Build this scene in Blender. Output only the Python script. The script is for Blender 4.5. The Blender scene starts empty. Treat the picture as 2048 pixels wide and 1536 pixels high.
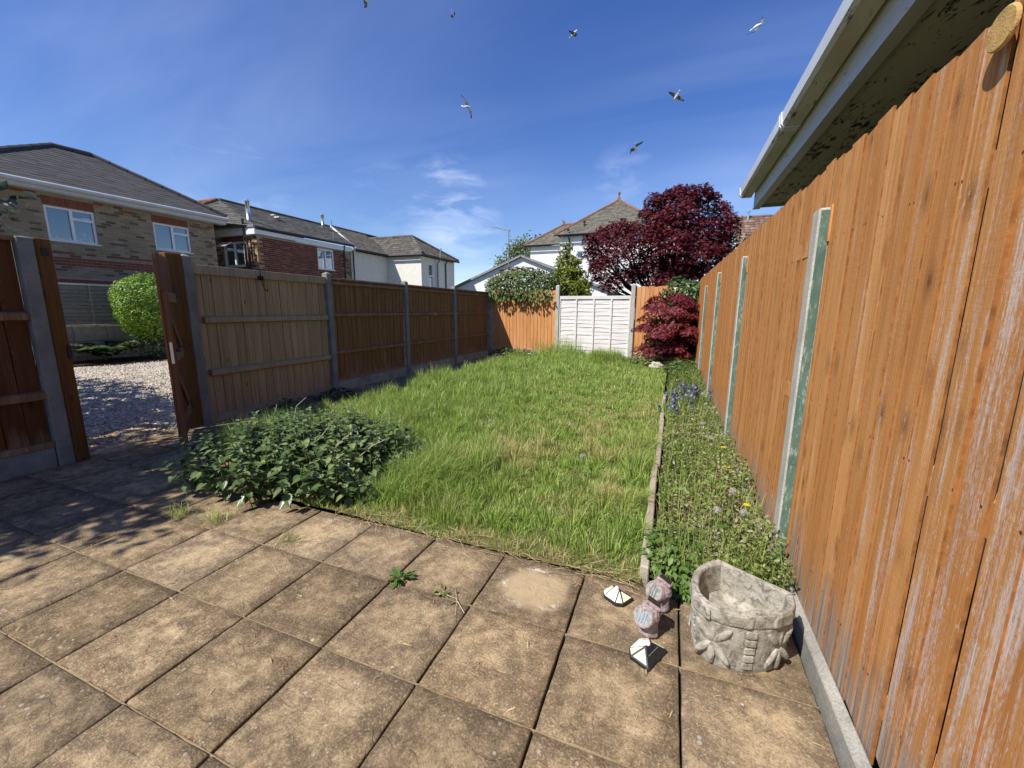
import bpy, bmesh, math, random
import numpy as np
from mathutils import Vector, Matrix, noise as mnoise

random.seed(11)
rng = np.random.default_rng(11)
SC = bpy.context.scene
COL = SC.collection
R = math.radians

# ------------------------------------------------------------------ camera
cam_data = bpy.data.cameras.new('camera')
cam = bpy.data.objects.new('camera', cam_data)
COL.objects.link(cam)
cam_data.sensor_width = 36.0
cam_data.lens = 14.398
cam_data.clip_start = 0.05
cam_data.clip_end = 3000
M3 = Matrix(((0.931834, -0.070473, 0.355977),
             (0.362834, 0.164261, -0.917262),
             (0.006169, 0.983896, 0.178634)))
cam.matrix_world = Matrix.Translation((0, 0, 1.38)) @ M3.to_4x4()
SC.camera = cam
SC.render.engine = 'CYCLES'
SC.render.resolution_x = 1024
SC.render.resolution_y = 768

# ------------------------------------------------------------------ sun and sky
SUN_TO = Vector((0.435, 0.70, -1.0)).normalized()      # direction the light travels
sun_data = bpy.data.lights.new('sun', 'SUN')
sun_data.energy = 5.0
sun_data.angle = R(0.53)
sun_data.color = (1.0, 0.955, 0.88)
sun = bpy.data.objects.new('sun', sun_data)
COL.objects.link(sun)
sun.rotation_euler = SUN_TO.to_track_quat('-Z', 'Y').to_euler()
sun.location = (-4, -7, 12)

world = bpy.data.worlds.new('World')
SC.world = world
world.use_nodes = True
wn, wl = world.node_tree.nodes, world.node_tree.links
wn.clear()
w_out = wn.new('ShaderNodeOutputWorld')
w_bg = wn.new('ShaderNodeBackground')
w_bg.inputs['Strength'].default_value = 0.107
sky = wn.new('ShaderNodeTexSky')
sky.sky_type = 'NISHITA'
sky.sun_disc = False
sky.sun_elevation = R(50.5)
sky.sun_rotation = R(211.9)
sky.air_density = 1.0
sky.dust_density = 0.3
sky.ozone_density = 2.2
sky.altitude = 0


def wnode(kind, **kw):
    n = wn.new(kind)
    for k, v in kw.items():
        if k.startswith('i_'):
            n.inputs[k[2:].replace('_', ' ')].default_value = v
        else:
            setattr(n, k, v)
    return n


def wmath(op, a, b=None, clamp=False):
    n = wnode('ShaderNodeMath', operation=op, use_clamp=clamp)
    for i, v in enumerate((a, b)):
        if v is None:
            continue
        if hasattr(v, 'links'):
            wl.new(v, n.inputs[i])
        else:
            n.inputs[i].default_value = v
    return n.outputs[0]


# thin cirrus: direction projected on a flat layer high above
tc = wnode('ShaderNodeTexCoord')
sep = wnode('ShaderNodeSeparateXYZ')
wl.new(tc.outputs['Generated'], sep.inputs[0])
den = wmath('ADD', wmath('MAXIMUM', sep.outputs[2], 0.0), 0.10)
cx = wmath('DIVIDE', sep.outputs[0], den)
cy = wmath('DIVIDE', sep.outputs[1], den)
comb = wnode('ShaderNodeCombineXYZ')
wl.new(cx, comb.inputs[0])
wl.new(cy, comb.inputs[1])
mp = wnode('ShaderNodeMapping')
mp.inputs['Rotation'].default_value = (0, 0, R(38))
mp.inputs['Scale'].default_value = (0.30, 1.0, 1.0)
mp.inputs['Location'].default_value = (3.1, 0.6, 0)
wl.new(comb.outputs[0], mp.inputs[0])
n1 = wnode('ShaderNodeTexNoise')
n1.inputs['Scale'].default_value = 1.1
n1.inputs['Detail'].default_value = 7
n1.inputs['Roughness'].default_value = 0.55
n1.inputs['Distortion'].default_value = 0.6
wl.new(mp.outputs[0], n1.inputs['Vector'])
n2 = wnode('ShaderNodeTexNoise')
n2.inputs['Scale'].default_value = 0.5
n2.inputs['Detail'].default_value = 2
wl.new(comb.outputs[0], n2.inputs['Vector'])
streak = wnode('ShaderNodeMapRange')
streak.inputs['From Min'].default_value = 0.40
streak.inputs['From Max'].default_value = 0.92
wl.new(n1.outputs[0], streak.inputs['Value'])
patch = wnode('ShaderNodeMapRange')
patch.inputs['From Min'].default_value = 0.36
patch.inputs['From Max'].default_value = 0.64
wl.new(n2.outputs[0], patch.inputs['Value'])
thin = wmath('MULTIPLY', wmath('MULTIPLY', streak.outputs[0], patch.outputs[0]), 0.22)


def puff(direction, tight, amount):
    d = Vector(direction).normalized()
    dot = wnode('ShaderNodeVectorMath', operation='DOT_PRODUCT')
    wl.new(tc.outputs['Generated'], dot.inputs[0])
    dot.inputs[1].default_value = d
    ndot = wnode('ShaderNodeMapRange')
    ndot.interpolation_type = 'SMOOTHSTEP'
    ndot.inputs['From Min'].default_value = math.cos(R(tight))
    ndot.inputs['From Max'].default_value = 1.0
    wl.new(dot.outputs['Value'], ndot.inputs['Value'])
    nz = wnode('ShaderNodeTexNoise')
    mpp = wnode('ShaderNodeMapping')
    mpp.inputs['Scale'].default_value = (1.0, 1.0, 3.2)
    mpp.inputs['Rotation'].default_value = (0.0, R(12), 0)
    wl.new(tc.outputs['Generated'], mpp.inputs[0])
    wl.new(mpp.outputs[0], nz.inputs['Vector'])
    nz.inputs['Scale'].default_value = 7.0
    nz.inputs['Detail'].default_value = 8
    nz.inputs['Roughness'].default_value = 0.6
    nz.inputs['Distortion'].default_value = 0.8
    mr = wnode('ShaderNodeMapRange')
    mr.inputs['From Min'].default_value = 0.42
    mr.inputs['From Max'].default_value = 0.75
    wl.new(nz.outputs[0], mr.inputs['Value'])
    return wmath('MULTIPLY', wmath('MULTIPLY', mr.outputs[0], ndot.outputs[0]), amount)


cloud = thin
for d, t, a in (((-0.50, 0.90, 0.225), 8.0, 0.38), ((-0.62, 0.80, 0.25), 6.0, 0.14),
                ((-0.86, 0.62, 0.25), 8.0, 0.16), ((-0.12, 0.96, 0.27), 5.0, 0.16)):
    cloud = wmath('MAXIMUM', cloud, puff(d, t, a))
cmix = wnode('ShaderNodeMix', data_type='RGBA')
wl.new(wmath('MINIMUM', cloud, 0.85), cmix.inputs[0])
hs = wnode('ShaderNodeHueSaturation')
hs.inputs['Saturation'].default_value = 1.30
hs.inputs['Hue'].default_value = 0.519
wl.new(sky.outputs[0], hs.inputs['Color'])
wl.new(hs.outputs[0], cmix.inputs[6])
cmix.inputs[7].default_value = (8.4, 9.2, 10.6, 1)
wl.new(cmix.outputs[2], w_bg.inputs['Color'])
wl.new(w_bg.outputs[0], w_out.inputs['Surface'])

SC.view_settings.view_transform = 'Standard'
SC.view_settings.look = 'None'
SC.view_settings.exposure = 0.50
SC.view_settings.gamma = 1.0
SC.view_settings.use_curve_mapping = False


# ------------------------------------------------------------------ shader helpers
class G:
    def __init__(self, name):
        self.m = bpy.data.materials.new(name)
        self.m.use_nodes = True
        self.nt = self.m.node_tree
        self.nt.nodes.clear()
        self.out = self.nt.nodes.new('ShaderNodeOutputMaterial')
        self._pos = self._tc = self._oi = None

    def new(self, t):
        return self.nt.nodes.new(t)

    def put(self, sock, v):
        if v is None:
            return
        if hasattr(v, 'links'):
            self.nt.links.new(v, sock)
        elif isinstance(v, (tuple, list)) and sock.type == 'RGBA' and len(v) == 3:
            sock.default_value = (*v, 1)
        elif sock.type == 'VECTOR' and isinstance(v, (int, float)):
            sock.default_value = (v, v, v)
        else:
            sock.default_value = v

    def pos(self):
        if not self._pos:
            self._pos = self.new('ShaderNodeNewGeometry').outputs['Position']
        return self._pos

    def obj(self):
        if not self._tc:
            self._tc = self.new('ShaderNodeTexCoord').outputs['Object']
        return self._tc

    def rnd(self):
        if not self._oi:
            self._oi = self.new('ShaderNodeObjectInfo').outputs['Random']
        return self._oi

    def attr(self, name):
        n = self.new('ShaderNodeAttribute')
        n.attribute_name = name
        return n.outputs['Fac']

    def xyz(self, v):
        n = self.new('ShaderNodeSeparateXYZ')
        self.put(n.inputs[0], v)
        return n.outputs

    def vmul(self, v, s):
        n = self.new('ShaderNodeVectorMath')
        n.operation = 'MULTIPLY'
        self.put(n.inputs[0], v)
        n.inputs[1].default_value = s
        return n.outputs[0]

    def vadd(self, v, scal):
        n = self.new('ShaderNodeVectorMath')
        n.operation = 'ADD'
        self.put(n.inputs[0], v)
        self.put(n.inputs[1], scal)
        return n.outputs[0]

    def noise(self, v, scale=1.0, detail=4, rough=0.5, dist=0.0):
        n = self.new('ShaderNodeTexNoise')
        self.put(n.inputs['Vector'], v)
        n.inputs['Scale'].default_value = scale
        n.inputs['Detail'].default_value = detail
        n.inputs['Roughness'].default_value = rough
        n.inputs['Distortion'].default_value = dist
        return n.outputs[0]

    def voro(self, v, scale=1.0, feature='F1', out='Distance'):
        n = self.new('ShaderNodeTexVoronoi')
        n.feature = feature
        self.put(n.inputs['Vector'], v)
        n.inputs['Scale'].default_value = scale
        return n.outputs[out]

    def math(self, op, a, b=None, clamp=False):
        n = self.new('ShaderNodeMath')
        n.operation = op
        n.use_clamp = clamp
        self.put(n.inputs[0], a)
        if b is not None:
            self.put(n.inputs[1], b)
        return n.outputs[0]

    def mr(self, v, a, b, c=0.0, d=1.0, smooth=False):
        n = self.new('ShaderNodeMapRange')
        if smooth:
            n.interpolation_type = 'SMOOTHSTEP'
        self.put(n.inputs['Value'], v)
        self.put(n.inputs['From Min'], a)
        self.put(n.inputs['From Max'], b)
        self.put(n.inputs['To Min'], c)
        self.put(n.inputs['To Max'], d)
        return n.outputs[0]

    def ramp(self, f, stops, const=False):
        n = self.new('ShaderNodeValToRGB')
        cr = n.color_ramp
        if const:
            cr.interpolation = 'CONSTANT'
        while len(cr.elements) < len(stops):
            cr.elements.new(0.5)
        for e, (p, c) in zip(cr.elements, stops):
            e.position = p
            e.color = (*c, 1) if len(c) == 3 else c
        self.put(n.inputs[0], f)
        return n.outputs[0]

    def mix(self, f, a, b, blend='MIX'):
        n = self.new('ShaderNodeMix')
        n.data_type = 'RGBA'
        n.blend_type = blend
        self.put(n.inputs[0], f)
        self.put(n.inputs[6], a)
        self.put(n.inputs[7], b)
        return n.outputs[2]

    def bump(self, h, strength=0.5, dist=0.01):
        n = self.new('ShaderNodeBump')
        n.inputs['Strength'].default_value = strength
        n.inputs['Distance'].default_value = dist
        self.put(n.inputs['Height'], h)
        return n.outputs[0]

    def bsdf(self, color, rough=0.7, normal=None, spec=0.3, metal=0.0, **kw):
        n = self.new('ShaderNodeBsdfPrincipled')
        self.put(n.inputs['Base Color'], color)
        self.put(n.inputs['Roughness'], rough)
        self.put(n.inputs['Specular IOR Level'], spec)
        self.put(n.inputs['Metallic'], metal)
        if normal is not None:
            self.put(n.inputs['Normal'], normal)
        return n.outputs[0]

    def done(self, shader):
        self.nt.links.new(shader, self.out.inputs['Surface'])
        return self.m

    def leafy(self, color, rough=0.5, trans=0.3, spec=0.4, tcol=None):
        b = self.bsdf(color, rough, spec=spec)
        t = self.new('ShaderNodeBsdfTranslucent')
        self.put(t.inputs['Color'], tcol if tcol is not None else color)
        mx = self.new('ShaderNodeMixShader')
        mx.inputs[0].default_value = trans
        self.nt.links.new(b, mx.inputs[1])
        self.nt.links.new(t.outputs[0], mx.inputs[2])
        return self.done(mx.outputs[0])


MAT = {}


def plain(name, color, rough=0.6, spec=0.3, var=0.15, scale=6.0, metal=0.0, bumpy=0.0):
    g = G(name)
    n = g.noise(g.pos(), scale, 5, 0.6)
    lo = tuple(c * (1 - var) for c in color)
    hi = tuple(min(1, c * (1 + var)) for c in color)
    col = g.ramp(n, [(0.3, lo), (0.7, hi)])
    nm = g.bump(g.noise(g.pos(), scale * 12, 3), bumpy, 0.004) if bumpy else None
    MAT[name] = g.done(g.bsdf(col, rough, nm, spec, metal))
    return MAT[name]


def fence_wood(name, cols, grey, flake, lowgrey, scale=1.0, near=False):
    """rough sawn stained fence boards: grain, knots, peeled stain, bare lower ends"""
    g = G(name)
    p, rn = g.pos(), g.rnd()
    off = g.math('MULTIPLY', rn, 37.0)
    pv = g.vadd(p, off)
    grain = g.noise(g.vmul(pv, (55, 55, 1.6)), 1.0, 6, 0.62, 0.25)
    broad = g.noise(g.vmul(pv, (9, 9, 0.8)), 1.0, 3, 0.5)
    col = g.ramp(grain, [(0.28, cols[0]), (0.5, cols[1]), (0.74, cols[2])])
    col = g.mix(g.mr(rn, 0, 1, 0.0, 0.42), col, cols[0])
    col = g.mix(g.mr(broad, 0.48, 0.75, 0.0, 0.5), col, cols[2])
    # knots
    kv = g.voro(g.vmul(pv, (7.5, 7.5, 2.6)), 1.0)
    kwob = g.math('ADD', kv, g.math('MULTIPLY', g.math('SUBTRACT', grain, 0.5), 0.08))
    col = g.mix(g.mr(kwob, 0.055, 0.12, 0.75, 0.0), col, tuple(c * 0.34 for c in cols[0]))
    # weather
    px = g.xyz(p)
    mask = g.noise(g.vmul(pv, (4.5, 4.5, 0.62)), 1.0, 3, 0.55)
    fine = g.noise(g.vmul(pv, (150, 150, 24)), 1.0, 6, 0.8, 0.4)
    if near:
        prox = g.mr(px[1], 1.0, 2.5, 0.16, 0.0)
        lowz = g.mr(px[2], 0.1, 1.0, 0.07, 0.0)
        mask2 = g.math('ADD', mask, g.math('ADD', prox, lowz))
    else:
        mask2 = mask
    thr = g.mr(mask2, 0.45, 0.82, 0.68, 0.36)
    fl = g.mr(fine, thr, g.math('ADD', thr, 0.10), 0.0, flake)
    col = g.mix(fl, col, (0.60, 0.48, 0.41))
    gm = g.noise(g.vmul(g.vadd(pv, 11.3), (11, 11, 0.55)), 1.0, 4, 0.55)
    if near:
        gm = g.math('ADD', gm, g.math('ADD', g.mr(px[2], 0.05, 0.8, 0.10, 0.0), g.mr(px[1], 0.8, 2.2, 0.03, -0.02)))
    gcol = g.ramp(grain, [(0.25, (0.13, 0.105, 0.095)), (0.6, (0.30, 0.26, 0.245)), (0.8, (0.5, 0.43, 0.39))])
    gm = g.math('ADD', gm, g.math('MULTIPLY', g.math('SUBTRACT', fine, 0.5), 0.16))
    col = g.mix(g.mr(gm, 0.625, 0.70, 0.0, grey), col, gcol)
    # bare lower ends
    lz = g.math('ADD', px[2], g.math('MULTIPLY', g.math('SUBTRACT', broad, 0.5), 0.7))
    lz = g.math('ADD', lz, g.math('MULTIPLY', g.math('SUBTRACT', fine, 0.5), 0.15))
    col = g.mix(g.mr(lz, 0.10, 0.30, lowgrey, 0.0), col, g.ramp(grain, [(0.3, (0.27, 0.19, 0.13)), (0.7, (0.55, 0.46, 0.36))]))
    saw = g.noise(g.vmul(pv, (14, 14, 160)), 1.0, 2, 0.5)
    h = g.math('ADD', g.math('MULTIPLY', grain, 1.0), g.math('MULTIPLY', saw, 0.25))
    h = g.math('ADD', h, g.math('MULTIPLY', fl, 0.2))
    MAT[name] = g.done(g.bsdf(col, 0.78, g.bump(h, 0.55, 0.004), 0.2))




def right_fence_wood():
    """orange stained sawn boards: knots, nail holes, chalky peeled streaks with grey bare cores, ragged lower ends"""
    g = G('wood_orange')
    p, rn = g.pos(), g.rnd()
    pv = g.vadd(p, g.math('MULTIPLY', rn, 37.0))
    px = g.xyz(p)
    grain = g.noise(g.vmul(pv, (60, 60, 1.5)), 1.0, 6, 0.65, 0.35)
    broad = g.noise(g.vmul(pv, (11, 11, 0.9)), 1.0, 3, 0.5)
    grit = g.noise(g.vmul(p, (170, 170, 60)), 1.0, 5, 0.75)
    saw = g.noise(g.vmul(pv, (12, 12, 190)), 1.0, 2, 0.5)
    col = g.ramp(grain, [(0.28, (0.370, 0.152, 0.043)), (0.5, (0.540, 0.250, 0.080)), (0.74, (0.650, 0.345, 0.130))])
    col = g.mix(g.mr(rn, 0, 1, 0.0, 0.60), col, (0.36, 0.142, 0.038))
    col = g.mix(g.mr(broad, 0.5, 0.75, 0.0, 0.45), col, (0.66, 0.365, 0.145))
    col = g.mix(g.mr(saw, 0.45, 0.75, 0.0, 0.12), col, (0.23, 0.085, 0.024))
    # knots in loose rows, dark eye with a drawn-out halo
    kc = g.vmul(g.vadd(pv, g.math('MULTIPLY', broad, 0.03)), (9.5, 9.5, 4.6))
    kv = g.voro(kc, 1.0)
    kv = g.math('ADD', kv, g.math('MULTIPLY', g.math('SUBTRACT', grit, 0.5), 0.16))
    halo = g.mr(kv, 0.10, 0.34, 0.55, 0.0)
    kmask = g.mr(g.noise(g.vmul(p, (1.7, 1.7, 1.9)), 1.0, 2), 0.38, 0.50, 0.0, 1.0)
    col = g.mix(g.math('MULTIPLY', halo, kmask), col, (0.20, 0.088, 0.030))
    ringk = g.math('MULTIPLY', g.mr(kv, 0.05, 0.10, 0.60, 0.0), kmask)
    col = g.mix(ringk, col, (0.085, 0.045, 0.022))
    # long chalky streaks, stronger towards the house end and lower down
    prox = g.mr(px[1], 1.05, 2.1, 0.150, -0.03)
    st = g.noise(g.vmul(g.vadd(p, 3.7), (15, 15, 0.85)), 1.0, 5, 0.66, 0.2)
    st = g.math('ADD', st, prox)
    edge = g.math('MULTIPLY', g.math('SUBTRACT', grit, 0.5), 0.42)
    fl = g.mr(g.math('ADD', st, edge), 0.625, 0.75, 0.0, 0.88)
    chalk = g.ramp(grain, [(0.3, (0.42, 0.33, 0.29)), (0.55, (0.58, 0.50, 0.45)), (0.8, (0.66, 0.60, 0.55))])
    # scattered small flecks following the grain
    fk = g.noise(g.vmul(p, (120, 120, 34)), 1.0, 4, 0.7)
    fmask = g.noise(g.vmul(g.vadd(p, 1.9), (5, 5, 1.6)), 1.0, 3, 0.6)
    fthr = g.math('SUBTRACT', g.mr(fmask, 0.35, 0.70, 0.78, 0.60), g.math('MULTIPLY', prox, 0.35))
    flk = g.mr(fk, fthr, g.math('ADD', fthr, 0.05), 0.0, 0.8)
    col = g.mix(flk, col, (0.60, 0.46, 0.34))
    col = g.mix(fl, col, chalk)
    core = g.mr(g.math('ADD', st, g.math('MULTIPLY', edge, 0.7)), 0.755, 0.80, 0.0, 0.80)
    gcol = g.ramp(grain, [(0.25, (0.15, 0.125, 0.118)), (0.6, (0.32, 0.285, 0.275)), (0.8, (0.52, 0.47, 0.45))])
    col = g.mix(core, col, gcol)
    # bare grey-brown lower ends
    lz = g.math('ADD', px[2], g.math('MULTIPLY', g.math('SUBTRACT', g.noise(g.vmul(pv, (14, 14, 1.2)), 1.0, 4, 0.6), 0.5), 1.15))
    lz = g.math('ADD', lz, g.math('MULTIPLY', g.math('SUBTRACT', grit, 0.5), 0.5))
    col = g.mix(g.mr(lz, 0.14, 0.36, 0.9, 0.0), col, g.ramp(grain, [(0.28, (0.13, 0.095, 0.075)), (0.5, (0.28, 0.22, 0.175)), (0.75, (0.50, 0.42, 0.34))]))
    # nail holes where the rails run behind
    yy = g.math('FRACT', g.math('MULTIPLY', px[1], 9.43))
    dy = g.math('MULTIPLY', g.math('SUBTRACT', yy, g.mr(rn, 0, 1, 0.3, 0.7)), 0.106)
    for zc in (0.97, 1.70, 0.27):
        dz = g.math('SUBTRACT', px[2], zc)
        d = g.math('SQRT', g.math('ADD', g.math('POWER', dy, 2.0), g.math('POWER', dz, 2.0)))
        col = g.mix(g.mr(d, 0.0030, 0.0055, 0.92, 0.0), col, (0.035, 0.022, 0.015))
    h = g.math('ADD', grain, g.math('MULTIPLY', saw, 0.14))
    h = g.math('ADD', h, g.math('MULTIPLY', grit, 0.35))
    h = g.math('SUBTRACT', h, g.math('MULTIPLY', fl, 0.15))
    MAT['wood_orange'] = g.done(g.bsdf(col, 0.8, g.bump(h, 0.6, 0.004), 0.15))


right_fence_wood()
fence_wood('wood_orange_back', ((0.36, 0.15, 0.050), (0.52, 0.235, 0.085), (0.62, 0.33, 0.14)), 0.3, 0.5, 0.9)
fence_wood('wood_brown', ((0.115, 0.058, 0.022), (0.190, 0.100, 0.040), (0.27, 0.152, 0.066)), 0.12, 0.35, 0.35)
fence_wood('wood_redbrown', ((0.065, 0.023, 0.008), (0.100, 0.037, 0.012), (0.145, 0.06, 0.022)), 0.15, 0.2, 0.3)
fence_wood('wood_pale', ((0.22, 0.150, 0.080), (0.345, 0.245, 0.135), (0.47, 0.355, 0.215)), 0.2, 0.15, 0.1)
fence_wood('wood_rail_pale', ((0.22, 0.16, 0.10), (0.33, 0.26, 0.17), (0.42, 0.34, 0.25)), 0.3, 0.2, 0.0)
fence_wood('wood_rail_brown', ((0.13, 0.07, 0.035), (0.20, 0.115, 0.06), (0.30, 0.20, 0.12)), 0.3, 0.5, 0.2)
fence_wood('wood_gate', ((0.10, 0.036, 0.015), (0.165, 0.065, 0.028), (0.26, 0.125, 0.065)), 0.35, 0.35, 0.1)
fence_wood('wood_post', ((0.070, 0.033, 0.010), (0.125, 0.060, 0.016), (0.18, 0.092, 0.028)), 0.2, 0.1, 0.0)
fence_wood('wood_grey', ((0.17, 0.155, 0.13), (0.25, 0.23, 0.19), (0.32, 0.30, 0.26)), 0.2, 0.1, 0.0)


def white_wood():
    g = G('white_painted_wood')
    p = g.pos()
    n = g.noise(g.vmul(p, (2.2, 2.2, 45)), 1.0, 6, 0.65)
    m = g.noise(g.vmul(g.vadd(p, 3.0), (3, 3, 14)), 1.0, 4, 0.6)
    col = g.ramp(n, [(0.3, (0.48, 0.44, 0.41)), (0.5, (0.63, 0.605, 0.58)), (0.75, (0.73, 0.715, 0.70))])
    col = g.mix(g.mr(m, 0.62, 0.72, 0, 0.7), col, (0.38, 0.31, 0.26))
    MAT['white_wood'] = g.done(g.bsdf(col, 0.7, g.bump(n, 0.4, 0.004), 0.2))


white_wood()


def concrete(name, lo, mid, hi, spots=0.5):
    g = G(name)
    p = g.pos()
    n = g.noise(p, 5.0, 6, 0.65)
    f = g.noise(p, 130.0, 3, 0.6)
    col = g.ramp(n, [(0.3, lo), (0.5, mid), (0.72, hi)])
    col = g.mix(g.mr(f, 0.35, 0.7, 0, spots), col, tuple(c * 0.5 for c in lo))
    v = g.voro(p, 160)
    col = g.mix(g.mr(v, 0.15, 0.3, 0.35, 0), col, tuple(min(1, c * 1.3) for c in hi))
    MAT[name] = g.done(g.bsdf(col, 0.88, g.bump(f, 0.5, 0.003), 0.15))


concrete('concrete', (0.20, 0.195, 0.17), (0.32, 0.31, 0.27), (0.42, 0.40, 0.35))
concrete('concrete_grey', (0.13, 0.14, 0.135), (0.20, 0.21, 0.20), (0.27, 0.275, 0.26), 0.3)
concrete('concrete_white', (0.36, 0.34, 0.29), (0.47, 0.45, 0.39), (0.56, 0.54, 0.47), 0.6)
concrete('edging', (0.26, 0.22, 0.16), (0.38, 0.33, 0.25), (0.50, 0.44, 0.35))
concrete('mortar', (0.20, 0.15, 0.085), (0.29, 0.22, 0.13), (0.38, 0.30, 0.185))
concrete('render_cream', (0.62, 0.60, 0.53), (0.68, 0.66, 0.59), (0.74, 0.72, 0.65), 0.08)
concrete('render_white', (0.66, 0.67, 0.66), (0.73, 0.74, 0.73), (0.78, 0.79, 0.78), 0.05)


def green_paint():
    g = G('green_paint')
    p = g.pos()
    n = g.noise(g.vmul(p, (90, 90, 22)), 1.0, 6, 0.75)
    m = g.noise(g.vmul(p, (12, 12, 5)), 1.0, 4, 0.6)
    col = g.ramp(m, [(0.3, (0.055, 0.105, 0.080)), (0.7, (0.115, 0.185, 0.145))])
    f = g.mr(g.math('ADD', n, g.math('MULTIPLY', m, 0.3)), 0.68, 0.80, 0, 0.7)
    col = g.mix(f, col, (0.42, 0.45, 0.39))
    MAT['green_paint'] = g.done(g.bsdf(col, 0.6, g.bump(n, 0.4, 0.003), 0.3))


green_paint()


def slab_material():
    g = G('paving_slab')
    p, o, rn = g.pos(), g.obj(), g.rnd()
    ov = g.vadd(o, g.math('MULTIPLY', rn, 19.0))
    pv = g.vadd(p, g.math('MULTIPLY', rn, 19.0))
    ox = g.xyz(o)
    edge = g.math('MAXIMUM', g.math('ABSOLUTE', ox[0]), g.math('ABSOLUTE', ox[1]))
    n1 = g.noise(ov, 5.5, 5, 0.6, 0.5)
    n2 = g.noise(ov, 16.0, 6, 0.68)
    n3 = g.noise(pv, 120.0, 5, 0.8)
    e = g.mr(g.math('ADD', edge, g.math('MULTIPLY', g.math('SUBTRACT', n1, 0.5), 0.50)), 0.02, 0.225, 1.0, 0.06, True)
    e = g.math('MULTIPLY', e, g.mr(rn, 0, 1, 0.5, 1.0))
    e = g.math('ADD', e, g.mr(n2, 0.40, 0.72, -0.25, 0.50), True)
    col = g.mix(e, g.ramp(n2, [(0.3, (0.120, 0.088, 0.056)), (0.7, (0.205, 0.152, 0.098))]),
                g.ramp(n2, [(0.3, (0.30, 0.218, 0.130)), (0.7, (0.48, 0.368, 0.230))]))
    col = g.mix(g.mr(n3, 0.52, 0.68, 0, 0.85), col, (0.075, 0.055, 0.038))
    col = g.mix(g.mr(n3, 0.47, 0.33, 0, 0.70), col, (0.56, 0.44, 0.27))
    col = g.mix(g.mr(rn, 0.0, 1.0, 0.0, 0.30), col, g.mix(0.5, col, (0.20, 0.175, 0.145)))
    tone = g.math('FRACT', g.math('MULTIPLY', rn, 7.31))
    hsv = g.new('ShaderNodeHueSaturation')
    g.put(hsv.inputs['Value'], g.mr(tone, 0, 1, 0.76, 1.14))
    hsv.inputs['Saturation'].default_value = 1.08
    g.put(hsv.inputs['Color'], col)
    col = hsv.outputs[0]
    # pale lichen spots
    v = g.voro(pv, 24.0)
    vm = g.noise(pv, 3.0, 2)
    lim = g.mr(vm, 0.45, 0.7, 0.05, 0.21)
    col = g.mix(g.mr(v, g.math('SUBTRACT', lim, 0.06), lim, 0.6, 0.0), col, (0.46, 0.43, 0.36))
    v2 = g.voro(g.vadd(pv, 7.7), 11.0)
    w2 = g.math('ADD', v2, g.math('MULTIPLY', g.math('SUBTRACT', g.noise(pv, 45, 4, 0.6), 0.42), 0.22))
    col = g.mix(g.mr(w2, 0.03, 0.07, 0.75, 0.0), col, (0.60, 0.57, 0.50))
    # round pale ring where a pot stood
    sx = g.xyz(g.vadd(p, (0.555, -1.762, 0.0)))
    rr = g.math('SQRT', g.math('ADD', g.math('POWER', sx[0], 2.0), g.math('POWER', g.math('MULTIPLY', sx[1], 1.1), 2.0)))
    rr = g.math('ADD', rr, g.math('MULTIPLY', g.math('SUBTRACT', g.noise(p, 14, 3), 0.5), 0.045))
    rr = g.math('ADD', rr, g.math('MULTIPLY', g.math('SUBTRACT', g.noise(p, 40, 4, 0.7), 0.5), 0.05))
    stain = g.mr(rr, 0.110, 0.205, 0.62, 0.0, True)
    col = g.mix(stain, col, g.ramp(n3, [(0.35, (0.40, 0.29, 0.16)), (0.65, (0.56, 0.44, 0.28))]))
    ring = g.math('MULTIPLY', g.mr(rr, 0.128, 0.155, 0.0, 1.0), g.mr(rr, 0.160, 0.185, 1.0, 0.0))
    rmask = g.math('MULTIPLY', ring, g.mr(g.noise(p, 9.0, 5, 0.7), 0.5, 0.62, 0.0, 0.9))
    col = g.mix(rmask, col, (0.62, 0.57, 0.48))
    # riven relief
    rid = g.noise(g.vmul(ov, (4.0, 7.0, 5.0)), 1.0, 4, 0.55, 1.0)
    rid2 = g.math('ABSOLUTE', g.math('SUBTRACT', rid, 0.5))
    steps = g.noise(ov, 7.0, 2, 0.4, 0.8)
    st = g.math('MULTIPLY', g.mr(steps, 0.555, 0.565, 0, 1), 0.35)
    h = g.math('ADD', g.mr(rid2, 0.0, 0.05, 0, 0.16), g.math('MULTIPLY', n3, 0.80))
    h = g.math('ADD', h, g.math('ADD', st, g.math('MULTIPLY', n2, 0.6)))
    MAT['slab'] = g.done(g.bsdf(col, 0.9, g.bump(h, 0.75, 0.008), 0.1))


slab_material()


def soil_material(name, a, b, scale=30, pebbles=0.0):
    g = G(name)
    p = g.pos()
    n = g.noise(p, scale, 6, 0.7)
    col = g.ramp(n, [(0.3, a), (0.7, b)])
    v = g.voro(p, 28.0)
    h = n
    if pebbles:
        vc = g.voro(p, 28.0, out='Color')
        col = g.mix(pebbles, col, g.ramp(g.xyz(vc)[0], [(0.1, tuple(c * 0.45 for c in b)), (0.5, b), (0.9, tuple(min(1, c * 1.5) for c in b))]))
        h = g.math('SUBTRACT', n, g.math('MULTIPLY', v, 1.2))
    MAT[name] = g.done(g.bsdf(col, 0.95, g.bump(h, 0.9, 0.02), 0.1))


soil_material('soil', (0.035, 0.025, 0.016), (0.085, 0.06, 0.038))
soil_material('lawn_soil', (0.05, 0.06, 0.018), (0.16, 0.14, 0.055), 9)
soil_material('ground', (0.06, 0.075, 0.03), (0.11, 0.10, 0.06), 2)
soil_material('gravel', (0.26, 0.22, 0.17), (0.46, 0.405, 0.325), 5, 0.8)


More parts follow.
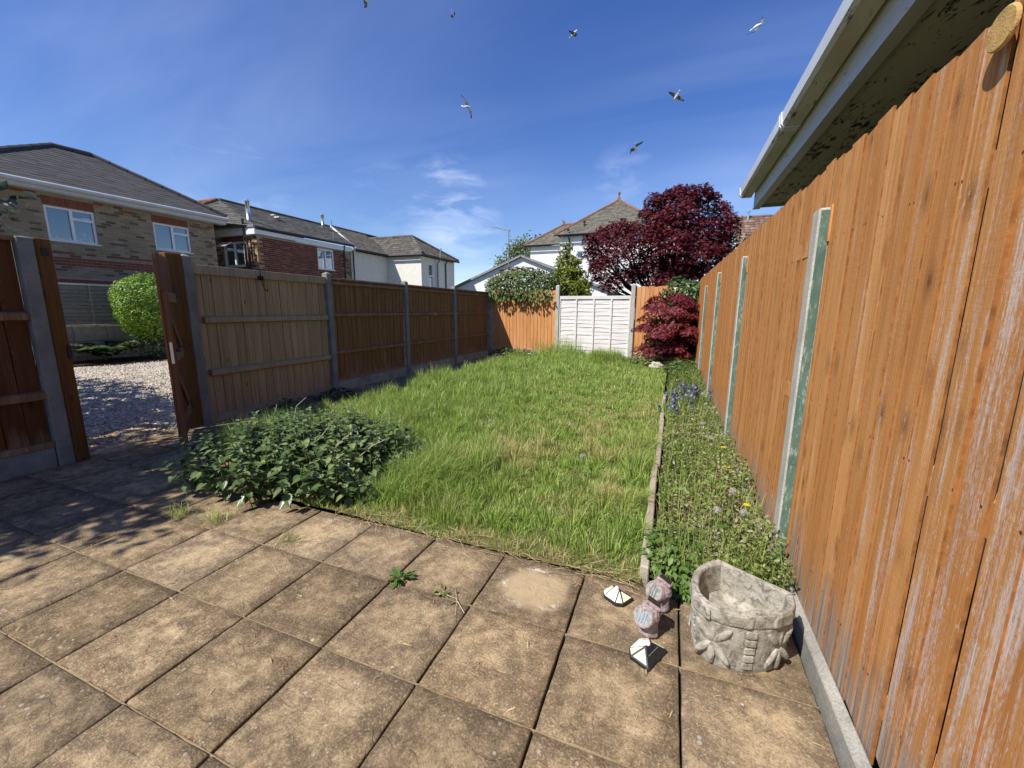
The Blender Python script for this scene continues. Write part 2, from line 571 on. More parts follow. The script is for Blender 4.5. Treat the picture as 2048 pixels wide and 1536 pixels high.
def grass_material():
    g = G('grass_blade')
    dry, rn, tip = g.attr('dry'), g.attr('rnd'), g.attr('tip')
    green = g.ramp(rn, [(0.0, (0.080, 0.175, 0.026)), (0.5, (0.245, 0.390, 0.052)), (1.0, (0.50, 0.62, 0.160))])
    green = g.mix(g.math('MULTIPLY', tip, 0.35), green, (0.42, 0.50, 0.17))
    straw = g.ramp(rn, [(0.0, (0.36, 0.33, 0.10)), (1.0, (0.66, 0.57, 0.30))])
    col = g.mix(dry, green, straw)
    MAT['grass'] = g.leafy(col, 0.42, 0.42, 0.4)


grass_material()


def leaf_mat(name, stops, trans=0.3, rough=0.45, spec=0.45, tboost=1.3):
    g = G(name)
    rn = g.attr('rnd')
    col = g.ramp(rn, stops)
    n = g.noise(g.pos(), 60, 2)
    col = g.mix(g.mr(n, 0.3, 0.7, 0, 0.25), col, tuple(c * 0.6 for c in stops[0][1]))
    MAT[name] = g.leafy(col, rough, trans, spec)


leaf_mat('nettle_leaf', [(0, (0.048, 0.085, 0.020)), (0.6, (0.105, 0.165, 0.048)), (1, (0.21, 0.27, 0.10))], 0.18, 0.38, 0.6)
leaf_mat('weed_leaf', [(0, (0.050, 0.095, 0.016)), (0.35, (0.13, 0.20, 0.032)), (0.6, (0.23, 0.29, 0.065)), (0.82, (0.33, 0.34, 0.13)), (0.93, (0.22, 0.14, 0.080)), (1, (0.42, 0.38, 0.26))], 0.3)
leaf_mat('bramble_leaf', [(0, (0.055, 0.115, 0.020)), (0.5, (0.105, 0.190, 0.034)), (1, (0.19, 0.28, 0.07))], 0.3)
leaf_mat('maple_leaf', [(0, (0.050, 0.005, 0.010)), (0.6, (0.105, 0.011, 0.019)), (1, (0.19, 0.030, 0.036))], 0.22, 0.5, 0.3)
leaf_mat('maple_leaf_bright', [(0, (0.075, 0.007, 0.012)), (0.6, (0.15, 0.016, 0.024)), (1, (0.25, 0.045, 0.05))], 0.22, 0.5, 0.3)
leaf_mat('hedge_leaf', [(0, (0.030, 0.060, 0.012)), (0.55, (0.075, 0.125, 0.025)), (0.88, (0.13, 0.18, 0.05)), (0.94, (0.20, 0.10, 0.05)), (1, (0.30, 0.17, 0.10))], 0.15, 0.55, 0.2)
leaf_mat('bush_leaf', [(0, (0.10, 0.20, 0.016)), (0.5, (0.19, 0.33, 0.028)), (1, (0.30, 0.44, 0.06))], 0.3)
leaf_mat('conifer_leaf', [(0, (0.075, 0.105, 0.010)), (0.5, (0.16, 0.20, 0.018)), (1, (0.29, 0.31, 0.035))], 0.2)
leaf_mat('spring_leaf', [(0, (0.11, 0.15, 0.045)), (0.5, (0.19, 0.24, 0.075)), (1, (0.29, 0.33, 0.13))], 0.35)
leaf_mat('dark_leaf', [(0, (0.014, 0.028, 0.009)), (0.6, (0.030, 0.055, 0.015)), (1, (0.085, 0.11, 0.04))], 0.1, 0.4)
leaf_mat('ivy_leaf', [(0, (0.022, 0.046, 0.010)), (0.6, (0.060, 0.105, 0.022)), (1, (0.15, 0.19, 0.06))], 0.15, 0.35)
leaf_mat('straw', [(0, (0.30, 0.22, 0.10)), (0.6, (0.46, 0.36, 0.19)), (1, (0.62, 0.52, 0.33))], 0.2, 0.7, 0.1)
leaf_mat('flower_blue', [(0, (0.055, 0.062, 0.145)), (1, (0.13, 0.14, 0.28))], 0.25)
leaf_mat('flower_pale', [(0, (0.62, 0.42, 0.55)), (1, (0.80, 0.74, 0.76))], 0.25)
leaf_mat('flower_yellow', [(0, (0.70, 0.46, 0.01)), (1, (0.85, 0.66, 0.03))], 0.2)
leaf_mat('seed_head', [(0, (0.50, 0.48, 0.42)), (1, (0.72, 0.70, 0.65))], 0.5, 0.8, 0.1)

plain('bark', (0.10, 0.075, 0.055), 0.9, 0.1, 0.4, 14, bumpy=0.6)
plain('bark_dark', (0.045, 0.032, 0.028), 0.9, 0.1, 0.4, 14, bumpy=0.6)
plain('stem_green', (0.12, 0.17, 0.05), 0.6, 0.3, 0.3, 20)
plain('stem_pale', (0.42, 0.36, 0.25), 0.8, 0.1, 0.3, 20)
plain('upvc', (0.74, 0.75, 0.76), 0.35, 0.45, 0.05, 3)
plain('upvc_cool', (0.52, 0.535, 0.55), 0.4, 0.4, 0.08, 3)
plain('black_plastic', (0.018, 0.018, 0.020), 0.45, 0.4, 0.2, 9)
plain('black_metal', (0.02, 0.02, 0.022), 0.5, 0.4, 0.2, 9)
plain('steel', (0.62, 0.63, 0.64), 0.32, 0.5, 0.08, 4, 0.85)
plain('lead', (0.22, 0.22, 0.225), 0.6, 0.3, 0.2, 5)
plain('terracotta', (0.21, 0.11, 0.065), 0.85, 0.15, 0.35, 7)
plain('brick_mortar', (0.34, 0.30, 0.235), 0.95, 0.1, 0.15, 8)
plain('curtain', (0.62, 0.62, 0.60), 0.9, 0.1, 0.1, 4)
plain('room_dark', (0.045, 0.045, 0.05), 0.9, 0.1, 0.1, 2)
plain('blind_grey', (0.15, 0.175, 0.20), 0.9, 0.1, 0.06, 2)
plain('china_white', (0.75, 0.75, 0.73), 0.3, 0.5, 0.04, 3)
plain('feather_white', (0.74, 0.74, 0.73), 0.7, 0.2, 0.06, 3)
plain('feather_grey', (0.13, 0.135, 0.145), 0.7, 0.2, 0.1, 3)
plain('feather_black', (0.03, 0.03, 0.033), 0.7, 0.2, 0.1, 3)
plain('beak_yellow', (0.62, 0.40, 0.05), 0.5, 0.3, 0.1, 3)
plain('solar_cell', (0.012, 0.012, 0.016), 0.22, 0.5, 0.2, 40)
plain('led_cream', (0.72, 0.68, 0.46), 0.4, 0.4, 0.06, 60)
plain('led_white', (0.78, 0.78, 0.74), 0.35, 0.4, 0.05, 60)
plain('sensor_white', (0.82, 0.82, 0.82), 0.3, 0.5, 0.02, 5)
plain('pale_disc', (0.46, 0.29, 0.10), 0.75, 0.2, 0.3, 18, bumpy=0.4)
plain('edge_shadow', (0.25, 0.105, 0.034), 0.9, 0.1, 0.4, 30)  # darker edge colour stands in for shadow lines between the right fence boards
plain('cable_black', (0.015, 0.015, 0.015), 0.6, 0.2, 0.1, 3)


def dirty_upvc():
    g = G('dirty_upvc')
    p = g.pos()
    n = g.noise(g.vmul(p, (7, 2.2, 7)), 1.0, 6, 0.7)
    m = g.noise(p, 3.0, 4)
    col = g.ramp(n, [(0.35, (0.56, 0.49, 0.34)), (0.6, (0.68, 0.63, 0.50))])
    blk = g.noise(g.vmul(g.vadd(p, 5.0), (20, 3.0, 20)), 1.0, 6, 0.75)
    col = g.mix(g.mr(g.math('ADD', blk, g.math('MULTIPLY', m, 0.15)), 0.66, 0.72, 0, 0.9), col, (0.05, 0.045, 0.035))
    MAT['dirty_upvc'] = g.done(g.bsdf(col, 0.55, None, 0.3))
    g = G('stained_soffit')
    p = g.pos()
    n = g.noise(g.vmul(p, (26, 9, 9)), 1.0, 6, 0.7, 0.4)
    m = g.noise(p, 2.2, 3)
    t = g.math('ADD', n, g.math('MULTIPLY', g.math('SUBTRACT', m, 0.5), 0.35))
    col = g.mix(g.mr(t, 0.54, 0.60, 0, 0.92), (0.72, 0.68, 0.56), (0.03, 0.025, 0.018))
    MAT['stained_soffit'] = g.done(g.bsdf(col, 0.8, None, 0.1))
    g = G('fascia_paint')
    p = g.pos()
    n = g.noise(g.vmul(p, (4, 1.5, 30)), 1.0, 4, 0.6)
    v = g.noise(g.vmul(g.vadd(p, 2.3), (6, 5.5, 16)), 1.0, 4, 0.7)
    col = g.ramp(n, [(0.3, (0.52, 0.52, 0.47)), (0.7, (0.64, 0.64, 0.60))])
    col = g.mix(g.mr(v, 0.67, 0.70, 0, 0.9), col, (0.05, 0.04, 0.03))
    MAT['fascia_paint'] = g.done(g.bsdf(col, 0.5, None, 0.3))


dirty_upvc()


def tile_mat(name, stops, moss=0.0, mcol=(0.28, 0.25, 0.16)):
    g = G(name)
    rn = g.attr('rnd')
    col = g.ramp(rn, stops)
    n = g.noise(g.pos(), 4.0, 5, 0.65)
    f = g.noise(g.pos(), 40.0, 3, 0.6)
    col = g.mix(g.mr(f, 0.3, 0.75, 0, 0.4), col, tuple(c * 0.55 for c in stops[0][1]))
    if moss:
        col = g.mix(g.mr(g.math('ADD', n, g.math('MULTIPLY', f, 0.3)), 0.62, 0.82, 0, moss), col, mcol)
    MAT[name] = g.done(g.bsdf(col, 0.8, g.bump(f, 0.3, 0.004), 0.25))


tile_mat('tile_grey', [(0, (0.062, 0.060, 0.059)), (0.5, (0.074, 0.071, 0.070)), (1, (0.088, 0.084, 0.083))])
tile_mat('tile_slate', [(0, (0.058, 0.058, 0.054)), (0.5, (0.085, 0.084, 0.078)), (1, (0.13, 0.126, 0.115))], 0.25)
tile_mat('tile_brown', [(0, (0.068, 0.060, 0.052)), (0.5, (0.098, 0.088, 0.076)), (1, (0.14, 0.125, 0.105))], 0.18)
tile_mat('tile_old', [(0, (0.080, 0.075, 0.062)), (0.5, (0.10, 0.094, 0.08)), (1, (0.14, 0.13, 0.108))], 0.4)
tile_mat('tile_russet', [(0, (0.13, 0.075, 0.055)), (0.5, (0.19, 0.115, 0.085)), (1, (0.27, 0.18, 0.14))], 0.2)


def brick_mat(name, stops):
    g = G(name)
    rn = g.attr('rnd')
    col = g.ramp(rn, stops)
    n = g.noise(g.pos(), 30.0, 4, 0.65)
    col = g.mix(g.mr(n, 0.3, 0.75, 0, 0.35), col, tuple(c * 0.5 for c in stops[0][1]))
    MAT[name] = g.done(g.bsdf(col, 0.9, g.bump(n, 0.3, 0.004), 0.1))


# 0..0.6 buff stocks, 0.62..0.75 dark stocks, 0.8..1 red bricks
brick_mat('brick_buff', [(0, (0.27, 0.21, 0.135)), (0.3, (0.32, 0.26, 0.175)), (0.6, (0.37, 0.31, 0.22)), (0.64, (0.12, 0.095, 0.07)),
                         (0.76, (0.17, 0.12, 0.085)), (0.8, (0.20, 0.062, 0.042)), (1, (0.27, 0.085, 0.055))])
brick_mat('brick_red', [(0, (0.13, 0.045, 0.032)), (0.4, (0.20, 0.070, 0.046)), (0.6, (0.27, 0.105, 0.066)), (0.8, (0.36, 0.27, 0.15)), (1, (0.46, 0.36, 0.21))])


def glass_mat():
    g = G('window_glass')
    gl = g.new('ShaderNodeBsdfGlossy')
    gl.inputs['Roughness'].default_value = 0.02
    gl.inputs['Color'].default_value = (0.85, 0.92, 1.0, 1)
    tr = g.new('ShaderNodeBsdfTransparent')
    tr.inputs['Color'].default_value = (0.75, 0.80, 0.82, 1)
    mx = g.new('ShaderNodeMixShader')
    lw = g.new('ShaderNodeLayerWeight')
    lw.inputs['Blend'].default_value = 0.3
    g.put(mx.inputs[0], g.mr(lw.outputs['Fresnel'], 0, 1, 0.11, 0.85))
    g.nt.links.new(tr.outputs[0], mx.inputs[1])
    g.nt.links.new(gl.outputs[0], mx.inputs[2])
    MAT['glass'] = g.done(mx.outputs[0])
    g = G('lens_plastic')
    n = g.noise(g.pos(), 60, 3)
    b = g.bsdf(g.ramp(n, [(0.3, (0.16, 0.18, 0.15)), (0.7, (0.34, 0.36, 0.31))]), 0.12, None, 0.6)
    MAT['lens'] = g.done(b)


glass_mat()


def stone_mat():
    g = G('pot_stone')
    p = g.pos()
    n = g.noise(p, 14, 6, 0.7)
    m = g.noise(p, 34, 5, 0.7, 0.6)
    f = g.noise(p, 190, 3, 0.6)
    col = g.ramp(n, [(0.3, (0.22, 0.20, 0.155)), (0.5, (0.35, 0.325, 0.265)), (0.7, (0.47, 0.445, 0.38))])
    col = g.mix(g.mr(m, 0.48, 0.62, 0, 0.85), col, (0.12, 0.105, 0.085))
    col = g.mix(g.mr(f, 0.4, 0.75, 0, 0.4), col, (0.26, 0.225, 0.17))
    h = g.math('ADD', g.math('MULTIPLY', m, 0.7), g.math('MULTIPLY', f, 0.5))
    MAT['pot_stone'] = g.done(g.bsdf(col, 0.92, g.bump(h, 0.9, 0.006), 0.1))
    g = G('lamp_rock')
    p = g.pos()
    n = g.noise(p, 70, 5, 0.7)
    col = g.ramp(n, [(0.3, (0.17, 0.12, 0.12)), (0.55, (0.34, 0.265, 0.26)), (0.75, (0.50, 0.42, 0.41))])
    MAT['lamp_rock'] = g.done(g.bsdf(col, 0.85, g.bump(n, 0.9, 0.006), 0.15))
    g = G('field_stone')
    p = g.pos()
    n = g.noise(p, 26, 5, 0.7)
    col = g.ramp(n, [(0.3, (0.30, 0.27, 0.21)), (0.7, (0.52, 0.48, 0.40))])
    MAT['field_stone'] = g.done(g.bsdf(col, 0.9, g.bump(n, 0.8, 0.01), 0.1))


stone_mat()


# ------------------------------------------------------------------ mesh helpers
class MB:
    def __init__(self):
        self.v, self.f, self.mi, self.r = [], [], [], []

    def add(self, vs, fs, mi=0, r=0.5):
        o = len(self.v)
        self.v.extend([tuple(x) for x in vs])
        for f in fs:
            self.f.append(tuple(i + o for i in f))
            self.mi.append(mi)
            self.r.append(r)

    def box(self, a, b, mi=0, r=0.5):
        x0, y0, z0 = (min(a[i], b[i]) for i in range(3))
        x1, y1, z1 = (max(a[i], b[i]) for i in range(3))
        self.add([(x0, y0, z0), (x1, y0, z0), (x1, y1, z0), (x0, y1, z0), (x0, y0, z1), (x1, y0, z1), (x1, y1, z1), (x0, y1, z1)],
                 [(0, 3, 2, 1), (4, 5, 6, 7), (0, 1, 5, 4), (1, 2, 6, 5), (2, 3, 7, 6), (3, 0, 4, 7)], mi, r)

    def beam(self, p, q, w, h, up=(0, 0, 1), mi=0, r=0.5):
        """box from p to q, w across, h along up"""
        p, q = Vector(p), Vector(q)
        d = (q - p).normalized()
        s = d.cross(Vector(up)).normalized()
        u = s.cross(d).normalized()
        vs = []
        for e in (p, q):
            for a, b in ((-1, -1), (1, -1), (1, 1), (-1, 1)):
                vs.append(e + s * a * w / 2 + u * b * h / 2)
        self.add(vs, [(0, 3, 2, 1), (4, 5, 6, 7), (0, 1, 5, 4), (1, 2, 6, 5), (2, 3, 7, 6), (3, 0, 4, 7)][:], mi, r)

    def prism(self, poly, off, mi=0, r=0.5):
        n = len(poly)
        off = Vector(off)
        vs = [Vector(p) for p in poly] + [Vector(p) + off for p in poly]
        fs = [tuple(range(n))[::-1], tuple(range(n, 2 * n))] + [(i, (i + 1) % n, n + (i + 1) % n, n + i) for i in range(n)]
        self.add(vs, fs, mi, r)

    def tube(self, pts, rad, n=8, mi=0, cap=True, r=0.5):
        pts = [Vector(p) for p in pts]
        rads = rad if isinstance(rad, (list, tuple)) else [rad] * len(pts)
        rings = []
        ref = Vector((0.31, 0.17, 0.93))
        for i, p in enumerate(pts):
            d = (pts[min(i + 1, len(pts) - 1)] - pts[max(i - 1, 0)]).normalized()
            if abs(d.dot(ref)) > 0.97:
                ref = Vector((0.9, 0.3, 0.1))
            s = d.cross(ref).normalized()
            t = d.cross(s).normalized()
            rings.append([p + (s * math.cos(2 * math.pi * k / n) + t * math.sin(2 * math.pi * k / n)) * rads[i] for k in range(n)])
        vs = [v for ring in rings for v in ring]
        fs = []
        for i in range(len(pts) - 1):
            for k in range(n):
                a, b = i * n + k, i * n + (k + 1) % n
                fs.append((a, b, b + n, a + n))
        if cap:
            fs.append(tuple(range(n)))
            fs.append(tuple(range((len(pts) - 1) * n, len(pts) * n))[::-1])
        self.add(vs, fs, mi, r)

    def ball(self, c, rad, seg=8, rings=6, mi=0, jit=0.0, scale=(1, 1, 1), r=0.5):
        vs, fs = [], []
        c = Vector(c)
        for i in range(rings + 1):
            th = math.pi * i / rings
            for k in range(seg):
                ph = 2 * math.pi * k / seg
                d = Vector((math.sin(th) * math.cos(ph), math.sin(th) * math.sin(ph), math.cos(th)))
                rr = rad * (1 + jit * mnoise.noise(d * 2.3 + c * 9))
                vs.append(c + Vector((d.x * scale[0], d.y * scale[1], d.z * scale[2])) * rr)
        for i in range(rings):
            for k in range(seg):
                a, b = i * seg + k, i * seg + (k + 1) % seg
                fs.append((a, a + seg, b + seg, b))
        self.add(vs, fs, mi, r)

    def mesh(self, name, mats, origin=(0, 0, 0), smooth=False):
        me = bpy.data.meshes.new(name)
        ox, oy, oz = origin
        me.from_pydata([(x - ox, y - oy, z - oz) for x, y, z in self.v], [], self.f)
        if not isinstance(mats, (list, tuple)):
            mats = [mats]
        for m in mats:
            me.materials.append(MAT[m])
        me.polygons.foreach_set('material_index', self.mi)
        at = me.attributes.new('rnd', 'FLOAT', 'FACE')
        at.data.foreach_set('value', self.r)
        if smooth:
            me.polygons.foreach_set('use_smooth', [True] * len(self.f))
        me.update()
        return me

    def build(self, name, mats, parent=None, smooth=False, bevel=0.0, local=False):
        """world-space vertices; a child is stored relative to its (unrotated) parents"""
        org = Vector((0, 0, 0))
        if parent is not None and not local:
            q = parent
            while q is not None:
                org += q.location
                q = q.parent
        me = self.mesh(name, mats, org, smooth)
        if bevel:
            bm = bmesh.new()
            bm.from_mesh(me)
            es = [e for e in bm.edges if len(e.link_faces) == 2 and e.calc_face_angle(0) > 0.6]
            bmesh.ops.bevel(bm, geom=es, offset=bevel, segments=1, affect='EDGES', clamp_overlap=True)
            bm.to_mesh(me)
            bm.free()
        o = bpy.data.objects.new(name, me)
        COL.objects.link(o)
        if parent is not None:
            o.parent = parent
        return o


def tag(o, label=None, cat=None, group=None, kind=None):
    for k, v in (('label', label), ('category', cat), ('group', group), ('kind', kind)):
        if v:
            o[k] = v
    return o


def thing(name, label, cat, loc=(0, 0, 0), group=None):
    o = bpy.data.objects.new(name, None)
    o.empty_display_size = 0.2
    o.location = loc
    COL.objects.link(o)
    return tag(o, label, cat, group)


def link(name, me, loc, parent=None, rot=None, scale=None):
    o = bpy.data.objects.new(name, me)
    o.location = loc
    if rot is not None:
        o.rotation_euler = rot
    if scale is not None:
        o.scale = scale
    if parent is not None:
        o.parent = parent
    COL.objects.link(o)
    return o


# ---- leaf scatter -----------------------------------------------------------
T_OVAL = ([(0, 0, 0), (-0.20, 0.25, 0.03), (-0.24, 0.55, 0.02), (0, 1, -0.08), (0.24, 0.55, 0.02), (0.20, 0.25, 0.03)], [(0, 5, 4, 3), (0, 3, 2, 1)])
T_ROUND = ([(0, 0, 0), (-0.34, 0.25, 0.02), (-0.36, 0.65, 0.02), (0, 1, -0.06), (0.36, 0.65, 0.02), (0.34, 0.25, 0.02)], [(0, 5, 4, 3), (0, 3, 2, 1)])


def t_nettle():
    right = [(0.0, 0.0), (0.20, 0.04), (0.30, 0.16), (0.27, 0.20), (0.36, 0.32), (0.29, 0.36), (0.33, 0.48), (0.24, 0.52), (0.26, 0.64), (0.16, 0.68), (0.16, 0.79), (0.07, 0.82), (0.0, 1.0)]
    vs = [(0, y, -0.10 * y * y) for y in (0.0, 0.5, 1.0)]
    ra = [(x, y, 0.32 * x - 0.12 * y * y) for x, y in right[1:-1]]
    la = [(-x, y, 0.32 * x - 0.12 * y * y) for x, y in right[1:-1]]
    n = len(ra)
    vs = vs + ra + la
    f1 = (0,) + tuple(range(3, 3 + n)) + (2, 1)
    f2 = (0, 1, 2) + tuple(range(3 + 2 * n - 1, 3 + n - 1, -1))
    return vs, [f1, f2]


T_NETTLE = t_nettle()


def t_maple(lobes=7):
    pts = []
    angs = np.linspace(-118, 118, lobes)
    lens = [0.45, 0.72, 0.92, 1.0, 0.92, 0.72, 0.45] if lobes == 7 else [0.6, 0.9, 1.0, 0.9, 0.6]
    pts.append((0.0, -0.02, 0.0))
    for i, (a, l) in enumerate(zip(angs, lens)):
        t = math.radians(a)
        if i:
            tm = math.radians((angs[i - 1] + a) / 2)
            pts.append((math.sin(tm) * 0.24, math.cos(tm) * 0.24 + 0.1, 0.0))
        pts.append((math.sin(t) * l * 0.62, math.cos(t) * l * 0.75 + 0.1, -0.16 * l * l))
    return pts, [tuple(range(len(pts)))[::-1]]


T_MAPLE = t_maple(7)
T_FAN = ([(0, 0, 0), (-0.30, 0.55, 0.0), (-0.14, 0.45, 0.04), (-0.18, 0.85, -0.02), (-0.03, 0.62, 0.04), (0, 1.0, -0.03), (0.05, 0.62, 0.04), (0.19, 0.82, -0.02), (0.13, 0.45, 0.04), (0.30, 0.55, 0)],
         [(0, 9, 8, 7, 6, 5, 4, 3, 2, 1)])
T_BLADE = ([(-0.06, 0, 0), (0.06, 0, 0), (0.05, 0.5, 0.06), (-0.05, 0.5, 0.06), (0, 1, -0.05)], [(0, 1, 2, 3), (3, 2, 4)])
T_STAR = ([(0, 0, 0)] + [(math.cos(a) * (1 if i % 2 else 0.35), math.sin(a) * (1 if i % 2 else 0.35), 0.15 if i % 2 else 0.0) for i, a in enumerate(np.linspace(0, 2 * math.pi, 13)[:-1])],
          [(0, i, i % 12 + 1) for i in range(1, 13)])


def unit(a):
    return a / np.maximum(np.linalg.norm(a, axis=1, keepdims=True), 1e-9)


def frames(nrm, tip):
    nrm = unit(nrm)
    tip = unit(tip - nrm * np.sum(nrm * tip, axis=1, keepdims=True))
    side = np.cross(tip, nrm)
    return np.stack([side, tip, nrm], axis=2)


def raw_mesh(name, V, loops, counts, mat, rnd=None, vattrs=None):
    me = bpy.data.meshes.new(name)
    me.vertices.add(len(V))
    me.vertices.foreach_set('co', np.ascontiguousarray(V, dtype=np.float32).ravel())
    me.loops.add(len(loops))
    me.loops.foreach_set('vertex_index', np.ascontiguousarray(loops, dtype=np.int32))
    me.polygons.add(len(counts))
    starts = np.concatenate([[0], np.cumsum(counts)[:-1]]).astype(np.int32)
    me.polygons.foreach_set('loop_start', starts)
    me.polygons.foreach_set('loop_total', np.asarray(counts, dtype=np.int32))
    if rnd is not None:
        a = me.attributes.new('rnd', 'FLOAT', 'FACE')
        a.data.foreach_set('value', np.asarray(rnd, dtype=np.float32))
    for k, v in (vattrs or {}).items():
        a = me.attributes.new(k, 'FLOAT', 'POINT')
        a.data.foreach_set('value', np.asarray(v, dtype=np.float32))
    me.materials.append(MAT[mat])
    me.update(calc_edges=True)
    return me


def leaves(name, mat, P, nrm, tip, size, T, parent=None, rnd=None, kind=None):
    P = np.asarray(P, float)
    n = len(P)
    F = frames(np.asarray(nrm, float), np.asarray(tip, float))
    tv = np.array(T[0], float)
    k = len(tv)
    size = np.broadcast_to(np.asarray(size, float), (n,))
    V = np.einsum('nij,kj->nki', F, tv) * size[:, None, None] + P[:, None, :]
    lp = np.concatenate([np.array(f) for f in T[1]])
    cnt = np.array([len(f) for f in T[1]])
    L = (lp[None, :] + (np.arange(n) * k)[:, None]).ravel()
    rn = rng.random(n) if rnd is None else np.asarray(rnd)
    V = V.reshape(-1, 3)
    if parent is not None:
        org = np.zeros(3)
        q = parent
        while q is not None:
            org += np.array(q.location)
            q = q.parent
        V = V - org
    me = raw_mesh(name, V, L, np.tile(cnt, n), mat, np.repeat(rn, len(cnt)))
    o = bpy.data.objects.new(name, me)
    COL.objects.link(o)
    if parent is not None:
        o.parent = parent
    if kind:
        o['kind'] = kind
    return o


def rdir(n):
    return unit(rng.normal(size=(n, 3)))


def in_ellipsoid_shell(n, c, r, inner=0.6):
    d = rdir(n)
    t = (inner ** 3 + (1 - inner ** 3) * rng.random(n)) ** (1 / 3)
    return np.array(c) + d * np.array(r) * t[:, None], d


def nz3(P, s, seed=0.0):
    return np.array([mnoise.noise(Vector((p[0] * s + seed, p[1] * s - seed, (p[2] if len(p) > 2 else 0) * s + seed * 0.7))) for p in P])


# ================================================================== SETTING
def lawn_h(x, y):
    h = 0.012 + 0.03 * mnoise.noise(Vector((x * 0.8, y * 0.8, 3.0))) + 0.015 * min(1, max(0, (y - 2.2) / 6))
    return h


mb = MB()
mb.add([(-900, -900, -0.30), (900, -900, -0.30), (900, 900, -0.30), (-900, 900, -0.30)], [(0, 1, 2, 3)])
tag(mb.build('ground', 'ground'), kind='structure')

# lawn soil sheet, gently uneven
mb = MB()
xs = np.linspace(-4.75, -0.06, 30)
ys = np.linspace(1.99, 11.62, 60)
vs = []
for y in ys:
    lx_ = -3.22 if y < 2.44 else -4.27
    for x in xs:
        x = lx_ + (x + 4.75) / 4.69 * (-.06 - lx_)
        vs.append((x, y, lawn_h(x, y)))
nx = len(xs)
fs = [(j * nx + i, j * nx + i + 1, (j + 1) * nx + i + 1, (j + 1) * nx + i) for j in range(len(ys) - 1) for i in range(nx - 1)]
mb.add(vs, fs)
tag(mb.build('lawn', 'lawn_soil', smooth=True), kind='structure')

# planting bed soil beside the right fence
mb = MB()
xs = np.linspace(-0.02, 0.60, 8)
ys = np.linspace(2.02, 11.62, 40)
vs = [(x, y, 0.035 + 0.03 * mnoise.noise(Vector((x * 3, y * 2, 8.0)))) for y in ys for x in xs]
fs = [(j * 8 + i, j * 8 + i + 1, (j + 1) * 8 + i + 1, (j + 1) * 8 + i) for j in range(len(ys) - 1) for i in range(7)]
mb.add(vs, fs)
tag(mb.build('flower_bed', 'soil', smooth=True), kind='structure')

# gravel drive beyond the gate
mb = MB()
xs = np.linspace(-13.0, -5.12, 50)
ys = np.linspace(-6.0, 12.0, 80)
nx = len(xs)
vs = [(x, y, -0.012 + 0.018 * mnoise.noise(Vector((x * 2.4, y * 2.4, 1.0))) + 0.03 * mnoise.noise(Vector((x * .5, y * .5, 4.0)))) for y in ys for x in xs]
fs = [(j * nx + i, j * nx + i + 1, (j + 1) * nx + i + 1, (j + 1) * nx + i) for j in range(len(ys) - 1) for i in range(nx - 1)]
mb.add(vs, fs)
drive = tag(mb.build('gravel_drive', 'gravel', smooth=True), kind='structure')
# loose stones
n = 26000
P = np.stack([-12.9 + 7.7 * rng.random(n) ** 0.8, rng.uniform(0.5, 9, n), np.full(n, 0.0)], 1)
tv = (np.array([(-1, -.7, 0), (.9, -.8, 0), (1, .6, .1), (-.7, .9, 0), (-.5, -.3, .7), (.5, -.4, .6), (.3, .5, .75)]) * .5).tolist()
T_STONE = (tv, [(0, 1, 5, 4), (1, 2, 6, 5), (2, 3, 6), (3, 0, 4), (3, 4, 6), (4, 5, 6)])
T = rng.normal(size=(n, 3)) * [1, 1, .1]
st = leaves('stones', 'gravel', P, np.tile([0, 0, 1.0], (n, 1)) + rng.normal(size=(n, 3)) * .3, T, rng.uniform(.014, .034, n), T_STONE, drive, kind='stuff')

# planting border at the foot of the far wall
mb = MB()
mb.box((-15.2, -3, -0.28), (-12.95, 12, 0.03))
tag(mb.build('soil_border', 'soil', bevel=0.0), kind='structure')

# ---- patio of separate flags
patio = MB()
patio.box((-5.5, -1.6, -0.25), (0.586, 1.985, -0.035))
patio.box((-5.5, 1.985, -0.25), (-4.28, 11.6, -0.035))
patio.box((-4.28, 1.985, -0.25), (-3.2, 2.46, -0.034))
patio = tag(patio.build('patio', 'soil'), kind='structure')
SX, SY, X0, Y0 = 0.4607, 0.4467, 0.1206, 1.5418


def slab_mesh(seed):
    rs = random.Random(seed)
    GRD = [-1, -.975] + [-.975 + 1.95 * q / 8 for q in range(1, 8)] + [.975, 1]
    n = 10
    hx, hy = (SX - 0.0085) / 2, (SY - 0.0075) / 2
    vs, fs = [], []
    for j in range(n + 1):
        for i in range(n + 1):
            u, v = GRD[i], GRD[j]
            x, y = u * hx, v * hy
            edge = max(abs(u), abs(v))
            z = 0.0035 * mnoise.noise(Vector((x * 9 + seed * 3, y * 9, seed))) + 0.002 * mnoise.noise(Vector((x * 30, y * 30, seed)))
            if edge > 0.99:
                z -= 0.006
                x += rs.uniform(-.0018, .0018)
                y += rs.uniform(-.0018, .0018)
            vs.append((x, y, z))
    m = n + 1
    for j in range(n):
        for i in range(n):
            fs.append((j * m + i, j * m + i + 1, (j + 1) * m + i + 1, (j + 1) * m + i))
    ring = [i for i in range(m)] + [j * m + n for j in range(1, m)] + [n * m + i for i in range(n - 1, -1, -1)] + [j * m for j in range(n - 1, 0, -1)]
    o = len(vs)
    for k in ring:
        vs.append((vs[k][0], vs[k][1], -0.035))
    L = len(ring)
    for k in range(L):
        fs.append((ring[k], o + k, o + (k + 1) % L, ring[(k + 1) % L]))
    b = MB()
    b.add(vs, fs)
    me = b.mesh('paving_slab', 'slab', smooth=False)
    sm = [True] * (n * n) + [False] * L
    me.polygons.foreach_set('use_smooth', sm)
    return me


